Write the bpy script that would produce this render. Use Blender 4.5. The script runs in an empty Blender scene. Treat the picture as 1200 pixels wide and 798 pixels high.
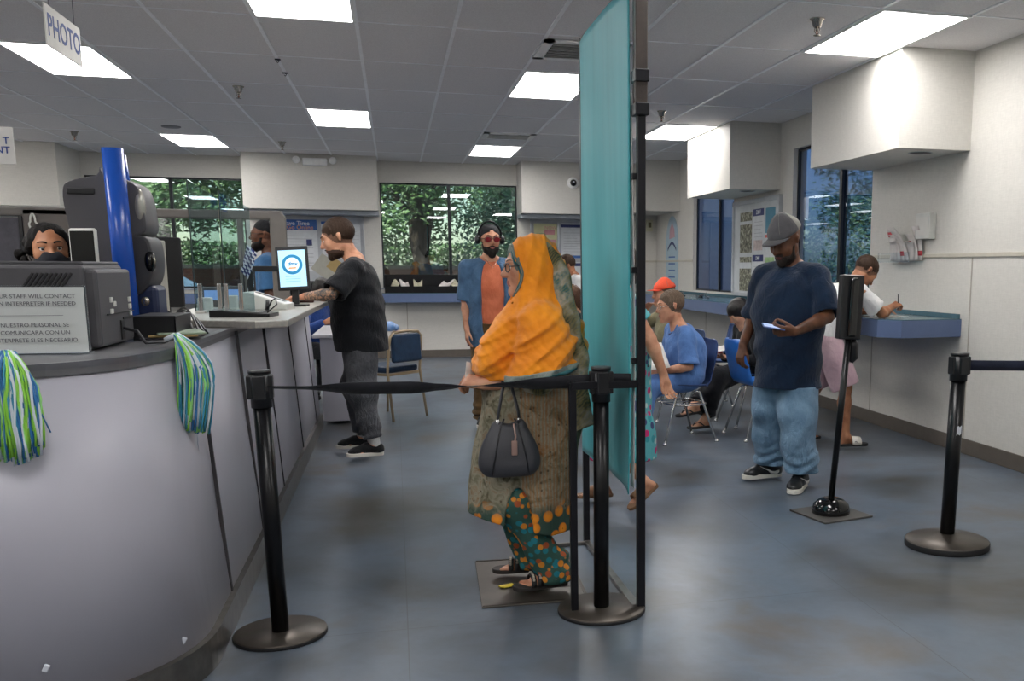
import bpy, bmesh, math, random
import numpy as np
from mathutils import Vector, Matrix
random.seed(7)
C = bpy.context.scene.collection
PI = math.pi
def V3(*a): return np.array(a, dtype=float)
def unit(v):
    v = np.array(v, float); return v/np.linalg.norm(v)

# ------------------------------------------------------------------ materials
def lin(c):
    if isinstance(c, str):
        c = [int(c[i:i+2], 16)/255 for i in (0, 2, 4)]
    return tuple((x/12.92 if x <= .04045 else ((x+.055)/1.055)**2.4) for x in c)+(1,)
MATS = {}
class NT:
    def __init__(s, name):
        m = bpy.data.materials.new(name); m.use_nodes = True; s.m = m; s.t = m.node_tree
        s.n = s.t.nodes; s.p = s.n['Principled BSDF']; s.out = s.n['Material Output']; s.co = None
    def node(s, typ, **kw):
        n = s.n.new(typ)
        for k, v in kw.items():
            if hasattr(n, k): setattr(n, k, v)
        return n
    def link(s, a, b): s.t.links.new(a, b)
    def coord(s):
        if s.co is None: s.co = s.node('ShaderNodeTexCoord')
        return s.co.outputs['Object']
    def mapped(s, scale=(1, 1, 1), rot=(0, 0, 0)):
        mp = s.node('ShaderNodeMapping'); mp.inputs['Scale'].default_value = scale
        mp.inputs['Rotation'].default_value = rot; s.link(s.coord(), mp.inputs['Vector']); return mp.outputs[0]
    def noise(s, scale=5, detail=3, rough=.5, vec=None, dist=0):
        n = s.node('ShaderNodeTexNoise'); n.inputs['Scale'].default_value = scale
        n.inputs['Detail'].default_value = detail; n.inputs['Roughness'].default_value = rough
        n.inputs['Distortion'].default_value = dist
        s.link(vec if vec is not None else s.coord(), n.inputs['Vector']); return n.outputs['Fac']
    def ramp(s, fac, stops, interp='LINEAR'):
        r = s.node('ShaderNodeValToRGB'); r.color_ramp.interpolation = interp
        e = r.color_ramp.elements
        while len(e) < len(stops): e.new(.5)
        for i, (p, c) in enumerate(stops):
            e[i].position = p; e[i].color = lin(c) if isinstance(c, str) else c
        s.link(fac, r.inputs['Fac']); return r.outputs['Color']
    def mix(s, fac, a, b, mode='MIX'):
        n = s.node('ShaderNodeMix'); n.data_type = 'RGBA'; n.blend_type = mode
        for inp, v in ((n.inputs[0], fac), (n.inputs[6], a), (n.inputs[7], b)):
            if isinstance(v, str): inp.default_value = lin(v)
            elif isinstance(v, (int, float)): inp.default_value = v
            elif isinstance(v, tuple): inp.default_value = v
            else: s.link(v, inp)
        return n.outputs[2]
    def math(s, op, a, b=None, clamp=False):
        n = s.node('ShaderNodeMath'); n.operation = op; n.use_clamp = clamp
        for i, v in enumerate((a, b)):
            if v is None: continue
            if isinstance(v, (int, float)): n.inputs[i].default_value = v
            else: s.link(v, n.inputs[i])
        return n.outputs[0]
    def sep(s, vec=None):
        n = s.node('ShaderNodeSeparateXYZ'); s.link(vec if vec is not None else s.coord(), n.inputs[0]); return n.outputs
    def bump(s, h, strength=.3, dist=.01):
        b = s.node('ShaderNodeBump'); b.inputs['Strength'].default_value = strength
        b.inputs['Distance'].default_value = dist; s.link(h, b.inputs['Height'])
        s.link(b.outputs[0], s.p.inputs['Normal'])
    def base(s, c):
        i = s.p.inputs['Base Color']
        if isinstance(c, (str, tuple)): i.default_value = lin(c) if isinstance(c, str) else c
        else: s.link(c, i)
    def set(s, rough=None, metal=None, spec=None, **kw):
        if rough is not None:
            if isinstance(rough, (int, float)): s.p.inputs['Roughness'].default_value = rough
            else: s.link(rough, s.p.inputs['Roughness'])
        if metal is not None: s.p.inputs['Metallic'].default_value = metal
        if spec is not None: s.p.inputs['Specular IOR Level'].default_value = spec
        for k, v in kw.items(): s.p.inputs[k.replace('_', ' ')].default_value = v
def mat(name, col, rough=.5, metal=0, var=.06, scale=14, bump=0, bscale=200, spec=.5, emit=None):
    """procedural material: base colour with a soft noise variation and optional bump"""
    if name in MATS: return MATS[name]
    t = NT(name); c = lin(col)
    d = tuple(x*(1-var) for x in c[:3])+(1,); l = tuple(min(1, x*(1+var)) for x in c[:3])+(1,)
    t.base(t.ramp(t.noise(scale, 3), [(.3, d), (.7, l)]))
    t.set(rough=rough, metal=metal, spec=spec)
    if bump: t.bump(t.noise(bscale, 2), bump, .003)
    if emit:
        t.p.inputs['Emission Color'].default_value = lin(emit[0]); t.p.inputs['Emission Strength'].default_value = emit[1]
    MATS[name] = t.m; return t.m
def cloth(name, col, col2=None, rough=.9, weave=600, fold=9, var=.1, bump=.5):
    if name in MATS: return MATS[name]
    t = NT(name); c = lin(col); c2 = lin(col2) if col2 else tuple(x*(1-var*2) for x in c[:3])+(1,)
    t.base(t.ramp(t.noise(fold, 5, .6, dist=.6), [(.3, c2), (.62, c)]))
    t.set(rough=rough, spec=.25); t.p.inputs['Sheen Weight'].default_value = .12
    a = t.noise(22, 4, .6, vec=t.mapped((1, 1, .55)), dist=1.2); b = t.noise(weave, 1)
    t.bump(t.math('ADD', a, t.math('MULTIPLY', b, .08)), bump, .02)
    MATS[name] = t.m; return t.m

# ------------------------------------------------------------------ objects and tags
def tag(o, label=None, cat=None, group=None, kind=None):
    if label: o['label'] = label
    if cat: o['category'] = cat
    if group: o['group'] = group
    if kind: o['kind'] = kind
    return o
def thing(name, label, cat, loc=(0, 0, 0), rotz=0, group=None):
    o = bpy.data.objects.new(name, None); C.objects.link(o); o.empty_display_size = .1
    o.location = loc; o.rotation_euler = (0, 0, rotz); return tag(o, label, cat, group)
def copy_tree(o, parent=None, label=None):
    c = o.copy(); C.objects.link(c); c.parent = parent
    if label: c['label'] = label
    for ch in list(o.children): copy_tree(ch, c)
    return c

class MB:
    """collects shapes into one mesh"""
    def __init__(s): s.bm = bmesh.new(); s.mi = 0
    def _mark(s, n0):
        s.bm.faces.ensure_lookup_table()
        for f in s.bm.faces[n0:]: f.material_index = s.mi
    def box(s, x0, x1, y0, y1, z0, z1, bevel=0, rot=None, seg=2):
        b = bmesh.new(); bmesh.ops.create_cube(b, size=1)
        cx, cy, cz = (x0+x1)/2, (y0+y1)/2, (z0+z1)/2
        for v in b.verts: v.co = Vector((v.co.x*(x1-x0), v.co.y*(y1-y0), v.co.z*(z1-z0)))
        if bevel: bmesh.ops.bevel(b, geom=b.edges[:], offset=bevel, segments=seg, profile=.5, affect='EDGES', clamp_overlap=True)
        M = Matrix.Translation((cx, cy, cz))
        if rot is not None: M = M @ rot.to_4x4()
        b.transform(M); s.merge(b); return s
    def merge(s, b):
        n0 = len(s.bm.faces); vm = [s.bm.verts.new(v.co) for v in b.verts]
        b.verts.index_update()
        for f in b.faces:
            try: nf = s.bm.faces.new([vm[v.index] for v in f.verts]); nf.smooth = f.smooth
            except ValueError: pass
        b.free(); s._mark(n0)
    def tube(s, pts, r, n=10, cap=True, r2=None, closed=False):
        pts = [Vector(p) for p in pts]; m = len(pts); n0 = len(s.bm.faces); rings = []
        up = None
        for i, p in enumerate(pts):
            if closed: d = pts[(i+1) % m]-pts[i-1]
            else: d = pts[min(i+1, m-1)]-pts[max(i-1, 0)]
            d.normalize()
            if up is None:
                up = d.orthogonal().normalized()
            up = (up-d*up.dot(d))
            if up.length < 1e-6: up = d.orthogonal()
            up.normalize(); sd = d.cross(up)
            rr = r[i] if isinstance(r, (list, tuple)) else r
            rr2 = rr if r2 is None else r2
            rings.append([s.bm.verts.new(p+(up*math.cos(a)*rr+sd*math.sin(a)*rr2)) for a in [2*PI*k/n for k in range(n)]])
        L = m if closed else m-1
        for i in range(L):
            A, B = rings[i], rings[(i+1) % m]
            for k in range(n):
                f = s.bm.faces.new((A[k], A[(k+1) % n], B[(k+1) % n], B[k])); f.smooth = True
        if cap and not closed:
            s.bm.faces.new(rings[0][::-1]); s.bm.faces.new(rings[-1])
        s._mark(n0); return s
    def cyl(s, p0, p1, r, r2=None, n=20): return s.tube([p0, p1], [r, r if r2 is None else r2], n)
    def lathe(s, prof, c=(0, 0, 0), n=36, R=None):
        n0 = len(s.bm.faces); rings = []
        for (r, z) in prof:
            ring = []
            for k in range(n):
                a = 2*PI*k/n; v = Vector((r*math.cos(a), r*math.sin(a), z))
                if R is not None: v = R @ v
                ring.append(s.bm.verts.new(v+Vector(c)))
            rings.append(ring)
        for A, B in zip(rings, rings[1:]):
            for k in range(n):
                f = s.bm.faces.new((A[k], A[(k+1) % n], B[(k+1) % n], B[k])); f.smooth = True
        if prof[0][0] > 1e-6: s.bm.faces.new(rings[0][::-1])
        if prof[-1][0] > 1e-6: s.bm.faces.new(rings[-1])
        s._mark(n0); return s
    def prism(s, poly, z0, z1, bevel=0, M=None, smooth=False):
        """2D polygon extruded along z, then moved by matrix M"""
        b = bmesh.new()
        bot = [b.verts.new((x, y, z0)) for x, y in poly]; top = [b.verts.new((x, y, z1)) for x, y in poly]
        b.faces.new(bot[::-1]); b.faces.new(top); m = len(poly)
        for i in range(m):
            f = b.faces.new((bot[i], bot[(i+1) % m], top[(i+1) % m], top[i])); f.smooth = smooth
        bmesh.ops.recalc_face_normals(b, faces=b.faces[:])
        if bevel: bmesh.ops.bevel(b, geom=[e for e in b.edges if abs(e.verts[0].co.z-e.verts[1].co.z) < 1e-6], offset=bevel, segments=2, profile=.5, affect='EDGES', clamp_overlap=True)
        if M is not None: b.transform(M)
        s.merge(b); return s
    def grid(s, P, smooth=True, th=0):
        """P[i][j] points as a sheet; th gives it thickness"""
        n0 = len(s.bm.faces); vs = [[s.bm.verts.new(p) for p in row] for row in P]
        fs = []
        for i in range(len(P)-1):
            for j in range(len(P[0])-1):
                f = s.bm.faces.new((vs[i][j], vs[i+1][j], vs[i+1][j+1], vs[i][j+1])); f.smooth = smooth; fs.append(f)
        if th:
            s.bm.normal_update()
            r = bmesh.ops.solidify(s.bm, geom=fs, thickness=th)
        s._mark(n0); return s
    def ball(s, c, r, n=16, R=None):
        if not isinstance(r, (tuple, list)): r = (r, r, r)
        b = bmesh.new(); bmesh.ops.create_uvsphere(b, u_segments=n, v_segments=max(6, n//2+2), radius=1)
        for f in b.faces: f.smooth = True
        M = Matrix.Diagonal((*r, 1))
        if R is not None: M = R.to_4x4() @ M
        b.transform(Matrix.Translation(c) @ M); s.merge(b); return s
    def build(s, name, mats, parent=None, loc=None, rot=None, smooth=False):
        me = bpy.data.meshes.new(name); s.bm.to_mesh(me); s.bm.free()
        for m in (mats if isinstance(mats, (list, tuple)) else [mats]): me.materials.append(m)
        o = bpy.data.objects.new(name, me); C.objects.link(o)
        if parent is not None: o.parent = parent
        if loc is not None: o.location = loc
        if rot is not None: o.rotation_euler = rot
        if smooth:
            for p in me.polygons: p.use_smooth = True
        return o
def struct(name, mb, m, parent=None):
    o = mb.build(name, m, parent)
    if parent is None: o['kind'] = 'structure'
    return o

def text_part(name, txt, size, m, parent, M, depth=.001, align='CENTER', spacing=1.0, shear=0, bold=0):
    """lettering as a thin mesh; M maps text plane (x right, y up, z out)"""
    cu = bpy.data.curves.new(name, 'FONT'); cu.body = txt; cu.size = size; cu.extrude = depth
    cu.align_x = align; cu.align_y = 'CENTER'; cu.space_line = spacing; cu.shear = shear; cu.offset = bold
    cu.resolution_u = 3
    to = bpy.data.objects.new(name, cu); C.objects.link(to)
    dg = bpy.context.evaluated_depsgraph_get(); me = bpy.data.meshes.new_from_object(to.evaluated_get(dg))
    bpy.data.objects.remove(to); bpy.data.curves.remove(cu)
    me.transform(M); me.name = name; me.materials.clear(); me.materials.append(m)
    o = bpy.data.objects.new(name, me); C.objects.link(o); o.parent = parent; return o
def frameM(origin, xdir, ydir):
    x = Vector(xdir).normalized(); y = Vector(ydir).normalized(); z = x.cross(y).normalized()
    M = Matrix((x, y, z)).transposed().to_4x4(); M.translation = Vector(origin); return M

# ------------------------------------------------------------------ implicit surfaces (for people, clothes, hair)
def smin(a, b, k):
    if k <= 0: return np.minimum(a, b)
    h = np.clip(.5+.5*(b-a)/k, 0, 1); return b*(1-h)+a*h-k*h*(1-h)
class Cap:
    def __init__(s, a, b, ra, rb=None, sq=None, cut=False, hollow=0, cuta=False):
        s.a = np.array(a, float); s.b = np.array(b, float); s.ra = ra; s.rb = ra if rb is None else rb
        s.sq = None
        if sq is not None: s.sq = (unit(sq[0]), sq[1])
        s.cut = cut; s.hollow = hollow; s.cuta = cuta
        r = max(s.ra, s.rb); s.lo = np.minimum(s.a, s.b)-r*1.05; s.hi = np.maximum(s.a, s.b)+r*1.05
    def __call__(s, P):
        q = P-s.a; ab = s.b-s.a; div = 1
        if s.sq is not None:
            n, f = s.sq; q = q+(q@n)[..., None]*n*(f-1); ab = ab+(ab@n)*n*(f-1); div = max(f, 1)
        L2 = max(ab@ab, 1e-12); t = (q@ab)/L2; tc = np.clip(t, 0, 1)
        d = (np.linalg.norm(q-tc[..., None]*ab, axis=-1)-(s.ra+(s.rb-s.ra)*tc))
        L = math.sqrt(L2)
        if s.hollow:
            inner = np.maximum(d+s.hollow, (1-t)*L-.05)
            inner = np.maximum(inner, -(1.3-t)*L*0-1)
            d = np.maximum(d, -inner)
        if s.cut: d = np.maximum(d, (t-1)*L)
        if s.cuta: d = np.maximum(d, -t*L)
        return d/div
class Ell:
    def __init__(s, c, r, R=None):
        s.c = np.array(c, float); s.r = np.array(r if hasattr(r, '__len__') else (r, r, r), float); s.R = R
        m = s.r.max(); s.lo = s.c-m; s.hi = s.c+m
    def __call__(s, P):
        q = P-s.c
        if s.R is not None: q = q@s.R
        return (np.linalg.norm(q/s.r, axis=-1)-1)*s.r.min()
class Slab:
    def __init__(s, p, n): s.p = np.array(p, float); s.n = unit(n); s.lo = s.hi = None
    def __call__(s, P): return (P-s.p)@s.n
class Fld:
    def __init__(s): s.ops = []
    def cap(s, a, b, ra, rb=None, k=.02, **kw): s.ops.append(('u', Cap(a, b, ra, rb, **kw), k)); return s
    def ell(s, c, r, k=.02, R=None): s.ops.append(('u', Ell(c, r, R), k)); return s
    def add(s, f, k=.01): s.ops.append(('f', f, k)); return s
    def sub(s, prim, k=.005): s.ops.append(('s', prim, k)); return s
    def clip(s, p, n): s.ops.append(('c', Slab(p, n), 0)); return s
    def disp(s, fn): s.ops.append(('d', fn, 0)); return s
    def grow(s, r): s.ops.append(('d', lambda P: -r, 0)); return s
    def bounds(s):
        lo = np.full(3, 1e9); hi = -lo
        for t, p, k in s.ops:
            if t == 'u': lo = np.minimum(lo, p.lo-k*.3); hi = np.maximum(hi, p.hi+k*.3)
            elif t == 'f': l, h = p.bounds(); lo = np.minimum(lo, l); hi = np.maximum(hi, h)
        return lo, hi
    def ev(s, P, Cn, rad):
        D = np.full(P.shape[:-1], .35)
        for t, p, k in s.ops:
            if t == 'u':
                if rad > 1e3: D = smin(D, p(P), k); continue
                ix = np.nonzero(p(Cn) < rad+k+.04)[0]
                if len(ix): D[ix] = smin(D[ix], p(P[ix]), k)
            elif t == 'f':
                if rad > 1e3: D = smin(D, p.ev(P, Cn, rad), k); continue
                dc = p.ev(Cn[:, None, :], Cn, 1e9)[:, 0]; ix = np.nonzero(dc < rad+k+.04)[0]
                if len(ix): D[ix] = smin(D[ix], p.ev(P[ix], Cn[ix], rad), k)
            elif t == 's': D = -smin(-D, p(P), k)
            elif t == 'c': D = np.maximum(D, p(P))
            elif t == 'd': D = D+p(P)
        return D
def polygonize(f, h):
    B = 8; lo, hi = f.bounds(); lo = lo-3*h
    nb = np.maximum(1, np.ceil((hi+3*h-lo)/(B*h)).astype(int))
    g = np.stack(np.meshgrid(*[np.arange(n) for n in nb], indexing='ij'), -1).reshape(-1, 3)
    rad = B*h*math.sqrt(3)/2
    Cn = lo+(g+.5)*B*h
    dc = f.ev(Cn[:, None, :], Cn, 1e9)[:, 0]
    act = np.abs(dc) < rad*1.9+.02; g = g[act]; Cn = Cn[act]
    ar = np.arange(B+1); L = np.stack(np.meshgrid(ar, ar, ar, indexing='ij'), -1)
    GI = g[:, None, None, None, :]*B+L
    P = (lo+GI*h).reshape(len(g), -1, 3)
    D = np.concatenate([f.ev(P[i:i+400], Cn[i:i+400], rad) for i in range(0, len(g), 400)]).reshape(len(g), B+1, B+1, B+1)
    offs = [(i, j, k) for i in (0, 1) for j in (0, 1) for k in (0, 1)]
    corner = np.stack([D[:, i:i+B, j:j+B, k:k+B] for i, j, k in offs], -1)
    neg = corner < 0; m = neg.any(-1) & ~neg.all(-1)
    cv = corner[m]; ci = GI[:, :B, :B, :B, :][m]
    acc = np.zeros((len(cv), 3)); cnt = np.zeros(len(cv)); O = np.array(offs, float)
    for a in range(8):
        for b in range(a+1, 8):
            if np.abs(O[a]-O[b]).sum() != 1: continue
            va, vb = cv[:, a], cv[:, b]; c = (va < 0) != (vb < 0)
            t = np.where(c, va/np.where(c, va-vb, 1), 0)
            acc += np.where(c[:, None], O[a]+t[:, None]*(O[b]-O[a]), 0); cnt += c
    Vt = lo+(ci+acc/cnt[:, None])*h
    N = nb*B+2
    key = lambda c: (c[..., 0]*N[1]+c[..., 1])*N[2]+c[..., 2]
    ks = key(ci); order = np.argsort(ks); ks = ks[order]; Vt = Vt[order]
    quads = []
    for ax in range(3):
        s1 = [slice(0, B)]*3; s2 = list(s1); s2[ax] = slice(1, B+1)
        A = D[(slice(None), *s1)]; Bv = D[(slice(None), *s2)]; c = (A < 0) != (Bv < 0)
        cell = GI[:, :B, :B, :B, :][c]; sg = A[c] < 0
        u = np.zeros(3, int); v = np.zeros(3, int); u[(ax+1) % 3] = 1; v[(ax+2) % 3] = 1
        q = np.stack([key(cell-u-v), key(cell-v), key(cell), key(cell-u)], -1)
        ix = np.clip(np.searchsorted(ks, q), 0, len(ks)-1); ok = (ks[ix] == q).all(-1)
        ix = ix[ok]; sg = sg[ok]; ix[~sg] = ix[~sg][:, ::-1]; quads.append(ix)
    Q = np.concatenate(quads)
    # light smoothing removes grid stepping
    for w in (.5, .5):
        S = np.zeros_like(Vt); n = np.zeros(len(Vt))
        for a in range(4):
            np.add.at(S, Q[:, a], Vt[Q[:, (a+1) % 4]]+Vt[Q[:, (a+3) % 4]]); np.add.at(n, Q[:, a], 2)
        n[n == 0] = 1; Vt = Vt*(1-w)+w*S/n[:, None]
    return Vt, Q
def fld_obj(name, f, h, mats, parent=None, pick=None, loc=None):
    Vt, Q = polygonize(f, h)
    me = bpy.data.meshes.new(name); me.vertices.add(len(Vt)); me.vertices.foreach_set('co', Vt.astype(np.float32).ravel())
    me.loops.add(len(Q)*4); me.loops.foreach_set('vertex_index', Q.astype(np.int32).ravel())
    me.polygons.add(len(Q)); me.polygons.foreach_set('loop_start', np.arange(len(Q), dtype=np.int32)*4)
    me.polygons.foreach_set('use_smooth', np.ones(len(Q), bool))
    for m in (mats if isinstance(mats, (list, tuple)) else [mats]): me.materials.append(m)
    if pick is not None: me.polygons.foreach_set('material_index', pick(Vt[Q].mean(1)).astype(np.int32))
    me.update(calc_edges=True); me.validate()
    o = bpy.data.objects.new(name, me); C.objects.link(o)
    if parent is not None: o.parent = parent
    if loc is not None: o.location = loc
    return o
def folds(amp, freq, d=(0, 0, 1), warp=.5, seed=0.):
    d = unit(d); e = unit(np.cross(d, (0.31, .9, .2))); g = np.cross(d, e)
    def fn(P):
        x, y, z = P@d, P@e, P@g
        w = np.sin(7*y+seed)*.6+np.sin(5.3*z+1.7*seed+2*x)*.5
        return amp*(np.sin(freq*x+warp*4*w)*.6+np.sin(freq*.53*x+freq*.4*y+3*w+seed)*.4-.55)
    return fn

def pleats(amp, freq, d, warp=.4, seed=0., wt=None):
    """crisp cloth ridges across direction d"""
    d = unit(d); e = unit(np.cross(d, (1, .02, .03)))
    def fn(P):
        x, y = P@d, P@e; ph = freq*x+warp*(3*np.sin(4.2*y+seed)+2*np.sin(P[..., 0]*9+seed*2)+1.5*np.sin(9*y+2*x*8))
        v = 1-np.abs(np.sin(ph*.5))**.75+.35*np.sin(ph*.31+seed)
        r = -amp*v
        return r if wt is None else r*wt(P)
    return fn
# ------------------------------------------------------------------ human figures
def rotm(yaw=0, pitch=0, roll=0):
    """columns: right, forward, up of a head or chest frame; yaw + turns left, pitch + tips the face down"""
    cy, sy = math.cos(math.radians(yaw)), math.sin(math.radians(yaw)); cp, sp = math.cos(math.radians(pitch)), math.sin(math.radians(pitch))
    cr, sr = math.cos(math.radians(roll)), math.sin(math.radians(roll))
    Z = np.array([[cy, -sy, 0], [sy, cy, 0], [0, 0, 1]]); X = np.array([[1, 0, 0], [0, cp, sp], [0, -sp, cp]])
    Y = np.array([[cr, 0, sr], [0, 1, 0], [-sr, 0, cr]])
    return Z@X@Y
def head_pt(J, x, y, z): return J['hc']+J['HR']@(np.array([x, y, z])*J['hs'])
def head_field(J, nose=1.0, jaw=1.0):
    f = Fld(); R = J['HR']; s = J['hs']; P = lambda x, y, z: head_pt(J, x, y, z); E3 = lambda *r: tuple(v*s for v in r)
    f.ell(P(0, -.014, .034), E3(.075, .094, .083), R=R, k=.01)
    f.ell(P(0, .028, -.015), E3(.061, .066, .085), R=R, k=.03*s)
    f.ell(P(0, .028, -.066), E3(.053*jaw, .050, .040), R=R, k=.025*s)
    f.cap(P(-.048*jaw, -.005, -.05), P(-.016, .066, -.094), .016*s, .015*s, k=.025*s)
    f.cap(P(.048*jaw, -.005, -.05), P(.016, .066, -.094), .016*s, .015*s, k=.025*s)
    f.ell(P(0, .074, -.098), .016*s, k=.02*s)
    for e in (-1, 1):
        f.ell(P(e*.041, .058, -.020), .021*s, k=.022*s)
        f.cap(P(e*.010, .087, .030), P(e*.042, .074, .030), .009*s, .008*s, k=.015*s)
        f.sub(Ell(P(e*.031, .098, .009), E3(.019, .014, .012), R), .012*s)
        f.ell(P(e*.0315, .0755, .008), E3(.015, .013, .0115), R=R, k=.004*s)
        f.cap(P(e*.074, -.012, -.012), P(e*.080, -.014, .020), .009*s, .013*s, k=.006*s, sq=(R@V3(1, .25*e, 0), 1.7))
    f.cap(P(0, .086, .022), P(0, .108, -.020), .0075*s, .0115*s*nose, k=.010*s)
    f.ell(P(0, .108, -.024), .0115*s*nose, k=.006*s)
    for e in (-1, 1): f.ell(P(e*.011, .097, -.026), .0085*s*nose, k=.006*s)
    f.cap(P(-.019, .084, -.054), P(.019, .084, -.054), .0065*s, k=.006*s)
    f.ell(P(0, .091, -.054), E3(.014, .007, .006), R=R, k=.006*s)
    f.ell(P(0, .088, -.065), E3(.017, .008, .007), R=R, k=.005*s)
    return f
def hand_field(w, D, N, T, s=1.0, curl=(30, 30, 30), thumb=(.6, .5, .2), spread=.5, clen=1.0, per=None):
    """w wrist, D towards the fingers, N the way the palm faces, T the thumb side"""
    D, N = unit(D), None if N is None else unit(N); T = unit(T); N = unit(N-D*(N@D)); T = unit(T-D*(T@D)-N*(T@N))
    f = Fld(); off = (.029, .010, -.010, -.028); ln = (.040, .045, .042, .033)
    for i in range(4):
        K = w+(D*.088+T*off[i]-N*.002)*s
        f.cap(w+(D*.012+T*off[i]*.55)*s, K, .0135*s, .0115*s, k=.012)
    f.cap(w+(D*.03+T*.012+N*.008)*s, w+(D*.06-T*.014+N*.008)*s, .014*s, k=.012)
    fin = Fld()
    for i in range(4):
        p = w+(D*.090+T*off[i]-N*.002)*s; a = 0; L = ln[i]*s*clen; c = per[i] if per else curl
        d0 = unit(D+T*(off[i]*spread*3))
        one = Fld()
        for j, (m, r0, r1) in enumerate(((1, .0098, .0086), (.68, .0086, .0078), (.52, .0078, .0062))):
            a += math.radians(c[j]); d = unit(d0*math.cos(a)+N*math.sin(a)); q = p+d*L*m
            one.cap(p, q, r0*s, r1*s, k=.002); p = q
        fin.add(one, .001)
    f.add(fin, .006)
    p = w+(D*.022+T*.022+N*.006)*s; th = Fld()
    d = unit(D*thumb[0]+T*thumb[1]*1.3+N*thumb[2]); q = p+d*.042*s; th.cap(p, q, .0145*s, .0115*s, k=.003)
    d2 = unit(d*.9+D*.35+N*thumb[2]*.5-T*.15); r = q+d2*.033*s; th.cap(q, r, .0112*s, .0098*s, k=.003)
    d3 = unit(d2+D*.25+N*thumb[2]*.4-T*.15); th.cap(r, r+d3*.025*s, .0098*s, .0078*s, k=.003)
    f.add(th, .010)
    return f
def ik(a, b, l1, l2, hint):
    d = b-a; L = np.linalg.norm(d); 
    if L > (l1+l2)*.995: b = a+d/L*(l1+l2)*.995; d = b-a; L = np.linalg.norm(d)
    x = (l1*l1-l2*l2+L*L)/(2*L); hgt = math.sqrt(max(l1*l1-x*x, 0)); u = d/L
    hn = np.array(hint, float); hn = hn-u*(hn@u); return a+u*x+unit(hn)*hgt, b
def joints(S=1.0, **kw):
    """rest joints of a standing adult; y forward, x right, z up, S scales 1.75 m"""
    J = dict(S=S, pelvis=V3(0, 0, .95), belly=V3(0, .005, 1.10), chest=V3(0, 0, 1.29), neck=V3(0, -.01, 1.475),
             hipw=.088, shw=.185, g=1.0, wid=1.0, hs=S, yaw=0, pitch=0, roll=0, ch=(0, 0, 0),
             hips=None, ua=.29, fa=.25, th=.43, sh=.42)
    for k in ('pelvis', 'belly', 'chest', 'neck'):
        J[k] = (np.array(kw.pop(k), float) if k in kw else J[k]*S)
    J.update(kw)
    S = J['S']; J['CR'] = rotm(*J['ch']); R = J['CR']
    top = J['chest']+(J['neck']-J['chest'])*.62
    J['rs'] = top+R@V3(J['shw']*S, 0, 0); J['ls'] = top+R@V3(-J['shw']*S, 0, 0)
    PR = rotm(J.get('pyaw', 0), 0, 0); J['PR'] = PR
    J['rh'] = J['pelvis']+PR@V3(J['hipw']*S, 0, -.02*S); J['lh'] = J['pelvis']+PR@V3(-J['hipw']*S, 0, -.02*S)
    J['HR'] = rotm(J['yaw'], J['pitch'], J['roll'])
    if 'hc' not in kw: J['hc'] = J['neck']+(V3(0, .02, .06)+J['HR']@V3(0, .008, .092))*J['hs']
    for side in 'rl':
        e = 1 if side == 'r' else -1
        if side+'w' not in kw: J[side+'w'] = J[side+'s']+R@V3(e*.06, .05, -.53)*S
        J[side+'w'] = np.array(J[side+'w'], float)
        J[side+'e'], J[side+'w'] = ik(J[side+'s'], J[side+'w'], J['ua']*S, J['fa']*S, J.get(side+'eh', R@V3(e*.4, -1, -.3)))
        if side+'a' not in kw: J[side+'a'] = V3(e*.10*S, 0, .075*S)
        J[side+'a'] = np.array(J[side+'a'], float)
        J[side+'k'], J[side+'a'] = ik(J[side+'h'], J[side+'a'], J['th']*S, J['sh']*S, J.get(side+'kh', V3(e*.15, 1, .1)))
        if side+'f' not in kw: J[side+'f'] = V3(e*.15, 1, 0)
        J[side+'f'] = unit(np.array(J[side+'f'], float))
    return J
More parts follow.
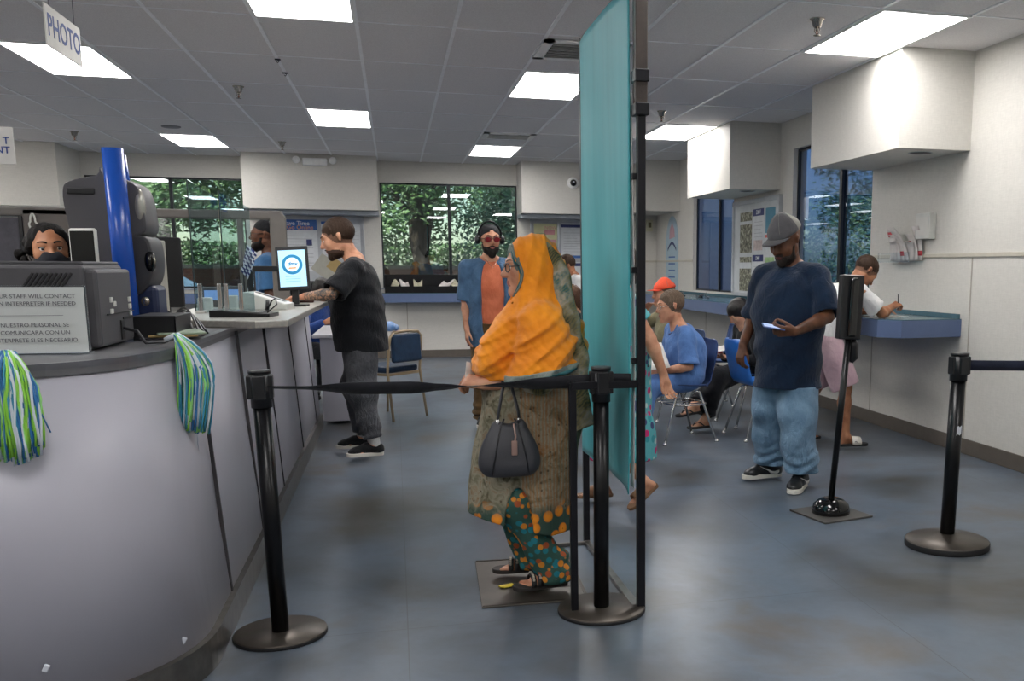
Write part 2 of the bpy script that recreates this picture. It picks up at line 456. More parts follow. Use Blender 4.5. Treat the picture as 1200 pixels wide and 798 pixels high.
def body_field(J, bare_feet=False, head=True, arm=1.0):
    S = J['S']; g = J['g']; f = Fld(); R = J['CR']; fw = R@V3(0, 1, 0); w = J['wid']
    f.ell(J['pelvis'], (.145*S*w, .098*S*g, .115*S), R=J['PR'], k=.04)
    f.ell(J['belly'], (.120*S*w*math.sqrt(g), .090*S*g, .13*S), R=R, k=.06)
    f.ell(J['chest'], (.138*S*w, .092*S*(1+(g-1)*.5), .16*S), R=R, k=.06)
    f.cap(J['ls'], J['rs'], .052*S, k=.06)
    f.cap(J['neck']+R@V3(0, 0, -.03)*S, J['hc']+J['HR']@V3(0, -.025, -.03)*J['hs'], .055*S*min(1.15, w), .050*S*min(1.15, w), k=.03)
    for e, q in ((1, 'r'), (-1, 'l')):
        f.cap(J['neck']+R@V3(e*.02, -.02, -.01)*S, J[q+'s'], .045*S, .045*S, k=.04)
        f.cap(J[q+'s'], J[q+'e'], .047*S*arm, .037*S*arm, k=.03)
        m = J[q+'e']+(J[q+'w']-J[q+'e'])*.28
        f.cap(J[q+'e'], m, .036*S*arm, .040*S*arm, k=.015); f.cap(m, J[q+'w'], .040*S*arm, .0255*S*min(arm, 1.1), k=.015)
        f.cap(J[q+'h'], J[q+'k'], .080*S*min(w, 1.15), .052*S, k=.04)
        c = J[q+'k']+(J[q+'a']-J[q+'k'])*.32
        back = unit(np.cross(np.cross(J[q+'a']-J[q+'k'], J[q+'f']), J[q+'a']-J[q+'k']))*(-.012)*S
        f.cap(J[q+'k'], c+back, .050*S, .053*S, k=.03); f.cap(c+back, J[q+'a'], .053*S, .034*S, k=.03)
        F = J[q+'f']; a = J[q+'a']; sd = unit(np.cross(F, V3(0, 0, 1))); dn = V3(0, 0, 1)
        fl = a-unit(np.cross(sd, F))*.045*S; hz = np.cross(sd, F)
        fl = a-hz*.048*S
        f.cap(a, fl-F*.035*S, .034*S, .028*S, k=.02)
        f.cap(fl-F*.03*S, fl+F*.09*S, .026*S, .026*S, k=.02); f.cap(a, fl+F*.09*S, .032*S, .022*S, k=.03)
        f.cap(fl+F*.09*S-sd*.022*S, fl+F*.09*S+sd*.022*S, .018*S, k=.015)
        if bare_feet:
            for i in range(5):
                o = (-.034+i*.017)*S*(1 if q == 'r' else -1)*-1
                L = (.052, .050, .044, .037, .028)[i if True else 4-i]*S
                r = (.0125, .0095, .009, .0085, .008)[i]*S
                # big toe on the inner side
                inner = -sd if q == 'r' else sd
                base = fl+F*.10*S+inner*(.030-.0155*i)*S-hz*.006*S
                f.cap(base, base+F*L, r*1.1, r, k=.004)
        h = J.get(q+'hand')
        if h:
            f.add(hand_field(J[q+'w'], **h), .012)
        else:
            D = unit(J[q+'w']-J[q+'e']); 
            f.add(hand_field(J[q+'w'], D=D, N=R@V3(-e, -.1, 0), T=R@V3(0, 1, 0), s=S*.96, curl=(18, 22, 15), thumb=(.8, .35, .25)), .012)
    if head: f.add(head_field(J, J.get('nose', 1), J.get('jaw', 1)), .018)
    return f
def skin(name, col, dark):
    if name in MATS: return MATS[name]
    t = NT(name); t.base(t.ramp(t.noise(18, 4), [(.3, dark), (.65, col)])); t.set(rough=.5, spec=.4)
    t.p.inputs['Subsurface Weight'].default_value = .06; t.p.inputs['Subsurface Radius'].default_value = (.3, .12, .06); t.p.inputs['Subsurface Scale'].default_value = .02
    t.bump(t.noise(260, 2), .15, .002); MATS[name] = t.m; return t.m
def body(parent, J, mats, h=.007, name='body', scalp=None, **kw):
    """mats: skin, lips, stubble"""
    f = body_field(J, **kw); hc, HR, hs = J['hc'], J['HR'], J['hs']; stub = len(mats) > 2+(scalp is not None)
    if scalp is not None: mats = list(mats)+[scalp[0]]
    def pick(c):
        q = (c-hc)@HR/hs; m = np.zeros(len(c), int)
        if stub and len(mats)-(scalp is not None) > 2:
            y = (np.linalg.norm((q-V3(0, .045, -.082))/V3(.068, .066, .040), axis=1) < 1) | ((np.abs(q[:, 0]) < .028) & (np.abs(q[:, 2]+.043) < .006) & (q[:, 1] > .07))
            m[y] = 2
        l = (np.abs(q[:, 0]) < .022*np.clip(1.2-np.abs(q[:, 0])*25, 0, 1)**.5) & (np.abs(q[:, 2]+.0595) < .0105) & (q[:, 1] > .083)
        m[l] = 1
        if scalp is not None:
            fr, lw_ = scalp[1], scalp[2]
            z = (.8*(q[:, 1]-.075)-.6*(q[:, 2]-fr) < 0) & (q[:, 2] > lw_+.35*(q[:, 1]-.02)) & (q[:, 2] > -.070) & ~((np.abs(q[:, 0]) > .0765) & (q[:, 1] > -.035)) & (np.abs(q[:, 0]) < .1) & (q[:, 1] > -.12) & (q[:, 1] < .1) & (q[:, 2] < .14)
            m[z] = len(mats)-1
        return m
    return fld_obj(name, f, h, mats, parent, pick)
def eyes(parent, J, iris='3b2416', closed=False, brow='2a1c12', browth=.0035, h=None, lidmat=None):
    s = J['hs']; w = mat('eye_white', 'd8d2cc', .15); ir = mat('iris_'+iris, iris, .15)
    R = Matrix(J['HR'].tolist())
    for e in (-1, 1):
        if not closed:
            c = Vector(head_pt(J, e*.0315, .0772, .0075)); b = MB(); b.ball(c, .0122*s, 16)
            o = b.build('eye', w, parent); b = MB(); d = R @ Vector((0, .0100*s, -.001*s)); b.ball(c+d, (.0058*s, .0030*s, .0058*s), 12, R); b.build('iris', ir, o)
            if lidmat:
                b = MB(); pts = [head_pt(J, e*(.0315+.0145*math.cos(a)), .0845+.005*math.sin(a)-abs(math.cos(a))*.004, .0105+.0045*math.sin(a)) for a in np.linspace(0, PI, 7)]
                b.tube(pts, .0022*s, 6); b.build('eyelid', lidmat, parent)
        b = MB(); pts = [head_pt(J, e*(.012+.036*t), .0945-.016*t*t-.003*t, .032+.006*math.sin(PI*t*.9)) for t in np.linspace(0, 1, 8)]
        b.tube(pts, [browth*s*(1.2-.7*t) for t in np.linspace(0, 1, 8)], 6); b.build('eyebrow', mat('hair_'+brow, brow, .8, bump=.5), parent)
def hair_mat(name, col, rough=.55, sc=(60, 60, 12)):
    if name in MATS: return MATS[name]
    t = NT(name); c = lin(col); t.base(t.ramp(t.noise(3, 5, .7, vec=t.mapped(sc)), [(.3, tuple(x*.55 for x in c[:3])+(1,)), (.7, tuple(min(1, x*1.3+.003) for x in c[:3])+(1,))]))
    t.set(rough=rough, spec=.4 if rough < .5 else .15); t.bump(t.noise(3, 4, .7, vec=t.mapped(sc)), .7, .006); MATS[name] = t.m; return t.m
def short_hair(parent, J, m, h=.006, thick=.006, front=.045, low=-.02, name='hair', back=-.05, wave=.0022):
    """cap of hair: above a line that runs from the forehead down to the nape"""
    s = J['hs']; R = J['HR']; f = Fld()
    f.ell(head_pt(J, 0, -.016, .038+thick*.4), tuple(v*s for v in (.0762+thick*.35, .0955+thick*.5, .083+thick*1.1)), R=R)
    f.clip(head_pt(J, 0, .075, front), R@V3(0, .80, -.60))       # forehead line
    f.clip(head_pt(J, 0, .02, low+.028), R@V3(0, .45, -1))
    if wave: f.disp(lambda P: wave*np.sin(P@(R@V3(190, 420, 300)))*np.sin(P@(R@V3(450, 160, 190)))+wave*.8*np.sin(P@(R@V3(700, 300, 90))))

    return fld_obj(name, f, h, m, parent)
def beard(parent, J, m, h=.005, thick=.007, long=0, full=True, name='beard', burns=True):
    s = J['hs']; R = J['HR']; f = Fld()
    f.ell(head_pt(J, 0, .032, -.072), tuple(v*s for v in (.056+thick, .056+thick, .042+thick)), R=R)
    f.ell(head_pt(J, 0, .078, -.098-long*.5), tuple(v*s for v in (.024+thick, .018+thick, .018+thick+long*.6)), R=R, k=.02)
    for e in ((-1, 1) if burns else ()): f.cap(head_pt(J, e*.066, .012, -.005), head_pt(J, e*.052, .03, -.06), .008*s, .015*s, k=.012)
    f.clip(head_pt(J, 0, .09, -.036), R@V3(0, .25, 1))
    f.sub(Ell(head_pt(J, 0, .100, -.060), tuple(v*s for v in (.021, .020, .011)), R), .004)
    f.sub(Ell(head_pt(J, .034, .095, -.038), tuple(v*s for v in (.022, .03, .018)), R), .006)
    f.sub(Ell(head_pt(J, -.034, .095, -.038), tuple(v*s for v in (.022, .03, .018)), R), .006)
    f.disp(lambda P: .0012*np.sin(P@(R@V3(400, 200, 300)))*np.sin(P@(R@V3(150, 330, 260))))
    o = fld_obj(name, f, h, m, parent)
    if full:
        b = MB(); b.tube([head_pt(J, x, .0965-abs(x)*.35-(.004 if abs(x) > .02 else 0), -.044-abs(x)*.30) for x in np.linspace(-.028, .028, 9)], [.0035*s+.001*s*math.sin(PI*t) for t in np.linspace(0, 1, 9)], 8)
        b.build('moustache', m, parent)
    return o
def glasses(parent, J, rim, lens=None, r=.024, th=.0018, round_=.8):
    s = J['hs']; g = None; b = MB()
    for e in (-1, 1):
        pts = []
        for a in np.linspace(0, 2*PI, 25)[:-1]:
            ca, sa = math.cos(a), math.sin(a); x = e*.034+r*abs(ca)**round_*np.sign(ca); z = .006+r*.78*abs(sa)**round_*np.sign(sa)
            pts.append(head_pt(J, x, .102-abs(x)*.16, z))
        b.tube(pts, th*s, 6, closed=True)
        b.tube([head_pt(J, e*.058, .093, .012), head_pt(J, e*.074, .06, .012), head_pt(J, e*.079, .0, .012), head_pt(J, e*.078, -.02, .0)], th*s, 6)
    b.tube([head_pt(J, -.011, .101, .010), head_pt(J, 0, .104, .012), head_pt(J, .011, .101, .010)], th*s, 6)
    g = b.build('glasses', rim, parent)
    if lens:
        for e in (-1, 1):
            b = MB(); R = Matrix(J['HR'].tolist()); b.ball(Vector(head_pt(J, e*.034, .096, .006)), (r*.95*s, .0015, r*.75*s), 14, R); b.build('lens', lens, g)
    return g
def limb(f, a, b, c, ra, rb, rc, cutend=True, hol=.010, k=.03, upto=1.0, sq=None):
    e = b+(c-b)*upto; f.cap(a, b, ra, rb, k=k, sq=sq); f.cap(b, e, rb, rc, k=k, cut=cutend, hollow=hol if cutend else 0, sq=sq)
def tee_field(J, loose=.015, sleeve=.78, hem=None, slr=.070, belly=0, drape=0, seed=1., famp=.006, hemtilt=(0, 0), long=False, neck=.062, collar=.02):
    S = J['S']; g = J['g']; R = J['CR']; w = J['wid']; f = Fld(); L = loose
    f.ell(J['chest'], (.155*S*w+L, .108*S*(1+(g-1)*.5)+L, .18*S), R=R, k=.05)
    f.ell(J['belly']+R@V3(0, belly, 0), (.140*S*w*math.sqrt(g)+L*1.2, .108*S*g+L*1.1, .17*S), R=R, k=.10)
    f.ell(J['pelvis'], (.158*S*w+L*.8, .115*S*g+L*.8, .18*S), R=J['PR'], k=.06)
    if drape:
        fr = R@V3(0, 1, 0); bot = V3(J['pelvis'][0], J['pelvis'][1], (hem if hem is not None else J['pelvis'][2]-.1)-.06)
        f.cap(J['belly']+(J['chest']-J['belly'])*.3, bot+V3(0, belly*.5, 0), .150*S*w+L, .160*S*w+L*1.1, k=.05, sq=(fr, 1.35/(.5+.5*g)))
    f.cap(J['ls'], J['rs'], .046*S+L*.35, k=.03)
    for e, q in ((1, 'r'), (-1, 'l')):
        f.cap(J['neck']+R@V3(e*.03, -.01, -.025)*S, J[q+'s'], .045*S, .045*S+L*.35, k=.03)
        sl = J[q+'s']; el = J[q+'e']
        if long: limb(f, sl, el, J[q+'w'], .052*S+L*.4, .046*S+L*.3, .038*S+L*.2, upto=sleeve, k=.02)
        else: f.cap(sl, sl+(el-sl)*sleeve, .050*S+L*.4, slr*S, k=.02, cut=True, hollow=.010)
    f.disp(folds(famp, 26, (.25, .2, 1), .6, seed)); f.disp(folds(famp*.5, 60, (.7, .1, .8), .6, seed+2))
    f.sub(Cap(J['neck']+R@V3(0, .01, -.005)*S, J['neck']+V3(0, .02, .2), neck*S, neck*S), .008)
    if hem is not None: f.clip(V3(J['pelvis'][0], J['pelvis'][1], hem), V3(hemtilt[0], hemtilt[1], -1))
    return f
def trouser_field(J, loose=.02, cuff=.045, knee=.06, thigh=.088, upto=.97, top=None, famp=.006, seed=0., hip=1.0):
    S = J['S']; f = Fld(); g = J['g']; w = J['wid']
    f.ell(J['pelvis']+V3(0, 0, -.01), ((.160*w+loose*.6)*S*hip, (.115*g+loose*.6)*S, .13*S), R=J['PR'], k=.05)
    for q in 'rl':
        h, k_, a = J[q+'h'], J[q+'k'], J[q+'a']
        limb(f, h, k_, a, thigh*S+loose, knee*S+loose, cuff*S+loose, upto=upto, k=.04)
        ax = unit(a-k_)
        f.disp(lambda P, a=a, ax=ax, k_=k_: famp*np.exp(-np.maximum(0, (a-P)@ax)**2/.02)*np.sin((P@ax)*95+2*np.sin(P@V3(22, 9, 3))))
    f.disp(folds(famp*.8, 30, (.3, .3, 1), .8, seed)); f.disp(folds(famp*.5, 55, (1, .3, .25), .5, seed+3))
    if top is not None: f.clip(V3(0, 0, top), V3(0, 0, 1))
    return f
def foot_frame(J, q):
    F = J[q+'f']; a = J[q+'a']; S = J['S']; sd = unit(np.cross(F, V3(0, 0, 1))); hz = np.cross(sd, F)
    return a-hz*.075*S, F, sd, hz      # ground point below ankle, forward, right, up
def sole_poly(S, w=1.0, q='r'):
    e = 1 if q == 'r' else -1
    out = [(-.032, -.055), (0, -.072), (.032, -.055), (.036, 0), (.044, .08), (.050, .13), (.040, .175), (.012, .198), (-.022, .192), (-.040, .155), (-.040, .10), (-.032, .03)]
    out = [Vector((x*e*w*S, y*S, 0)) for x, y in out]
    pts = []
    n = len(out)
    for i in range(n):
        p0, p1, p2, p3 = out[i-1], out[i], out[(i+1) % n], out[(i+2) % n]
        for t in (0, .25, .5, .75):
            pts.append(.5*((2*p1)+(-p0+p2)*t+(2*p0-5*p1+4*p2-p3)*t*t+(-p0+3*p1-3*p2+p3)*t**3))
    pts = [(p.x, p.y) for p in pts]
    return pts if e == 1 else pts[::-1]
def footM(J, q, dz=0):
    g, F, sd, hz = foot_frame(J, q)
    M = Matrix((sd, F, hz)).transposed().to_4x4(); M.translation = Vector(g+hz*dz); return M
def shoe(parent, J, q, upper, sole, swoosh=None, lace=None, h=.006, name='sneaker', tall=.0, st=.028):
    S = J['S']; g, F, sd, hz = foot_frame(J, q); f = Fld(); P = lambda x, y, z: g+(sd*x+F*y+hz*z)*S
    f.cap(P(0, -.030, .045), P(0, -.022, .085+tall), .040*S, .040*S, k=.02, cut=True, hollow=.008)
    f.cap(P(0, -.03, .045), P(0, .06, .05), .040*S, .040*S, k=.03)
    f.cap(P(0, .02, .07), P(0, .13, .035), .036*S, .030*S, k=.03)
    f.cap(P(-.015, .13, .036), P(.018, .13, .036), .028*S, k=.03); f.ell(P(0, .155, .034), (.034*S, .034*S, .022*S), k=.02, R=np.stack([sd, F, hz], 1))
    f.clip(P(0, 0, .022), -hz)
    o = fld_obj(name, f, h, upper, parent)
    b = MB(); b.prism(sole_poly(S, 1.0, q), 0, st*S, bevel=.004, M=footM(J, q)); b.build('sole', sole, o)
    if lace:
        b = MB()
        for i in range(4):
            y = .045+i*.022; z = .098-i*.014
            b.tube([P(-.020, y, z-.004), P(0, y+.002, z+.002), P(.020, y, z-.004)], .003*S, 6)
        b.build('laces', lace, o)
    if swoosh:
        for e in (-1, 1):
            b = MB(); n = 14; P0 = []; 
            for i in range(n):
                t = i/(n-1); y = -.035+.125*t; zc = .045+.034*t**2.2-.014*math.sin(PI*min(1, t*1.6))*(1 if t < .62 else 0)
                w = .013*math.sin(PI*min(1, (t+.02)**.55))*(1-t)**.6+.0012
                if y < .0: xo = .0405
                else: xo = .0405-(y*.02)
                P0.append([P(e*(xo+.0015), y, zc-w), P(e*(xo+.001), y, zc+w)])
            # push the mark just outside the shoe surface
            rows = []
            for r_ in P0:
                row = []
                for p in r_:
                    p = np.array(p); 
                    for _ in range(25):
                        dd = f.ev(p[None, None, :], p[None, :], 1e9)[0, 0]
                        p = p+sd*e*(-(dd-.0018))*(.8)
                    row.append(tuple(p))
                rows.append(row)
            b.grid(rows, True, th=.0012*e); b.build('side_emblem', swoosh, o)
    return o
def sandal(parent, J, q, sole, strap, styles=('band',), name='sandal', deco=None, st=.022, footbed=None):
    S = J['S']; g, F, sd, hz = foot_frame(J, q); g = g+hz*.0; P = lambda x, y, z: g+(sd*x+F*y+hz*z)*S
    b = MB(); b.prism(sole_poly(S, 1.05, q), 0, st*S, bevel=.004, M=footM(J, q)); o = b.build(name, sole, parent)
    for stl in styles:
        if stl == 'band': rows = [(.045, .125, .074, .052)]
        elif stl == 'three': rows = [(.030, .055, .086, .051), (.062, .087, .076, .052), (.094, .118, .064, .053)]
        else: rows = []
        for (y0, y1, top, wd) in rows:
            b = MB(); Pm = []
            for i in range(13):
                a = PI*i/12; x = -math.cos(a)*wd; z = .016+(top-.010)*math.sin(a)**.7
                Pm.append([P(x, y0, z*(1.08)), P(x, y1, z*.95)])
            b.grid(Pm, True, th=.003); b.build('strap', strap, o)
            if deco:
                b = MB()
                for i in range(2, 11):
                    a = PI*i/12; x = -math.cos(a)*(wd+.003); z = .016+(top-.010)*math.sin(a)**.7+.004
                    b.box(*[v for c in P(x, (y0+y1)/2, z) for v in (c-.0045, c+.0045)], bevel=.001)
                b.build('studs', deco, o)
        if stl == 'thong':
            b = MB()
            for e in (-1, 1): b.tube([P(e*.042, .03, .018), P(e*.032, .07, .052), P(0, .125, .045), P(.0, .14, .020)], .006*S, 8)
            b.build('strap', strap, o)
    return o
# ------------------------------------------------------------------ the room
H = 2.91; XR = 4.08; YB = 15.2; XL = -6.5; YF = -4.0
def wall_mat(name, col):
    t = NT(name); c = lin(col)
    fibre = t.noise(6, 4, .6, vec=t.mapped((30, 30, 3))); fibre2 = t.noise(6, 4, .6, vec=t.mapped((3, 3, 30)))
    mx = t.math('MULTIPLY', t.math('ADD', fibre, fibre2), .5)
    t.base(t.ramp(mx, [(.3, tuple(x*.86 for x in c[:3])+(1,)), (.7, tuple(min(1, x*1.05) for x in c[:3])+(1,))]))
    t.set(rough=.6, spec=.25); t.bump(mx, .15, .004); return t.m
M_wall = wall_mat('vinyl_wallcovering', 'd3d0c9')
M_trimgrey = mat('painted_trim_grey', '9da4ac', .45)
M_rail = mat('pale_rail', 'bcb6a8', .5)
M_baseb = mat('taupe_rubber_base', '5d564e', .45, bump=.1)
M_seam = mat('panel_seam', 'a39d92', .6)
# floor: polished stained surface with soft brown and blue clouds and fine sheet joints
t = NT('polished_floor')
n1 = t.noise(1.0, 6, .58, dist=.4); n2 = t.noise(4.2, 6, .6, dist=.2); n3 = t.noise(22, 5, .65)
c = t.ramp(n1, [(.32, '403f3b'), (.44, '4b525a'), (.56, '5a6674'), (.68, '585450')])
c = t.mix(t.ramp(n2, [(.44, '000000'), (.80, '999999')]), c, '75787d')
c = t.mix(t.ramp(n3, [(.45, '000000'), (.8, '777777')]), c, '42464c')
br = t.node('ShaderNodeTexBrick'); br.offset = 0; br.inputs['Scale'].default_value = 1; br.inputs['Brick Width'].default_value = 1.83; br.inputs['Row Height'].default_value = 1.83
br.inputs['Mortar Size'].default_value = .003; br.inputs['Mortar Smooth'].default_value = .5
t.link(t.coord(), br.inputs['Vector'])
c = t.mix(t.math('MULTIPLY', br.outputs['Fac'], .5), c, '33363a')
t.base(c); t.set(rough=t.math('ADD', t.math('MULTIPLY', n2, .12), .25), spec=.42); t.bump(t.noise(3.2, 3, .5), .04, .02)
M_floor = t.m
t = NT('ceiling_tile'); s_ = t.noise(160, 3, .7); t.base(t.ramp(s_, [(.35, 'd9d5d6'), (.6, 'ebe8e8')])); t.set(rough=.9, spec=.1); t.bump(s_, .2, .004); M_tile = t.m
M_tbar = mat('ceiling_t_bar', 'f6f6fa', .35)

struct('floor', MB().box(XL, XR+.15, YF, YB+.15, -.1, 0), M_floor)
# ceiling tiles and the bars of the grid
cl = struct('ceiling', MB().box(XL, XR+.15, YF, YB+.15, H, H+.12), M_tile)
gx = [-1.391+.61*i for i in range(-8, 9)]; gy = [6.744+1.22*j for j in range(-8, 7)]
b = MB()
for x in gx: b.box(x-.012, x+.012, YF, YB, H-.007, H+.001)
b.build('t_bars', M_tbar, cl)
b = MB()
for y in gy: b.box(XL, XR, y-.007, y+.007, H-.005, H+.001)
b.build('cross_bars', M_tbar, cl)

def wall_with_holes(name, axis, pos, th, a0, a1, holes, m):
    """axis 'y': wall in the plane y=pos running along x; holes = (a0,a1,z0,z1) with shared z range"""
    b = MB()
    def bx(u0, u1, z0, z1):
        if u1-u0 < 1e-4: return
        if axis == 'y': b.box(u0, u1, pos, pos+th, z0, z1)
        else: b.box(pos, pos+th, u0, u1, z0, z1)
    cur = a0
    for (h0, h1, z0, z1) in sorted(holes):
        bx(cur, h0, 0, H); bx(h0, h1, 0, z0); bx(h0, h1, z1, H); cur = h1
    bx(cur, a1, 0, H); return struct(name, b, m)
WB = [(-4.05, -2.02, 1.06, 2.60), (-.16, 1.86, 1.06, 2.60)]
WR = [(7.90, 9.68, 1.06, 2.60), (11.53, 13.22, 1.06, 2.42)]
wb = wall_with_holes('wall_back', 'y', YB, .15, XL, XR+.15, WB, M_wall)
wr = wall_with_holes('wall_right', 'x', XR, .15, YF, YB, WR, M_wall)
struct('wall_left', MB().box(XL-.15, XL, YF, YB+.15, 0, H), M_wall)
struct('wall_front', MB().box(XL-.15, XR+.15, YF-.15, YF, 0, H), M_wall)
# dado rail, panel joints, base boards
struct('trim_1', MB().box(XR-.012, XR, YF, 7.90, 1.455, 1.485, .004), M_rail)
struct('trim_2', MB().box(XR-.012, XR, 13.22, YB, 1.455, 1.485, .004), M_rail)
struct('trim_3', MB().box(3.1, XR, YB-.012, YB, 1.455, 1.485, .004), M_rail)
b = MB()
for y in (1.9, 3.1, 4.35, 5.55, 6.3, 7.8, 9.0, 10.2, 11.4, 12.6, 13.8): b.box(XR-.003, XR, y-.006, y+.006, .1, 1.05 if 6.3 < y else 1.45)
struct('trim_4', b, M_seam)
b = MB()
for x in (-5.2, -4.0, -1.4, .17, 1.4, 2.6, 3.8): b.box(x-.006, x+.006, YB-.003, YB, .1, .95)
struct('trim_5', b, M_seam)
struct('baseboard_right', MB().box(XR-.014, XR, YF, YB, 0, .115, .004), M_baseb)
struct('baseboard_back', MB().box(XL, XR, YB-.014, YB, 0, .115, .004), M_baseb)
# dropped boxes under the ceiling
M_soffit_low = mat('soffit_underside', 'aeb0b4', .5)
def soffit(name, x0, x1, y0, y1, z0, lights=()):
    o = struct(name, MB().box(x0, x1, y0, y1, z0, H+.02), M_wall)
    return o
soffit('trim_6', 3.50, XR+.01, 6.40, 7.93, 2.22)
soffit('trim_7', 3.50, XR+.01, 10.04, 11.60, 2.21)
soffit('trim_8', 3.56, XR+.01, 13.9, YB+.01, 2.19)
soffit('trim_9', -1.96, -.18, 14.6, YB+.01, 2.16)
soffit('trim_10', 1.86, 3.56, 14.6, YB+.01, 2.16)
soffit('trim_11', XL, -4.08, 14.2, YB+.01, 2.12)
# grey lip under the back dropped boxes
struct('trim_12', MB().box(-1.96, -.18, 14.75, YB, 2.10, 2.16, .005).box(1.86, 3.56, 14.75, YB, 2.10, 2.16, .005).box(XL, -4.08, 14.4, YB, 2.02, 2.12, .005), M_trimgrey)

# windows: dark frames, mullions and tinted glass
M_frame = mat('dark_window_frame', '23262b', .35, metal=.4)
def glass_mat(name, tint, refl=.06):
    t = NT(name); nt = t.t; nt.nodes.remove(t.p)
    tr = t.node('ShaderNodeBsdfTransparent'); tr.inputs[0].default_value = lin(tint)
    gl = t.node('ShaderNodeBsdfGlossy'); gl.inputs['Roughness'].default_value = .0; gl.inputs[0].default_value = (.9, .95, 1, 1)
    fr = t.node('ShaderNodeFresnel'); fr.inputs['IOR'].default_value = 1.5
    ms = t.node('ShaderNodeMixShader'); ge = t.node('ShaderNodeNewGeometry'); front = t.math('SUBTRACT', 1.0, ge.outputs['Backfacing'])
    t.link(t.math('MULTIPLY', t.math('ADD', t.math('MULTIPLY', fr.outputs[0], 1.6), refl, True), front), ms.inputs[0])
    t.link(tr.outputs[0], ms.inputs[1]); t.link(gl.outputs[0], ms.inputs[2]); t.link(ms.outputs[0], t.out.inputs['Surface']); return t.m
M_glass = glass_mat('tinted_window_glass', 'aab2ae', .06)
M_glass_side = glass_mat('dark_tinted_glass', '6c7a8e', .10)
M_film = glass_mat('frosted_blue_film', '707c90', .08)
_n = M_film.node_tree; _o = _n.nodes['Material Output']; _s = _o.inputs['Surface'].links[0].from_socket; _d = _n.nodes.new('ShaderNodeBsdfTranslucent'); _d.inputs[0].default_value = lin('626d80'); _m = _n.nodes.new('ShaderNodeMixShader'); _m.inputs[0].default_value = .45
_n.links.new(_s, _m.inputs[1]); _n.links.new(_d.outputs[0], _m.inputs[2]); _n.links.new(_m.outputs[0], _o.inputs['Surface'])
def window_back(n, x0, x1, z0, z1, mulls):
    y = YB+.05; o = struct('window_%d' % n, MB().box(x0, x1, y+.015, y+.021, z0, z1), M_glass)
    b = MB(); w = .022
    b.box(x0, x1, y, y+.05, z1-w, z1).box(x0, x1, y, y+.05, z0, z0+w).box(x0, x0+w, y, y+.05, z0, z1).box(x1-w, x1, y, y+.05, z0, z1)
    b.build('window_frame', M_frame, o)
    for m in mulls: MB().box(m-.022, m+.022, y-.01, y+.055, z0, z1).build('mullion', M_frame, o)
window_back(1, -4.05, -2.02, 1.06, 2.60, (-2.98,))
window_back(2, -.16, 1.86, 1.06, 2.60, (.84,))
def window_right(n, y0, y1, z0, z1, mulls, g):
    x = XR+.05; o = struct('window_%d' % n, MB().box(x+.015, x+.021, y0, y1, z0, z1), g)
    b = MB(); w = .022
    b.box(x, x+.05, y0, y1, z1-w, z1).box(x, x+.05, y0, y1, z0, z0+w).box(x, x+.05, y0, y0+w, z0, z1).box(x, x+.05, y1-w, y1, z0, z1)
    b.build('window_frame', M_frame, o)
    for m in mulls: MB().box(x-.01, x+.055, m-.025, m+.025, z0, z1).build('mullion', M_frame, o)
window_right(3, 7.90, 9.68, 1.06, 2.60, (8.62,), M_glass_side)
window_right(4, 11.53, 13.22, 1.06, 2.42, (12.2,), M_film)
# pale sill strips and the blue sill under the back windows
struct('trim_13', MB().box(-.20, 1.90, YB-.03, YB+.05, 1.035, 1.06, .003).box(-4.09, -1.98, YB-.03, YB+.05, 1.035, 1.06, .003), M_trimgrey)

# ------------------------------------------------------------------ blue ledges
M_blue = mat('blue_laminate', '5b6c8f', .32, var=.04); M_blue_top = mat('blue_ledge_top', '43626e', .25, var=.08)
def ledge(label, poly, z0, z1, name='writing_ledge'):
    t_ = thing(name, label, 'counter', (0, 0, 0))
    MB().prism(poly, z0, z1-.006, .004).build('apron', M_blue, t_)
    MB().prism(poly, z1-.006, z1, .002).build('ledge_top', M_blue_top, t_); return t_
lg = ledge('long blue laminate writing ledge fixed along the right wall under its windows', [(3.44, 6.50), (3.56, 6.36), (XR-.001, 6.40), (XR-.001, YB-.3), (3.44, YB-.3)], .865, 1.0)
MB().box(XR-.02, XR-.001, 6.42, YB-.3, 1.0, 1.035, .003).build('backsplash', M_blue_top, lg)
lb = ledge('narrow blue laminate ledge below the back window with the dark leaflet trough', [(-.22, YB-.30), (1.92, YB-.30), (1.92, YB-.001), (-.22, YB-.001)], .845, .985)
ledge('blue laminate ledge below the back window on the staff side', [(-4.1, YB-.30), (-1.9, YB-.30), (-1.9, YB-.001), (-4.1, YB-.001)], .845, .985)

# ------------------------------------------------------------------ ceiling lights and fittings
t = NT('light_diffuser'); t.base((.95, .95, .95, 1)); t.p.inputs['Emission Color'].default_value = (1, .972, .955, 1); t.p.inputs['Emission Strength'].default_value = 18.2; M_diff = t.m
M_lf = mat('white_enamel', 'f2f2f0', .4)
lights = []
for ci in (-8, -5, -2, 1, 4, 7):
    for rj in range(-8, 6):
        if (ci % 2 == 0 and rj % 4 == 1) or (ci % 2 != 0 and rj % 4 == 3):
            x0 = -1.391+.61*ci; y0 = 6.744+1.22*rj
            if y0 < YF or y0+1.22 > YB or x0 < XL: continue
            lights.append((x0, y0, ci, rj))
LL = {(-2, 1): 'ceiling light panel partly hidden by the hanging PHOTO sign', (-2, 5): 'small far ceiling light panel above the left back window',
      (1, -1): 'ceiling light panel cut by the top edge of the photo, left of the teal banner', (1, 3): 'middle-distance ceiling light panel in front of the emergency light',
      (4, 1): 'ceiling light panel just left of the teal banner behind the near air vent', (4, 5): 'far ceiling light panel behind the slim air vent, above the back window',
      (7, 3): 'ceiling light panel half hidden by the right side of the banner post', (7, -1): 'large bright ceiling light panel touching the nearest right wall box'}
proto = None
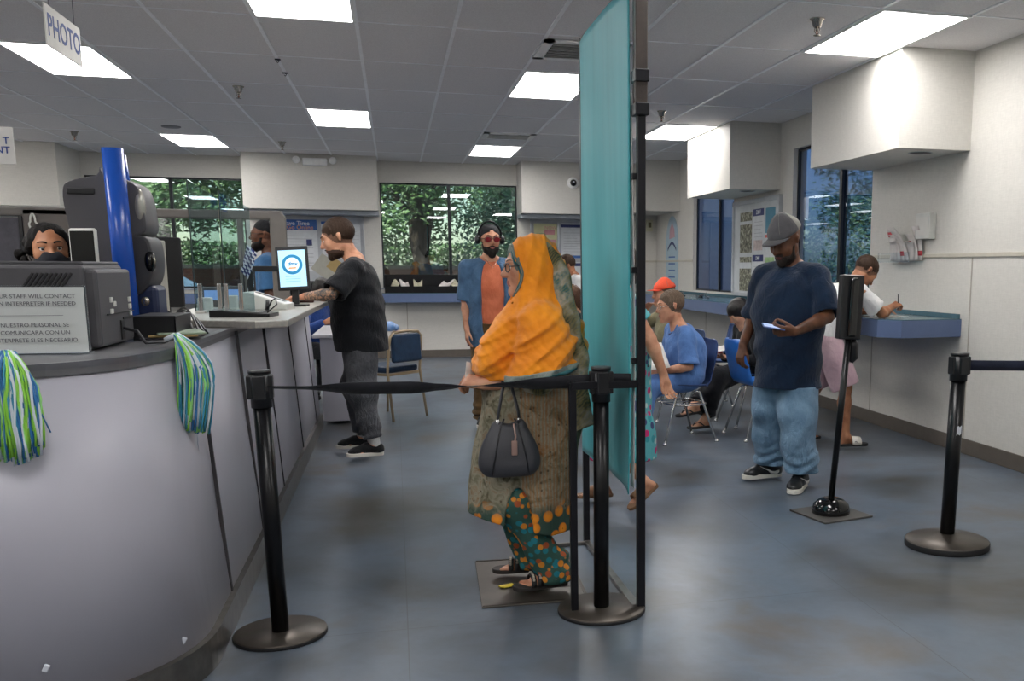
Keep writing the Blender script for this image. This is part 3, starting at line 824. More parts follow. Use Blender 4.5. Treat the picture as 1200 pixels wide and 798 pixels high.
for (x0, y0, ci, rj) in lights:
    lab = LL.get((ci, rj), 'flush rectangular ceiling light panel outside the frame of the photo')
    if proto is None:
        proto = thing('ceiling_light', lab, 'light', (x0+.305, y0+.61, H-.012), 0, 'flush ceiling light panels')
        b = MB(); w, l = .305, .61
        for a in ((-w, -w+.022, -l, l), (w-.022, w, -l, l), (-w, w, -l, -l+.022), (-w, w, l-.022, l)): b.box(*a, -.002, .010)
        b.build('frame', M_lf, proto)
        MB().box(-w+.018, w-.018, -l+.018, l-.018, .0, .008).build('diffuser', M_diff, proto); cur = proto
    else:
        cur = copy_tree(proto, None, lab); cur.location = (x0+.305, y0+.61, H-.012)
M_dark = mat('soot_black', '101113', .5)
def vent(label, x0, y0, w, l):
    t_ = thing('ceiling_vent', label, 'vent', (x0+w/2, y0+l/2, H-.014))
    b = MB(); a, c_ = w/2, l/2; m = .07
    b.box(-a, a, -c_, -c_+m, -.004, .01).box(-a, a, c_-m, c_, -.004, .01).box(-a, -a+m, -c_, c_, -.004, .01).box(a-m, a, -c_, c_, -.004, .01)
    b.build('frame', M_lf, t_); MB().box(-a+m, a-m, -c_+m, c_-m, .006, .012).build('duct', M_dark, t_)
    n = 6
    for i in range(n):
        y = -c_+m+(2*c_-2*m)*(i+.5)/n
        MB().box(-a+m, a-m, y-.018, y+.018, -.003, -.0005, rot=Matrix.Rotation(.6, 3, 'X')).build('louvre', M_lf, t_)
vent('white louvred air vent in the ceiling beside the top of the teal banner', 1.049, 6.86, .61, .61)
vent('slim white louvred air vent in the far ceiling before the back window', 1.06, 11.64, .61, .50)
M_brass = mat('brushed_nickel', 'b5aea4', .25, metal=.9); M_copper = mat('red_glass_bulb', '9c4a34', .3)
spr = [((2.61, 5.87), 'sprinkler head on the ceiling beside the large bright light panel'), ((-1.24, 9.38), 'sprinkler head on the ceiling right of the PHOTO sign'),
       ((-3.52, 13.0), 'sprinkler head on the ceiling above the far left wall box'), ((-1.29, 13.3), 'sprinkler head on the ceiling left of the emergency light'),
       ((2.63, 9.62), 'sprinkler head on the ceiling just right of the banner post')]
p0 = None
for (x, y), lab in spr:
    if p0 is None:
        p0 = thing('sprinkler', lab, 'sprinkler', (x, y, H), 0, 'ceiling fire sprinklers')
        MB().lathe([(.048, -.001), (.048, -.006), (.036, -.012), (.026, -.05), (.0, -.052)], n=20).build('escutcheon', M_brass, p0)
        b = MB(); b.cyl((0, 0, -.05), (0, 0, -.075), .010).tube([(-.014, 0, -.05), (-.018, 0, -.075), (0, 0, -.098)], .003, 6).tube([(.014, 0, -.05), (.018, 0, -.075), (0, 0, -.098)], .003, 6)
        b.lathe([(0, -.097), (.022, -.099), (.022, -.102), (0, -.103)], n=16); b.build('deflector', M_brass, p0)
        MB().cyl((0, 0, -.072), (0, 0, -.096), .004).build('bulb', M_copper, p0)
    else: o = copy_tree(p0, None, lab); o.location = (x, y, H)
o = MB().lathe([(.10, 0), (.10, -.008), (.085, -.014), (0, -.014)], (-2.34, 12.23, H)).build('ceiling_speaker', mat('grille_grey', '8e8c90', .6)); tag(o, 'round grey speaker grille in the ceiling left of the small far light panel', 'speaker')
for (x, y), lab in (((-.78, 8.06), 'small dark hook clipped to the ceiling grid, nearer of two'), ((-.78, 8.59), 'small dark hook clipped to the ceiling grid, farther of two')):
    b = MB(); b.box(x-.02, x+.02, y-.008, y+.008, H-.016, H-.007).tube([(x, y, H-.014), (x+.010, y, H-.024), (x, y, H-.034), (x-.008, y, H-.026)], .003, 6)
    tag(b.build('ceiling_hook', M_dark), lab, 'hook', 'hooks on the ceiling grid')
# emergency light on the back dropped box
t_ = thing('emergency_light', 'white emergency light with two lamp heads on the back box left of the window', 'light', (-1.0, 14.6, 2.80))
MB().box(-.16, .16, -.07, -.001, -.05, .05, .012).build('battery_case', M_lf, t_)
for e in (-1, 1):
    R = Matrix.Rotation(PI/2, 3, 'X'); MB().lathe([(0, 0), (.035, .0), (.050, .06), (.046, .075), (0, .077)], (e*.24, -.02, .02), 18, R).build('lamp_head', M_lf, t_)
# dome camera, alarm box, wall leaflet holder
t_ = thing('security_camera', 'white dome security camera with a black eye on the back box', 'camera', (2.62, 14.6, 2.61))
R = Matrix.Rotation(PI/2, 3, 'X')
MB().lathe([(.085, 0), (.085, .03), (.07, .055), (.045, .06)], n=28, R=R).build('housing', M_lf, t_); MB().ball((0, -.055, 0), .050, 18).build('dome', mat('smoked_dome', '0a0b0d', .08), t_)
MB().ball((0, -.10, .01), .012, 10).build('lens', mat('lens_glint', 'c4c8d2', .2), t_)  # small pale ball, a highlight painted onto the front of the dome
t_ = thing('wall_alarm', 'small cream alarm box with a dark strobe on the far back wall', 'alarm', (4.0-.05, YB, 2.03))
MB().box(-.05, .05, -.05, -.001, -.09, .09, .008).build('case', mat('cream_plastic', 'cdc9ae', .5), t_); MB().box(-.025, .025, -.062, -.05, -.03, .05, .004).build('strobe', mat('strobe_smoke', '6f6a52', .2), t_)
# dark round openings under the wall boxes
for (x, y, z), lab in (((3.80, 6.62, 2.22), 'dark recessed downlight under the nearest right wall box'), ((3.80, 10.3, 2.21), 'dark recessed downlight under the middle right wall box'), ((3.83, 14.1, 2.19), 'dark recessed downlight under the farthest right wall box')):
    t_ = thing('recessed_downlight', lab, 'light', (x, y, z), 0, 'downlights under the wall boxes')
    MB().lathe([(.085, -.001), (.092, -.004), (.082, -.006), (.078, -.001)], n=28).build('trim_ring', M_trimgrey, t_); MB().lathe([(0, -.0012), (.078, -.0012), (.078, -.003), (0, -.003)], n=28).build('baffle', M_dark, t_)
# ------------------------------------------------------------------ outside the windows
def leaf_mat(name, a, b_):
    t = NT(name); g = t.node('ShaderNodeNewGeometry'); t.base(t.ramp(g.outputs['Random Per Island'], [(0, a), (.5, b_), (1, 'c2d4a4')]))
    t.set(rough=.5, spec=.4); t.p.inputs['Transmission Weight'].default_value = 0; return t.m
M_leaf = leaf_mat('tree_leaves', '3c6038', '86a868'); M_leaf2 = leaf_mat('cool_leaves', '3a6450', '7cab94')
M_bark = mat('bark', '54463c', .9, scale=9, bump=.8, bscale=20, var=.3)
def tree(name, label, x, y, h, cr, n, m, trunk=.14, lean=0, seed=1, group='trees outside the windows', lo=.35, ls=.055):
    rnd = random.Random(seed); t_ = thing(name, label, 'tree', (x, y, -.1), 0, group)
    b = MB(); top = Vector((lean, 0, h*.55)); pts = [Vector((0, 0, 0)), Vector((lean*.2+.05, 0, h*.18)), Vector((lean*.6-.04, .03, h*.36)), top]
    b.tube(pts, [trunk*1.25, trunk, trunk*.8, trunk*.6], 10)
    ends = []
    for i in range(8):
        a = 2*PI*i/8+rnd.random(); s0 = pts[1].lerp(top, .3+.7*rnd.random()); e = s0+Vector((math.cos(a)*cr*.75, math.sin(a)*cr*.75, h*(.10+.28*rnd.random())))
        mid = s0.lerp(e, .5)+Vector((0, 0, .12*h*rnd.random()-.02)); b.tube([s0, mid, e], [trunk*.45, trunk*.28, trunk*.1], 7); ends += [e, mid]
    b.build('trunk', M_bark, t_)
    bm = bmesh.new(); cl_ = []
    for i in range(34):
        a = rnd.random()*2*PI; r = cr*math.sqrt(rnd.random()); z = h*(lo+(1-lo)*rnd.random()); cl_.append((Vector((lean+r*math.cos(a), r*math.sin(a), z)), .35+.45*rnd.random()))
    cl_ += [(e, .6) for e in ends]
    for i in range(n):
        c, rr = cl_[rnd.randrange(len(cl_))]
        d = Vector((rnd.gauss(0, 1), rnd.gauss(0, 1), rnd.gauss(0, .8))); d.normalize(); p = c+d*rr*rnd.random()**.4
        s = ls*(.6+.8*rnd.random()); u = Vector((rnd.gauss(0, 1), rnd.gauss(0, 1), rnd.gauss(0, .5)-.3)).normalized(); v = u.orthogonal().normalized(); w_ = u.cross(v)
        vs = [bm.verts.new(p-u*s), bm.verts.new(p+v*s*.45+w_*s*.12), bm.verts.new(p+u*s), bm.verts.new(p-v*s*.45+w_*s*.12)]
        bm.faces.new(vs)
    me = bpy.data.meshes.new('foliage'); bm.to_mesh(me); bm.free(); me.materials.append(m); o = bpy.data.objects.new('foliage', me); C.objects.link(o); o.parent = t_; return t_
tree('street_tree', 'leaning dark-trunked tree in the middle of the right back window', .62, 18.6, 5.4, 1.8, 15000, M_leaf, .17, -.25, 3, lo=.40)
tree('street_tree', 'bushy green tree at the left part of the right back window', -1.1, 20.2, 4.8, 1.3, 11000, M_leaf, .10, .1, 5, lo=.40)
tree('street_tree', 'cool green tree behind the right edge of the right back window', 2.7, 20.8, 5.2, 1.4, 17000, M_leaf2, .12, .1, 8, lo=.34)
tree('street_tree', 'sunlit tree in the right half of the left back window', -3.9, 19.0, 5.6, 1.5, 17000, M_leaf, .12, .1, 11, lo=.42)
tree('street_tree', 'cool leafy tree filling the left half of the left back window', -7.0, 19.6, 5.6, 1.6, 17000, M_leaf2, .12, .1, 13, lo=.40)
tree('street_tree', 'dark leafy tree outside the right wall window beside the writing man', 8.2, 12.4, 4.8, 1.9, 14000, M_leaf2, .13, .2, 17, lo=.2)
tree('street_tree', 'slim tree outside the right wall window near its far edge', 9.4, 16.5, 5.0, 1.9, 14000, M_leaf2, .12, 0, 19, lo=.2)
def hedge(label, x0, x1, y, h, n, m, seed):
    rnd = random.Random(seed); bm = bmesh.new()
    for i in range(n):
        p = Vector((x0+(x1-x0)*rnd.random(), y+.5*(rnd.random()-.5), h*rnd.random()**.7)); s = .06*(.6+.8*rnd.random())
        u = Vector((rnd.gauss(0, 1), rnd.gauss(0, 1), rnd.gauss(0, 1))).normalized(); v = u.orthogonal().normalized()
        bm.faces.new([bm.verts.new(p-u*s), bm.verts.new(p+v*s*.5), bm.verts.new(p+u*s), bm.verts.new(p-v*s*.5)])
    me = bpy.data.meshes.new('hedge'); bm.to_mesh(me); bm.free(); me.materials.append(m); o = bpy.data.objects.new('hedge', me); C.objects.link(o)
    tag(o, label, 'hedge'); return o
hedge('low leafy hedge behind the brick planter outside the back windows', -9, 6, 23.5, 1.9, 22000, M_leaf, 2)
t = NT('red_brick'); bk = t.node('ShaderNodeTexBrick'); bk.inputs['Scale'].default_value = 4; bk.inputs['Color1'].default_value = lin('b06a55'); bk.inputs['Color2'].default_value = lin('9c5a4a'); bk.inputs['Mortar'].default_value = lin('b4a498')
bk.inputs['Mortar Size'].default_value = .012
t.link(t.mapped((1, 1, 1), (PI/2, 0, 0)), bk.inputs['Vector']); t.base(bk.outputs[0]); t.set(rough=.9); M_brick = t.m
pw = thing('planter_wall', 'low red brick planter wall outside the back windows', 'wall', (0, 21.6, -.1))
MB().box(-9, 7, -.12, .12, 0, 1.42).build('brickwork', M_brick, pw); MB().box(-9.02, 7.02, -.16, .16, 1.42, 1.50, .01).build('coping', mat('pale_coping', 'b0a79c', .8), pw)
struct('ground', MB().box(-30, 30, YB+.15, 60, -.2, -.1).box(XR+.15, 40, -10, YB+.15, -.2, -.1), mat('asphalt', '77777a', .9, scale=3, bump=.3, bscale=60))
M_cb = mat('silver_blue_paint', '8fa3c4', .25, metal=.3); M_tyre = mat('tyre', '17181a', .8); M_cg = mat('car_glass', '1c242e', .08)
def car(label, x, y, paint, ang=0):
    t_ = thing('car', label, 'car', (x, y, -.1), ang, 'cars parked outside')
    prof = [(-2.1, .30), (-2.15, .62), (-1.95, .80), (-1.15, .92), (-.55, 1.38), (.75, 1.42), (1.45, 1.0), (2.05, .92), (2.15, .60), (2.1, .30)]
    Mx = Matrix.Rotation(PI/2, 4, 'X'); MB().prism(prof, -.85, .85, .06, Mx).build('bodywork', paint, t_)
    b = MB()
    for s in (-1, 1): b.prism([(-1.0, .93), (-.50, 1.31), (.08, 1.34), (.08, .95)], s*.86-.006, s*.86+.006, 0, Mx); b.prism([(.16, .95), (.16, 1.34), (.70, 1.34), (1.25, 1.0)], s*.86-.006, s*.86+.006, 0, Mx)
    b.build('side_windows', M_cg, t_)
    for wx in (-1.35, 1.35):
        for s in (-1, 1):
            MB().cyl((wx, s*.72, .32), (wx, s*.88, .32), .32, n=24).build('wheel', M_tyre, t_)
car('pale blue parked car outside the left back window', -4.4, 17.3, M_cb); car('white parked car outside the left back window, farther left', -9.4, 17.3, mat('white_paint', 'd8dce2', .3))

# ------------------------------------------------------------------ service counter
M_lam = mat('grey_lilac_laminate', 'a9a8b2', .42, var=.03, scale=4); M_lam_top = mat('speckled_counter_top', 'a8a49d', .3, var=.12, scale=60)
M_edge = mat('dark_counter_edge', '55565c', .3); M_kick = mat('scuffed_steel_kick', '6d6a66', .32, metal=.7, var=.2, scale=20); M_top_dark = mat('grey_counter_top', '5d5d60', .4)
M_joint = mat('dark_joint', '3c3a3d', .6)
def arc(cx, cy, r, a0, a1, n): return [(cx+r*math.cos(math.radians(a0+(a1-a0)*i/n)), cy+r*math.sin(math.radians(a0+(a1-a0)*i/n))) for i in range(n+1)]
face = [(-3.2, 2.85), (-2.4, 2.86), (-1.75, 2.90), (-1.42, 2.95)]+arc(-1.25, 3.55, .59, -78, 0, 14)+[(-.66, 3.75), (-.66, 8.75)]
def offs(path, d):
    out = []
    for i, p in enumerate(path):
        a = Vector(path[max(i-1, 0)]); c = Vector(path[min(i+1, len(path)-1)]); t_ = (c-a).normalized(); n = Vector((t_.y, -t_.x)); q = Vector(p)+n*d; out.append((q.x, q.y))
    return out
def ribbon_solid(b, path, d0, d1, z0, z1):
    o = offs(path, d0); i = offs(path, d1); b.prism(o+i[::-1], z0, z1, 0, None, False)
ct = thing('service_counter', 'long curved grey service counter with panelled front and steel kick strip', 'counter', (0, 0, 0))
def leaned(d=0):
    # the upper edge sits back from the foot, a little more around the curved corner
    out = []
    for i, p in enumerate(face):
        k = min(1, max(0, (3.95-p[1])/.5)); out.append(offs(face, -.062-.070*k+d)[i])
    return out
b = MB(); lo_, hi_ = offs(face, 0), leaned(); b.grid([[(x0, y0, .10), (x1, y1, 1.077)] for (x0, y0), (x1, y1) in zip(lo_, hi_)], True, th=.012); o = b.build('front_panel', M_lam, ct)
b = MB(); ribbon_solid(b, face, .022, -.02, 0, .115); b.build('kick_strip', M_kick, ct)
b = MB(); b.prism(leaned(.012)+leaned(-.02)[::-1], 1.070, 1.0885); b.build('edge_trim', M_edge, ct)
inner = leaned(.010)+[(-1.17, 8.75), (-1.17, 4.60), (-1.32, 4.38), (-1.6, 4.15), (-3.2, 4.05)]
MB().prism(inner, 1.05, 1.088).build('counter_top', M_top_dark, ct)
for y in (3.95, 4.9, 5.85, 7.1, 8.33): MB().prism([(-.668, .115), (-.655, .115), (-.717, 1.07), (-.730, 1.07)], -.007, .007, 0, Matrix.Translation((0, y, 0)) @ Matrix.Rotation(PI/2, 4, 'X')).build('joint_strip', M_joint, ct)
MB().box(-1.17, -.74, 8.72, 8.75, .0, 1.05).build('end_panel', M_lam, ct)
b = MB(); b.prism([(-1.13, 8.7), (-1.13, 4.50), (-1.30, 4.30), (-1.6, 4.08), (-3.2, 3.98), (-3.2, 4.01), (-1.61, 4.11), (-1.32, 4.33), (-1.16, 4.52), (-1.16, 8.7)], 0, 1.05); b.build('back_panel', M_lam, ct)
for (cx_, cy_, cz_) in ((-.712, 3.33, .155), (-1.0, 2.985, .235)):
    MB().box(cx_-.008, cx_+.008, cy_-.008, cy_+.003, cz_-.011, cz_+.011, .003, rot=Matrix.Rotation(.5, 3, 'Y')).build('torn_label', mat('torn_paper', 'c8ccd4', .8), ct)
# raised slab
rs = thing('transaction_shelf', 'pale speckled raised shelf on the far half of the service counter', 'counter', (0, 0, 0))
MB().prism([(-.49, 4.86), (-.47, 8.45), (-1.16, 8.45), (-1.16, 5.08), (-1.10, 5.02), (-.62, 4.76)], 1.088, 1.122, .006).build('shelf_slab', M_lam_top, rs)
# side desk beyond the counter end
sd_ = thing('side_desk', 'pale grey laminate desk standing beyond the end of the service counter', 'desk', (0, 0, 0))
MB().box(-.64, -.40, 8.82, 10.1, .03, .76, .006).build('desk_side', M_lam, sd_); MB().box(-.70, -.36, 8.78, 10.2, .76, .79, .006).build('desk_top', mat('white_desk_top', 'bcbcc0', .4), sd_)

# ------------------------------------------------------------------ queue barriers
M_post = mat('black_powder_coat', '08090c', .30, spec=.35); M_disc = mat('worn_steel_disc', '544e48', .40, metal=.75, var=.15, scale=9); M_belt = cloth('black_belt_webbing', '23242a', '17181c', .8, 300, bump=.1); M_navybelt = cloth('navy_belt_webbing', '1b2236', '131828', .8, 300, bump=.1)
def stanchion(label, x, y, h, R, lean=(0, 0), dome=False, r=.031, rim=M_disc, capl=.125, twist=0):
    t_ = thing('queue_stanchion', label, 'barrier post', (x, y, 0), twist, 'belt barrier posts')
    if dome: MB().lathe([(R, 0), (R*1.0, .028), (R*.97, .036), (R*.5, .050), (.04, .066), (0, .066)], n=56).build('base_plate', [rim], t_)
    else: MB().lathe([(R*.99, 0), (R, .004), (R, .014), (R*.985, .018), (0, .021)], n=64).build('base_plate', [rim], t_)
    rt_ = .030 if dome else .012
    MB().lathe([(R*1.002, .0), (R*1.008, .003), (R*1.008, rt_-.002), (R*1.002, rt_)], n=64).build('rubber_ring', mat('black_rubber', '121214', .7), t_)
    tx, ty = lean; zb = .05 if dome else .018
    MB().tube([(0, 0, zb), (tx*(h-capl)/h, ty*(h-capl)/h, h-capl)], r, 24).build('pole', M_post, t_)
    b = MB(); cx, cy = tx, ty
    b.tube([(cx*(h-capl)/h, cy*(h-capl)/h, h-capl-.012), (cx, cy, h-.004)], r*1.18, 24).tube([(cx, cy, h-.012), (cx, cy, h)], r*1.26, 24)
    for e in (-1, 1): b.box(cx+e*r*1.12-.010, cx+e*r*1.12+.010, cy-.022, cy+.022, h-.105, h-.018, .004); b.box(cx-.022, cx+.022, cy+e*r*1.12-.010, cy+e*r*1.12+.010, h-.105, h-.018, .004)
    b.build('belt_head', mat('black_plastic', '141518', .38), t_); return t_
stanchion('black belt post with a flat disc base in front of the curved counter, at left', -.462, 3.72, 1.0, .166, (-.022, .02))
stanchion('black belt post with a flat disc base in front of the teal banner, at centre', .758, 3.67, .99, .175, (.004, 0))
sr = stanchion('taller-based black belt post with a domed disc base, at the right', 2.62, 4.14, .967, .205, (.020, 0), dome=True, r=.036)
MB().grid([[(-.012+.024*i/3, -.0385, .565+.02*j+(.008 if (i+j) % 2 else 0)) for j in range(3)] for i in range(4)], False, th=.001).build('sticker_scrap', mat('torn_paper', 'c8ccd4', .8), sr, loc=(.012, 0, 0))
def belt(label, p0, p1, sag, w, tw, m, group=None, n=40):
    p0, p1 = Vector(p0), Vector(p1); d = (p1-p0).normalized(); sd = d.cross(Vector((0, 0, 1))).normalized(); up = sd.cross(d); P = []
    for i in range(n+1):
        t_ = i/n; c = p0.lerp(p1, t_)-Vector((0, 0, sag*4*t_*(1-t_))); a = tw(t_); u = up*math.cos(a)+sd*math.sin(a); P.append([c-u*w/2, c+u*w/2])
    b = MB(); b.grid(P, True, th=.002); o = b.build('retractable_belt', m); tag(o, label, 'barrier belt', group); return o
def tw1(t_):
    # lies almost flat near the left post and again before the woman, upright near the right post
    k = [(0, 1.30), (.10, 1.25), (.28, .45), (.42, .40), (.52, 1.0), (.62, 1.52), (.72, 1.1), (.85, .4), (1, .05)]
    for (a, v), (c_, u) in zip(k, k[1:]):
        if a <= t_ <= c_: s = (t_-a)/(c_-a); s = s*s*(3-2*s); return v+(u-v)*s
    return 0
belt('twisted black belt stretched from the left post to the centre post', (-.455, 3.735, .935), (.722, 3.67, .935), .012, .052, tw1, M_belt)
belt('short black belt from the centre post to the banner frame', (.797, 3.67, .945), (.875, 3.64, .945), 0, .035, lambda t_: 0, M_belt)
belt('dark navy belt running out of the photo from the right domed post', (2.678, 4.14, .905), (4.3, 3.9, .91), .01, .050, lambda t_: 0, M_navybelt)

# ------------------------------------------------------------------ teal photo banner on its frame
t = NT('teal_satin_cloth'); sx = t.noise(2.2, 3, .5, vec=t.mapped((4, 4, .5))); t.base(t.ramp(sx, [(.25, '3c9fa9'), (.5, '46aab3'), (.8, '50b4bc')])); t.set(rough=.5, spec=.25); t.p.inputs['Sheen Weight'].default_value = .08
t.bump(sx, .08, .05); M_teal = t.m
bn = thing('backdrop_banner', 'tall teal cloth photo backdrop hanging on a black metal frame behind the woman in orange', 'banner', (0, 0, 0))
M_ff = mat('black_frame_metal', '121218', .4, metal=.3); M_wood = mat('worn_dark_wood', '3c332e', .6, var=.3, scale=12, bump=.3)
NY, NZ = 30, 60; P = []
for i in range(NY+1):
    u = i/NY; row = []
    for j in range(NZ+1):
        v = j/NZ; y = 3.665+.98*u; z = .475+.035*math.sin(PI*u)*.3+(2.40-.475)*v
        x = .872+.004*math.sin(5*u+1.5*v)+.006*math.sin(13*u+2.0*math.sin(3*v))*(.3+.7*(1-v))+.02*math.sin(PI*u)*(1-v)
        row.append((x, y+.012*math.sin(6*v)*(u > .5), z))
    P.append(row)
MB().grid(P, True, th=.004).build('teal_cloth', M_teal, bn)
P = [[(.893+.006*math.sin(5*v_), 3.662+.05*u_+.008*math.sin(7*v_), .50+1.52*v_) for v_ in np.linspace(0, 1, 30)] for u_ in np.linspace(0, 1, 4)]
MB().grid(P, True, th=.003).build('white_lining_edge', cloth('white_lining', 'c9c8c4', None, .9, 300), bn)
MB().box(.898, .930, 3.625, 3.657, .0, 2.0, .003).build('post', M_ff, bn)
MB().box(.888, .934, 3.612, 3.665, 1.96, 2.62, .004).build('timber_extension', M_wood, bn)
for z in (1.93, 2.05): MB().box(.884, .938, 3.604, 3.672, z, z+.045, .003).build('clamp', M_ff, bn)
MB().box(.868, .898, 4.62, 4.65, .0, 2.42, .003).build('post', M_ff, bn)
MB().box(.872, .896, 3.66, 4.64, 2.395, 2.42, .003).build('top_rail', M_ff, bn)
MB().box(.632, .660, 3.645, 3.673, .0, .93, .003).build('front_leg', M_ff, bn)
MB().box(.640, .900, 3.628, 3.650, .0, .018, .003).build('foot_bar', M_kick, bn)
MB().box(.70, .898, 4.60, 4.62, .0, .018, .003).build('foot_bar', M_kick, bn)
b = MB(); b.prism([(.880, 3.65), (.915, 3.65), (.895, 4.62), (.868, 4.62)], .0, .020, .002); b.build('side_bar', M_kick, bn)
MB().box(.640, .910, 3.64, 3.66, .905, .935, .003).build('cross_bar', M_ff, bn)
for z in (1.0, 1.35, 1.7): MB().box(.880, .905, 3.640, 3.668, z, z+.022, .002).build('cloth_clip', M_ff, bn)

# floor plate under the woman, and the yellow tag on it
t_ = thing('footprint_plate', 'scuffed grey steel plate on the floor under the woman in orange', 'floor plate', (0, 0, 0))
b = MB(); b.prism([(.292, 3.81), (.735, 3.80), (.760, 4.42), (.315, 4.45)], 0, .008, .003); b.build('plate', mat('scuffed_plate', '5d5852', .38, metal=.6, var=.2, scale=9), t_)
b = MB(); b.prism([(.296, 3.814), (.731, 3.804), (.756, 4.416), (.319, 4.446), (.319, 4.436), (.744, 4.406), (.721, 3.816), (.306, 3.826)], .008, .011); b.build('raised_rim', M_disc, t_)
b = MB()
for (x, y) in ((.66, 4.02), (.66, 4.20)): b.lathe([(0, .0082), (.05, .0082), (.05, .009), (0, .009)], (x, y, 0), 20)
b.build('footprint_mark', mat('pale_print', '8d8a86', .5), t_)

# ------------------------------------------------------------------ sanitizer stand
ss = thing('sanitizer_stand', 'black floor stand with a tall narrow dispenser head and weighted square base', 'dispenser stand', (2.325, 4.86, 0))
MB().box(-.165, .165, -.165, .165, 0, .010, .002, rot=Matrix.Rotation(.22, 3, 'Z')).build('base_plate', mat('grey_slate_plate', '4a4744', .5), ss)
MB().lathe([(.105, .010), (.108, .03), (.098, .06), (.070, .085), (.055, .092), (.0, .094)], n=40).build('weight_dome', mat('gloss_black', '08090a', .12, spec=.7), ss)
MB().tube([(0, 0, .09), (.075, 0, 1.02)], .018, 16).build('pole', M_post, ss)
MB().box(.010, .140, -.03, .03, .985, 1.335, .008, rot=Matrix.Rotation(.04, 3, 'Y')).build('back_plate', mat('satin_black', '16171a', .35), ss)
MB().box(.052, .100, -.06, -.028, 1.0, 1.32, .012, rot=Matrix.Rotation(.04, 3, 'Y')).build('dispenser_body', mat('gloss_black', '08090a', .12), ss)
MB().tube([(.105, .03, .985), (.118, .03, .95), (.118, .03, .88), (.105, .03, .855)], [.022, .030, .030, .014], 14).build('drip_cup', mat('satin_black', '16171a', .35), ss)

# ------------------------------------------------------------------ chairs
M_gold = mat('brass_painted_tube', 'b09c7e', .35, metal=.35); M_bpad = cloth('navy_vinyl_pad', '1f3a56', '182c44', .5, 200, bump=.15)
bc = thing('banquet_chair', 'navy padded stacking chair with a pale gold frame behind the man in black', 'chair', (-.09, 9.20, 0), math.radians(46))
b = MB(); w = .205
for e in (-1, 1): b.tube([(e*(w+.012), -.26, .0), (e*w, -.20, .44), (e*w, -.225, .66), (e*(w-.01), -.235, .75), (e*(w-.05), -.238, .79)], .0125, 10)
b.tube([(-(w-.05), -.238, .79), (0, -.240, .80), (w-.05, -.238, .79)], .0125, 10); b.build('back_frame', M_gold, bc)
for e in (-1, 1): MB().tube([(e*(w-.005), .19, .42), (e*(w+.012), .235, .0)], .0125, 10).build('leg', M_gold, bc)
MB().box(-w, w, -.20, -.175, .40, .425, .004).box(-w, w, .17, .195, .40, .425, .004).box(-w, -w+.02, -.2, .19, .40, .425, .004).box(w-.02, w, -.2, .19, .40, .425, .004).build('seat_frame', M_gold, bc)
MB().box(-w+.005, w-.005, -.19, .21, .425, .485, .022).build('seat', M_bpad, bc)
MB().box(-w+.022, w-.022, -.255, -.215, .52, .775, .030, rot=Matrix.Rotation(-.05, 3, 'X')).build('backrest', M_bpad, bc)
cap_ = MB(); cap_.ball((0, 0, .0), (.055, .05, .045), 14); cap_.ball((.05, .0, -.01), (.03, .035, .03), 12)
t_ = cap_.build('crumpled_cap', cloth('sky_blue_cotton', '6f9fdc', 'b8cbe6', .9)); t_.location = (-.055, 8.925, .848); tag(t_, 'small crumpled light blue cap perched on the navy stacking chair', 'cap')

M_chrome = mat('chrome_tube', 'd0d0ce', .22, metal=.85, var=.02); M_shell = mat('navy_plastic_shell', '2b4676', .38); M_shell2 = mat('bright_blue_plastic_shell', '2a6cc0', .35)
def shell_mesh(b):
    # seat and back as one bent shell, facing +y
    prof = [(.215, .440, .19), (.20, .452, .205), (.12, .447, .215), (.0, .440, .22), (-.12, .438, .215), (-.175, .452, .21), (-.205, .49, .205), (-.225, .56, .20), (-.245, .64, .205), (-.262, .72, .205), (-.272, .775, .19), (-.276, .80, .16), (-.277, .806, .10)]
    P = []
    for (y, z, w_) in prof:
        row = []
        for i in range(13):
            u = -1+2*i/12; x = u*w_; lift = .028*abs(u)**3
            if z < .46 and y > -.13: row.append((x, y, z+lift))
            else: row.append((x, y+lift*1.2, z-.0))
        P.append(row)
    b.grid(P, True, th=.007); return b
def shell_chair(label, x, y, rz, m, rack=False):
    t_ = thing('shell_chair', label, 'chair', (x, y, 0), rz, 'plastic shell waiting chairs')
    shell_mesh(MB()).build('shell', m, t_)
    for ex in (-1, 1):
        for ey in (-1, 1):
            MB().tube([(ex*.13, ey*.05, .415), (ex*.16, ey*.10, .40), (ex*.215, ey*.225, .012)], .0105, 10).build('leg', M_chrome, t_)
            MB().lathe([(.016, 0), (.018, .006), (.012, .022)], (ex*.2165, ey*.228, 0), 14).build('glide', M_chrome, t_)
    b = MB(); b.tube([(-.15, -.06, .418), (.15, -.06, .418)], .009, 8).tube([(-.15, .06, .418), (.15, .06, .418)], .009, 8); b.build('seat_brace', M_chrome, t_)
    if rack:
        pts = [(.235*math.copysign(abs(math.cos(a))**.6, math.cos(a))*.9, .16*math.copysign(abs(math.sin(a))**.6, math.sin(a))-.02, .305) for a in np.linspace(0, 2*PI, 28)[:-1]]
        b = MB(); b.tube(pts, .006, 8, closed=True)
        for xx in (-.12, 0, .12): b.tube([(xx, -.17, .305), (xx, .14, .305)], .004, 6)
        for ex in (-1, 1): b.tube([(ex*.14, .1, .31), (ex*.14, .07, .40)], .004, 6)
        b.build('book_rack', M_chrome, t_)
    return t_
shell_chair('navy plastic shell chair with a wire rack under the man in blue scrubs', 2.17, 7.38, math.radians(100), M_shell, True)
shell_chair('empty navy plastic shell chair showing its back between the two seated readers', 3.02, 9.25, math.radians(80), M_shell)
shell_chair('navy plastic shell chair under the woman with black hair', 3.0, 7.99, math.radians(95), M_shell)
shell_chair('bright blue plastic shell chair just left of the standing man in navy', 2.86, 7.36, math.radians(-85), M_shell2)
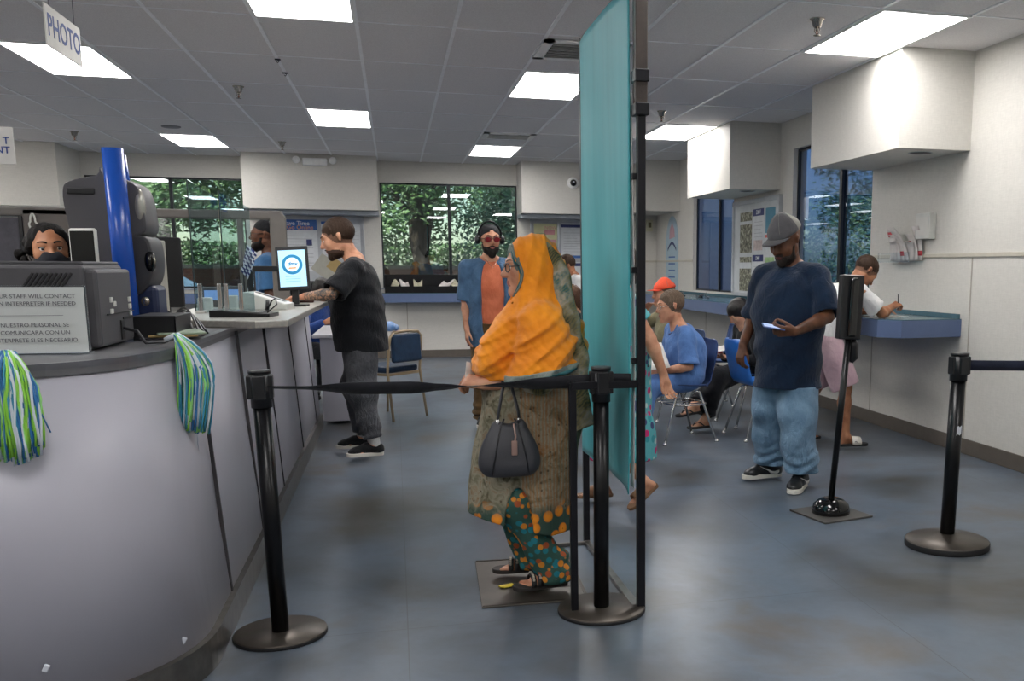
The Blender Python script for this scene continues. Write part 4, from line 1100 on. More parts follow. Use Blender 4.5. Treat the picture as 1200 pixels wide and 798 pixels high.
shell_chair('navy plastic shell chair under the man with the orange-red cap', 2.43, 8.50, math.radians(95), M_shell)
shell_chair('navy plastic shell chair under the person bent over beside the banner', 1.62, 8.72, math.radians(70), M_shell)
# ------------------------------------------------------------------ things on the counter
M_pgrey = mat('charcoal_printer_plastic', '4a494d', .5, bump=.15); M_pdark = mat('dark_printer_plastic', '323236', .5, bump=.15); M_black = mat('black_plastic', '141518', .38)
M_paper = mat('white_paper', 'd6d4cf', .8, var=.02); M_ink = mat('printed_ink', '55535a', .8); M_white = mat('white_plastic', 'cfcfca', .4); M_blueink = mat('navy_sign_ink', '27407c', .6)
M_clear = glass_mat('clear_acrylic', 'f3f7f9', .0)
M_shield = glass_mat('shield_acrylic', 'dce8ea', .05)
pr = thing('office_printer', 'large charcoal printer on the counter behind the acrylic sign', 'printer', (0, 0, 1.088))
MB().box(-1.62, -.985, 3.60, 4.08, 0, .285, .012).build('body', M_pgrey, pr)
b = MB(); b.box(-1.60, -.99, 3.62, 4.06, .280, .296, .006); b.build('lid', M_pdark, pr)
MB().box(-1.000, -.952, 3.62, 4.05, .01, .27, .012).build('side_cover', M_pgrey, pr)
b = MB(); b.box(-.954, -.948, 3.90, 4.03, .09, .10).box(-.954, -.946, 3.70, 4.04, .115, .118); b.box(-.954, -.947, 3.86, 3.90, .02, .09, .002); b.build('cable_recess', M_dark, pr)
b = MB()
for (y, z) in ((3.76, .165), (3.76, .125), (3.80, .15), (4.00, .16), (4.00, .135), (4.00, .11)): b.box(-.953, -.946, y-.013, y+.013, z-.009, z+.009, .002)
b.build('port_labels', M_white, pr)
b = MB()
for i in range(9):
    b.box(-1.150+i*.014, -1.144+i*.014, 3.594, 3.600, .205, .262, rot=Matrix.Rotation(.6, 3, 'Y'))
b.build('vent_slats', M_dark, pr)
MB().tube([(-.945, 3.88, .06), (-.90, 3.86, .05), (-.86, 3.80, .012), (-.82, 3.88, .008), (-.84, 4.1, .008)], .006, 8).build('power_cord', mat('cord_grey', '3a3a3d', .5), pr)
# acrylic sign
sg = thing('counter_sign', 'white paper notice in a clear holder leaning on the printer, about an interpreter', 'sign', (-1.225, 3.51, 1.090))
MB().box(-.27, .262, -.004, -.001, .004, .212).build('paper_notice', M_paper, sg); MB().box(-.275, .268, -.009, .003, 0, .218, .002).build('acrylic_holder', M_clear, sg); MB().box(-.275, .268, -.03, .035, 0, .004).build('holder_foot', M_clear, sg)
Mt = lambda x, z: frameM((x, -.0115, z), (1, 0, 0), (0, 0, 1))
for i, (tx, z) in enumerate((('OUR STAFF WILL CONTACT', .183), ('AN INTERPRETER IF NEEDED', .160), ('NUESTRO PERSONAL SE', .092), ('COMUNICARA CON UN', .068), ('INTERPRETE SI ES NECESARIO', .044))):
    text_part('notice_lettering', tx, .0178, M_ink, sg, Mt(.125 if i < 2 else .118, z), .0004)
MB().box(-.22, .20, -.0115, -.011, .122, .1232).build('divider_line', M_ink, sg)
# blue photo column with its camera housings
M_bl = mat('royal_blue_enamel', '1c4fae', .25, var=.03); M_hous = mat('graphite_housing', '47464a', .42, var=.04)
def smooth_poly(p, n=4):
    out = []; m_ = len(p); p = [Vector((a, b, 0)) for a, b in p]
    for i in range(m_):
        a, b, c, d = p[i-1], p[i], p[(i+1) % m_], p[(i+2) % m_]
        for t_ in range(n):
            t_ = t_/n; q = .5*(2*b+(c-a)*t_+(2*a-5*b+4*c-d)*t_*t_+(-a+3*b-3*c+d)*t_**3); out.append((q.x, q.y))
    return out
pc = thing('photo_camera_column', 'royal blue photo camera column with dark rounded housings on the counter', 'camera station', (0, 0, 1.088))
MB().tube([(-1.066, 4.42, .745), (-1.055, 4.42, .0)], .043, 24, r2=.030).build('blue_column', M_bl, pc)
MB().tube([(-1.020, 4.58, .735), (-1.0, 4.58, .40)], .026, 16).build('rear_blue_column', M_bl, pc)
Mx = lambda y: Matrix.Translation((0, y, 0)) @ Matrix.Rotation(PI/2, 4, 'X')
MB().prism(smooth_poly([(-1.205, .575), (-1.18, .615), (-1.08, .640), (-1.055, .635), (-.985, .10), (-1.06, .10), (-1.13, .20), (-1.175, .34), (-1.20, .48)]), -.13, .13, .035, Mx(4.58), True).build('left_housing', M_hous, pc)
MB().box(-1.19, -1.09, 4.445, 4.452, .565, .59, .004).build('housing_slot', M_dark, pc)
MB().prism(smooth_poly([(-1.06, .635), (-.965, .62), (-.935, .58), (-.922, .50), (-.925, .42), (-.985, .40), (-1.02, .41)]), -.12, .12, .030, Mx(4.60), True).build('upper_housing', M_hous, pc)
MB().prism(smooth_poly([(-1.02, .405), (-.925, .400), (-.905, .33), (-.912, .24), (-.945, .18), (-.985, .165), (-1.0, .28)]), -.12, .12, .030, Mx(4.60), True).build('lower_housing', M_pdark, pc)
MB().ball((-.940, 4.50, .52), (.022, .028, .075), 16).build('silver_lens_ring', mat('pale_lens_ring', 'a8a59c', .25, metal=.4), pc)
MB().ball((-.918, 4.50, .30), (.022, .034, .050), 16).build('dark_lens', mat('lens_black', '0a0a0c', .08), pc); MB().tube([(-.900, 4.472, .33), (-.893, 4.472, .30), (-.900, 4.472, .27)], .004, 6).build('lens_glint_ring', M_brass, pc)
MB().box(-1.0, -.90, 4.5, 4.68, .0, .20, .02).build('column_foot', mat('dark_navy_plastic', '1a2748', .4), pc); MB().ball((-.948, 4.50, .135), (.018, .008, .020), 12).build('round_badge', M_brass, pc)
for o in pc.children:
    if o.name.split('.')[0] != 'blue_column': o.location.x -= .060
# computer stack beside it
t_ = thing('computer_tower', 'beige-grey upright computer case standing behind the lens housing', 'computer', (-1.085, 4.86, 1.088)); MB().box(-.055, .045, -.10, .25, 0, .40, .006).build('case', mat('warm_grey_steel', '9b978c', .5), t_); MB().box(.0, .022, -.104, -.1, .07, .10, .003).build('cable_socket', M_dark, t_)
t_ = thing('computer_monitor', 'black monitor seen at an angle behind the cable tangle', 'monitor', (-1.085, 5.25, 1.088), math.radians(8)); MB().box(-.13, .085, -.02, .02, .08, .42, .008).build('screen_case', M_black, t_); MB().box(-.02, .02, -.01, .03, 0, .1).build('neck', M_black, t_); MB().box(-.08, .08, -.06, .08, 0, .012, .004).build('stand_foot', M_black, t_)
t_ = thing('computer_monitor', 'white-edged black monitor beside the masked clerk', 'monitor', (-1.165, 4.28, 1.088), math.radians(-20)); MB().box(-.045, .06, -.015, .012, .09, .425, .008).build('rim', M_white, t_); MB().box(-.037, .06, -.018, -.014, .10, .415, .002).build('screen', mat('dark_screen', '08090a', .15), t_); MB().box(-.02, .03, .0, .03, 0, .12).build('neck', M_black, t_); MB().box(-.07, .08, -.05, .08, 0, .01, .003).build('stand_foot', M_black, t_)
# black tray, folders and cables
t_ = thing('desk_tray', 'black wire-mesh desk tray among the cables on the counter', 'tray', (-.90, 4.25, 1.088)); b = MB(); b.box(-.07, .08, -.15, .15, 0, .004).box(-.07, -.066, -.15, .15, 0, .085).box(.076, .08, -.15, .15, 0, .085).box(-.07, .08, .146, .15, 0, .085).box(-.07, .08, -.15, -.146, 0, .085); b.build('tray_walls', M_black, t_); MB().box(-.072, .082, -.152, .152, .085, .092, .002).build('tray_rim', M_black, t_)
M_man = mat('manila_card', 'a48c5c', .8)
for i, (nm, col, dz, lab) in enumerate((('magazine', '3a3a40', .0, 'dark magazine at the bottom of the little pile behind the pompom'), ('folder', 'a48c5c', .010, 'tan folder in the little pile behind the pompom'), ('booklet', '8fa08a', .018, 'pale green booklet topping the little pile behind the pompom'))):
    o = MB().box(-.085, .085, -.12, .12, 0, .008, .002, rot=None).build(nm, mat('card_'+nm, col, .6)); o.location = (-.85+.01*i, 4.20, 1.089+dz+.0005*i); o.rotation_euler = (0, 0, .2*i-.1); tag(o, lab, nm)
ends = [((-.93, 4.72, 1.17), (-.775, 4.32, 1.094), .055), ((-.93, 4.73, 1.165), (-.765, 4.36, 1.094), .04), ((-.94, 4.72, 1.16), (-.79, 4.30, 1.094), .045), ((-.93, 4.72, 1.175), (-.76, 4.40, 1.094), .03)]
for i, (a, c_, up_) in enumerate(ends):
    P = [Vector(a).lerp(Vector(c_), s)+Vector((0, 0, up_*math.sin(PI*s))) for s in np.linspace(0, 1, 14)]
    o = MB().tube(P, .0045, 7).build('cable', M_black if i != 2 else mat('cord_grey', '3a3a3d', .5)); tag(o, 'black or grey cable in the tangle arching from the computer case to the counter', 'cable', 'cables in the counter tangle')
P = [Vector((-.975+.03*math.cos(a), 4.70, 1.13+.045*math.sin(a))) for a in np.linspace(-.3, 3.6, 18)]
o = MB().tube(P, .004, 7).build('cable', M_black); tag(o, 'black cable loop hanging on the front of the beige computer case', 'cable')
# acrylic shields with chrome posts
for k, (x0, x1, lab) in enumerate(((-1.03, -.888, 'left clear acrylic shield standing on the counter'), (-.880, -.735, 'right clear acrylic shield standing on the counter'))):
    sh = thing('acrylic_shield', lab, 'screen', (0, 5.68, 1.122), 0)
    b = MB(); b.prism([(x0, .0), (x1, .0), (x1, .60-.045*k), (x0, .70-.055*k)], -.003, .003, 0, Matrix.Rotation(PI/2, 4, 'X')); b.build('clear_panel', M_shield, sh)
    MB().box(x0-.003, x0+.002, -.005, .005, 0, .70-.055*k).build('dark_edge', mat('shield_edge', '2c3a3c', .3), sh)
    for xx in ((-1.0, -.905) if k == 0 else (-.872, -.80)): MB().box(xx-.010, xx+.010, -.032, -.012, 0, .155, .003).build('chrome_post', M_chrome, sh); MB().box(xx-.025, xx+.025, -.045, .02, 0, .012, .002).build('post_foot', M_white, sh)
for (x, y, w_, h_, lab) in ((-1.02, 5.9, .07, .075, 'small white box behind the left chrome post'), (-.89, 5.95, .06, .085, 'small white box between the chrome posts')):
    o = MB().box(-w_/2, w_/2, -.04, .04, 0, h_, .006).build('small_box', M_white); o.location = (x, y, 1.122); tag(o, lab, 'box')
t_ = thing('signature_pad', 'black signature pad lying on the raised shelf', 'signature pad', (-.735, 5.22, 1.122), -.12); MB().prism([(-.13, .0), (.15, .0), (.15, .018), (-.13, .035)], -.10, .10, .004, Matrix.Rotation(PI/2, 4, 'X')).build('pad_body', M_black, t_)
b = MB(); b.prism([(-.10, .034), (.10, .0235), (.10, .0245), (-.10, .035)], -.07, .07, 0, Matrix.Rotation(PI/2, 4, 'X')); b.build('pad_screen', mat('pad_glass', '6f7478', .1), t_)
MB().tube([(.10, .08, .03), (.12, .09, .075), (.15, .05, .09), (.165, .0, .06), (.13, -.05, .022)], .0035, 7).build('stylus_cord', M_black, t_); MB().cyl((.10, .07, .028), (.10, .09, .075), .009).build('stylus_holder', M_black, t_)
t_ = thing('label_printer', 'small white wedge-shaped card reader on the raised shelf', 'printer', (-.735, 6.05, 1.122), -.15); MB().prism([(-.10, 0), (.15, 0), (.15, .035), (-.06, .105), (-.10, .10)], -.09, .09, .008, Matrix.Rotation(PI/2, 4, 'X')).build('case', M_white, t_)
MB().prism([(-.045, .1015), (.12, .0465), (.12, .0485), (-.045, .1035)], -.03, .01, 0, Matrix.Rotation(PI/2, 4, 'X')).build('paper_slot', M_black, t_)
# tablet on its arm
tb = thing('tablet_kiosk', 'upright tablet with a glowing blue round emblem on a black stand', 'tablet', (-.605, 6.5, 1.122), math.radians(-6))
Rt = Matrix.Rotation(math.radians(-8), 4, 'X'); T0 = Matrix.Translation((0, 0, .10)) @ Matrix.Rotation(math.radians(-3), 4, 'Y') @ Rt
def tpart(b, name, m): b.bm.transform(T0); return b.build(name, m, tb)
tpart(MB().box(-.098, .098, -.008, .008, 0, .275, .008), 'case', M_black)
ts = NT('lit_tablet_screen'); ts.base('a8d4e8'); ts.p.inputs['Emission Color'].default_value = lin('b4dcee'); ts.p.inputs['Emission Strength'].default_value = .75
tpart(MB().box(-.080, .080, -.0095, -.0085, .022, .250), 'screen', ts.m)
em = lambda n, c: (lambda q: (q.base(c), setattr(q.p.inputs['Emission Strength'], 'default_value', .5), setattr(q.p.inputs['Emission Color'], 'default_value', lin(c)), q.m)[-1])(NT(n))
M_ring = em('lit_blue_ring', '1e7fae'); M_wh = em('lit_white', 'e8f2f6'); M_or = em('lit_orange', 'd98a3a')
cz = .160
def ringp(r0, r1, y, m, name):
    b = MB(); n = 36; P = [[(r*math.cos(2*PI*i/n), y, cz+r*math.sin(2*PI*i/n)) for r in (r0, r1)] for i in range(n+1)]; b.grid(P, False, th=.0004); return tpart(b, name, m)
ringp(.0005, .042, -.0102, M_wh, 'emblem_disc'); ringp(.044, .062, -.0102, M_ring, 'emblem_ring')
M0 = T0 @ frameM((0, -.0112, cz+.004), (1, 0, 0), (0, 0, 1)); text_part('emblem_lettering', 'dmv', .034, M_ring, tb, M0, .0003, bold=.0012, shear=.25)
b = MB(); b.box(-.022, .022, -.0112, -.0105, cz-.026, cz-.018); tpart(b, 'emblem_swash', M_or)
b = MB()
for z_ in (.085, .070, .055): b.box(-.045, .045, -.0112, -.0105, z_-.002, z_+.002)
tpart(b, 'screen_text_lines', em('lit_pale_blue', '8fb4c8'))
MB().box(-.02, .02, .01, .03, 0, .16).box(-.07, .07, -.03, .09, 0, .012, .003).build('stand', M_black, tb)
MB().box(-.30, -.09, .0, .03, .215, .25, .004).box(-.31, -.26, -.01, .04, .21, .255, .004).box(-.275, -.235, .0, .03, .0, .24, .003).build('mounting_arm', M_black, tb)
fl = thing('desk_flag', 'small blue and white striped desk flag on a dark stick behind the card reader', 'flag', (-.86, 6.25, 1.122)); MB().cyl((0, 0, 0), (-.004, 0, .385), .004, n=8).build('stick', M_black, fl); MB().lathe([(.03, 0), (.03, .008), (.01, .014)], n=20).build('flag_base', M_black, fl)
M_fl1 = cloth('flag_navy', '2a3470', None, .8); M_fl2 = cloth('flag_white', 'd6d8e4', None, .8)
b = MB(); P = []
for i in range(10):
    u = i/9; P.append([(-.004+.055*u*(1-.35*v)-.05*v*.8*(1)+.03, .01*math.sin(7*u+3*v), .375-.155*v-.05*u) for v in np.linspace(0, 1, 15)])
b.grid(P, True, th=.001); o = b.build('striped_cloth', [M_fl1, M_fl2], fl)
for p in o.data.polygons: p.material_index = int((p.center.z*95+p.center.x*40)) % 2
# things under the customer's hand
o = MB().box(-.055, .055, -.03, .03, 0, .014, .005).build('wallet', mat('brown_leather', '4a2420', .5)); o.location = (-.60, 7.18, 1.123); tag(o, 'dark brown wallet under the hand of the man in black', 'wallet')
for i, (x, y, r, lab) in enumerate(((-.60, 7.95, .3, 'white form fanned out on the shelf beyond the tattooed arm, left sheet'), (-.53, 7.80, -.1, 'white form fanned out on the shelf beyond the tattooed arm, right sheet'))):
    P = [[(x+(u-.5)*.21, y+(v-.5)*.28, 1.1235+.004*i+.012*math.sin(3*u+i)**2) for v in np.linspace(0, 1, 6)] for u in np.linspace(0, 1, 8)]
    o = MB().grid(P, True, th=.0008).build('paper_form', M_paper); tag(o, lab, 'paper')
# pompoms of cheer strands
PM = [mat('strand_blue', '2f6fa8', .45), mat('strand_lime', '8fd14a', .45), mat('strand_white', 'd4dce4', .45), mat('strand_teal', '3f93b4', .45), mat('strand_mint', '9adf86', .45)]
def pompom(label, x, y, zt, L, wd, seed, nrm, loose, puff=.050):
    rnd = random.Random(seed); t_ = thing('pompom', label, 'pompom', (x, y, zt)); n = Vector(nrm).normalized(); tg = Vector((-n.y, n.x, 0))
    for mi, (nm, m) in enumerate(zip(('blue_strands', 'lime_strands', 'white_strands', 'teal_strands', 'mint_strands'), PM)):
        b = MB()
        for k in range(52):
            a = rnd.uniform(-1, 1); dd = rnd.uniform(.0, 1)
            ln = L*(.80+.22*rnd.random())*(1-.10*abs(a)); x1 = a*wd*(.85+.3*rnd.random()); out = .018+dd*puff*(1-.5*abs(a))
            P = []
            for s in np.linspace(0, 1, 8):
                w_ = math.sin(min(1, s*1.7)*PI/2); P.append(tg*(a*wd*.22+(x1-a*wd*.22)*w_+.004*math.sin(9*s+k))+n*(.008+out*(w_-.35*s*s)+.0)+Vector((0, 0, .018*math.cos(s*PI/2)*(1+dd)-ln*s**1.15)))
            b.tube(P, .0034+.0012*rnd.random(), 5, r2=.0012)
        b.build(nm, m, t_)
    MB().tube([n*-.03+Vector((0, 0, .012)), n*.0+Vector((0, 0, .028)), n*.01+Vector((0, 0, .014))], .010, 10).build('tape_handle', PM[2], t_)
    for (dx, dz, m) in loose: MB().tube([tg*(wd*.6*np.sign(dx))+n*.03+Vector((0, 0, -L*.35)), tg*(dx*.7)+n*.035+Vector((0, 0, dz*.6)), tg*dx+n*.03+Vector((0, 0, dz))], .0022, 6, r2=.001).build('stray_strand', m, t_)
    return t_
pompom('blue, lime and white pompom hanging over the counter edge beside the cable tangle', -.755, 3.74, 1.100, .325, .086, 3, (1, -.12, 0), [(.075, -.42, PM[2]), (.082, -.14, PM[3])], .125)
pompom('blue, lime and white pompom hanging below the interpreter sign at the left edge', -1.050, 3.085, 1.10, .285, .062, 8, (.25, -.97, 0), [(.085, -.20, PM[0])])

# ------------------------------------------------------------------ staff area behind
M_cub = mat('cubicle_trim', '65615d', .45); M_panel = cloth('dark_cubicle_fabric', '55545a', '47464c', .9, 300, bump=.15)
cp_ = thing('cubicle_partition', 'long grey cubicle partition with open window frames behind the counter', 'partition', (0, 7.6, 0))
MB().box(-6.0, -.76, -.03, .03, 1.70, 1.765, .015).build('top_rail', M_cub, cp_)
MB().prism([(-.74, 1.123), (-.74, 1.72), (-.775, 1.765), (-.85, 1.765), (-.85, 1.123)], -.03, .03, .01, Matrix.Rotation(PI/2, 4, 'X')).build('end_stile', M_cub, cp_)
MB().box(-1.07, -1.03, -.022, .022, 1.123, 1.71, .008).build('stile', M_cub, cp_)
MB().box(-6.0, -2.42, -.022, .022, .0, 1.69, .006).build('fabric_panel', M_panel, cp_); MB().box(-2.435, -2.41, -.034, .034, .0, 1.70, .004).build('black_edge', M_black, cp_)
MB().box(-2.41, -2.13, -.03, .03, .0, 1.75, .008).build('wide_stile', mat('brown_grey_stile', '5a5450', .5), cp_)
MB().box(-2.13, -1.20, -.022, .022, .0, 1.02, .006).build('lower_panel', M_panel, cp_)
t_ = thing('white_hook', 'thin white looped hook on the brown partition stile above the clerk', 'hook', (-2.345, 7.565, 1.66)); b = MB()
b.tube([(.025*math.sin(a)*(.6 if math.cos(a) > 0 else 1), -.004, .055*math.cos(a)) for a in np.linspace(0, 2*PI, 22)[:-1]], .006, 8, closed=True).tube([(-.012, -.004, -.05), (.016, -.004, -.11)], .006, 8).tube([(.012, -.004, -.05), (-.016, -.004, -.11)], .006, 8); b.build('wire_loop', M_white, t_)
for i, (x, y, w_, h_, lab) in enumerate(((-.93, 6.35, .10, .13, 'dark grey terminal behind the chrome posts, right one'), (-1.08, 6.5, .12, .12, 'dark grey terminal behind the chrome posts, left one'))):
    t_ = thing('counter_terminal', lab, 'computer', (x, y, 1.122 if x > -1.3 else 1.088)); MB().box(-w_/2, w_/2, -.05, .05, 0, h_, .008).build('case', M_pgrey, t_); MB().box(-w_*.32, w_*.32, -.053, -.05, h_*.35, h_*.85, .002).build('screen', em('terminal_glow%d' % i, '7fa0d8'), t_)
# office chair back behind the tablet
t_ = thing('office_chair', 'black office chair under the person seated at the side desk', 'chair', (-.93, 10.85, 0), math.radians(-125+180)); MB().box(-.22, .22, -.035, .035, .82, 1.22, .09, seg=4).build('backrest', cloth('black_mesh', '17181b', None, .9), t_)
MB().box(-.22, .22, -.40, .06, .44, .50, .03).build('seat', cloth('black_mesh', '17181b', None, .9), t_); MB().tube([(0, .05, .46), (0, .07, .9)], .02, 8).build('back_arm', M_black, t_); MB().cyl((0, -.15, .08), (0, -.15, .44), .025).build('gas_column', M_black, t_)
for k in range(5): a = 2*PI*k/5; MB().tube([(0, -.15, .09), (.27*math.cos(a), -.15+.27*math.sin(a), .055)], .018, 8).build('foot', M_black, t_); MB().ball((.27*math.cos(a), -.15+.27*math.sin(a), .028), .028, 10).build('caster', M_black, t_)
# hanging signs
hs_ = thing('hanging_sign', 'white hanging sign reading PHOTO near the top left', 'sign', (-1.13, 4.02, 0), 0)
def hang(p, x0, y0, x1, y1, z0, z1, txt, size, name_m, right=None):
    d = Vector((x1-x0, y1-y0, 0)); L = d.length; d.normalize(); Mx_ = frameM((x0, y0, z0), d, (0, 0, 1))
    b = MB(); b.box(0, L, 0, z1-z0, -.004, .004, .001); b.bm.transform(Mx_); b.build('sign_board', mat('matte_sign_white', 'c4c2be', .7), p)
    b = MB()
    for u in (.12*L+.01, .88*L-.01): q = Mx_ @ Vector((u, z1-z0-.008, .0)); b.tube([q, Vector((q.x, q.y, H))], .0022, 6); 
    b.build('hanging_wires', mat('wire_grey', '8c8c90', .4, metal=.6), p)
    M2 = Mx_ @ Matrix.Translation((L/2 if right is None else L-right, (z1-z0)/2, .0052)); text_part('lettering', txt, size, M_blueink, p, M2, .0004, align='CENTER' if right is None else 'RIGHT', bold=size*.012, spacing=.95)
    return p
hs_.location = (0, 0, 0)
hang(hs_, -1.43, 5.0, -1.43, 5.50, 2.325, 2.505, 'PHOTO', .135, 1)
h2 = thing('hanging_sign', 'white hanging sign at the left edge with the letters T and NT', 'sign', (0, 0, 0))
hang(h2, -1.74, 4.0, -1.275, 4.0, 1.722, 1.85, 'T\nNT', .034, 1, .013)
# ------------------------------------------------------------------ notice boards and papers on the back and right walls
M_alu = mat('brushed_aluminium', 'a9acb0', .35, metal=.6); M_cork = mat('grey_board_felt', 'a6a9ae', .9); 
def paper(parent, name, m, x0, x1, z0, z1, y, bands=(), txts=(), axis='y', th=.002):
    """sheet on the back wall (axis y, faces -y) or on the right wall (axis x, faces -x); bands = (u0,u1,v0,v1,material)"""
    def place(b):
        if axis == 'x': b.bm.transform(Matrix.Rotation(-PI/2, 4, 'Z'))
        return b
    # local: u along x to the right, depth along -y
    b = MB(); b.box(0, x1-x0, -th, 0, 0, z1-z0)
    if axis == 'y': loc = Matrix.Translation((x0, y, z0))
    else: loc = Matrix.Translation((y, x1, z0)) @ Matrix.Rotation(-PI/2, 4, 'Z')
    b.bm.transform(loc); o = b.build(name, m, parent); W, Hh = x1-x0, z1-z0
    for k, (u0, u1, v0, v1, mm) in enumerate(bands):
        b = MB(); b.box(u0*W, u1*W, -th-.0012, -th-.0002, v0*Hh, v1*Hh); b.bm.transform(loc); b.build('printed_block', mm, o)
    for (tx, u, v, size, mm) in txts:
        text_part('lettering', tx, size, mm, o, loc @ frameM((u*W, -th-.0016, v*Hh), (1, 0, 0), (0, 0, 1)), .0003, bold=size*.004)
    return o
M_pblue = mat('poster_blue', '2f5fa4', .5); M_pink = mat('print_grey', '9a9ca2', .8); M_pyel = mat('poster_yellow_green', 'c3c892', .7); M_pred = mat('poster_rose', 'c88c92', .7); M_pwhite = mat('poster_white', 'c6c9cc', .6); M_pnavy = mat('poster_navy', '2c3566', .6); M_tan = mat('manila_card', 'a48c5c', .8)
Mwt = mat('poster_letter_white', 'e2e4e6', .6); Morg = mat('poster_letter_orange', 'd9975a', .6)
nb = thing('notice_board', 'aluminium framed notice board on the back wall behind the man in black', 'notice board', (0, YB, 0))
def board(nbx, x0, x1, z0, z1, vs=()):
    MB().box(x0, x1, -.012, -.001, z0, z1).build('felt', M_cork, nbx); b = MB(); w_ = .02
    b.box(x0-w_, x1+w_, -.03, -.001, z1, z1+w_*1.6).box(x0-w_, x1+w_, -.03, -.001, z0-w_, z0).box(x0-w_, x0, -.03, -.001, z0, z1).box(x1, x1+w_, -.03, -.001, z0, z1)
    for v in vs: b.box(v-.012, v+.012, -.03, -.001, z0, z1)
    b.build('frame', M_alu, nbx)
board(nb, -1.64, -.42, 1.02, 2.06)
def ptag(o, l, c='poster', g=None): return tag(o, l, c, g)
lines = lambda n, a, b_, u0=.12, u1=.88: [(u0, u1-(.15 if i % 3 == 2 else 0), a+(b_-a)*i/n, a+(b_-a)*i/n+.010, M_pink) for i in range(n)]
o = paper(None, 'poster', M_pwhite, -1.61, -1.06, 1.30, 2.04, YB-.0125, [(0, 1, .80, 1, M_pblue), (.72, .86, .50, .62, M_pnavy)]+lines(11, .1, .74), [('Save Time', .50, .93, .085, Mwt), ('Go Online', .58, .85, .085, Morg)]); ptag(o, 'blue-headed poster reading Save Time Go Online on the left notice board')
o = paper(None, 'notice_sheet', M_pwhite, -1.0, -.66, 1.48, 2.02, YB-.0125, [(0, 1, .92, 1, M_pblue)]+lines(4, .1, .9, .1, .5)); ptag(o, 'white notice sheet with a thin blue header on the left notice board', 'notice')
b = MB(); b.box(-.20, .20, -.003, 0, -.14, .14, rot=Matrix.Rotation(.65, 3, 'Y')); o = b.build('envelope', mat('grey_envelope', 'a3a196', .8)); o.location = (-.93, YB-.0135, 1.33); ptag(o, 'grey envelope pinned at a tilt on the left notice board', 'envelope')
b = MB(); b.box(-.13, .13, -.003, 0, -.09, .09, rot=Matrix.Rotation(.65, 3, 'Y')); o = b.build('manila_card', M_tan); o.location = (-.80, YB-.0175, 1.36); ptag(o, 'tan card over the tilted envelope on the left notice board', 'card')
o = paper(None, 'notice_sheet', M_pwhite, -.62, -.46, 1.55, 1.98, YB-.0125, lines(6, .1, .9)); ptag(o, 'narrow white sheet at the right end of the left notice board', 'notice')
nb2 = thing('notice_board', 'aluminium framed notice board on the back wall right of the woman in orange', 'notice board', (0, YB, 0)); board(nb2, 2.07, 3.30, 1.00, 2.07, (2.49,))
M_pbeige = mat('poster_pale_olive', 'cdcba0', .7)
o = paper(None, 'poster', M_pbeige, 2.11, 2.47, 1.10, 2.04, YB-.0125, [(.45, .9, .82, .90, M_pred), (.62, .95, .60, .74, M_pred), (.1, .5, .78, .84, mat('print_green', '8fae86', .8))]+lines(7, .1, .55, .1, .6), [('NOW', .72, .93, .07, M_pred)]); ptag(o, 'pale yellow poster with rose print on the right notice board')
o = paper(None, 'notice_sheet', M_pwhite, 2.53, 2.88, 1.50, 2.05, YB-.0125, [(0, 1, .88, .96, M_pnavy), (0, 1, .02, .10, M_pblue)]+lines(8, .2, .8)); ptag(o, 'white notice with dark blue bars beside the banner on the right notice board', 'notice')
o = paper(None, 'notice_sheet', M_pwhite, 2.53, 2.88, 1.02, 1.45, YB-.0125, [(0, 1, .86, .97, M_pnavy)]+lines(6, .1, .75)); ptag(o, 'lower white notice under the one with dark blue bars', 'notice')
# framed display on the right wall: two rows of three posters
fd = thing('poster_display', 'white framed display case of six posters on the right wall between the windows', 'notice board', (XR, 0, 0))
MB().box(-.03, -.001, 9.98, 11.42, 1.05, 2.13, .004).build('case_back', mat('pale_case', 'c2c6c8', .5), fd)
b = MB(); b.box(-.05, -.001, 9.96, 11.44, 2.11, 2.16, .004).box(-.05, -.001, 9.96, 11.44, 1.04, 1.08, .004).box(-.05, -.001, 9.95, 10.0, 1.04, 2.16, .004).box(-.05, -.001, 11.40, 11.45, 1.04, 2.16, .004); b.build('case_frame', mat('pale_case_frame', 'b4b8bc', .4), fd)
t = NT('busy_photo_print'); t.base(t.ramp(t.noise(26, 5, .7), [(.35, '26282a'), (.5, '6f6c58'), (.62, 'b8b8a8')])); t.set(rough=.5); M_busy = t.m
t = NT('skyline_photo_print'); t.base(t.ramp(t.sep()[2], [(0, '8f8a94'), (1, 'c4c6cc')])); M_sky_p = mat('pale_skyline_print', 'b9a9a6', .5, var=.3, scale=20)
M_green = mat('green_landscape_print', '8fb07a', .5, var=.35, scale=14); M_tealp = mat('teal_print', '3f7f96', .5); M_redp = mat('red_print', 'c0524c', .5)
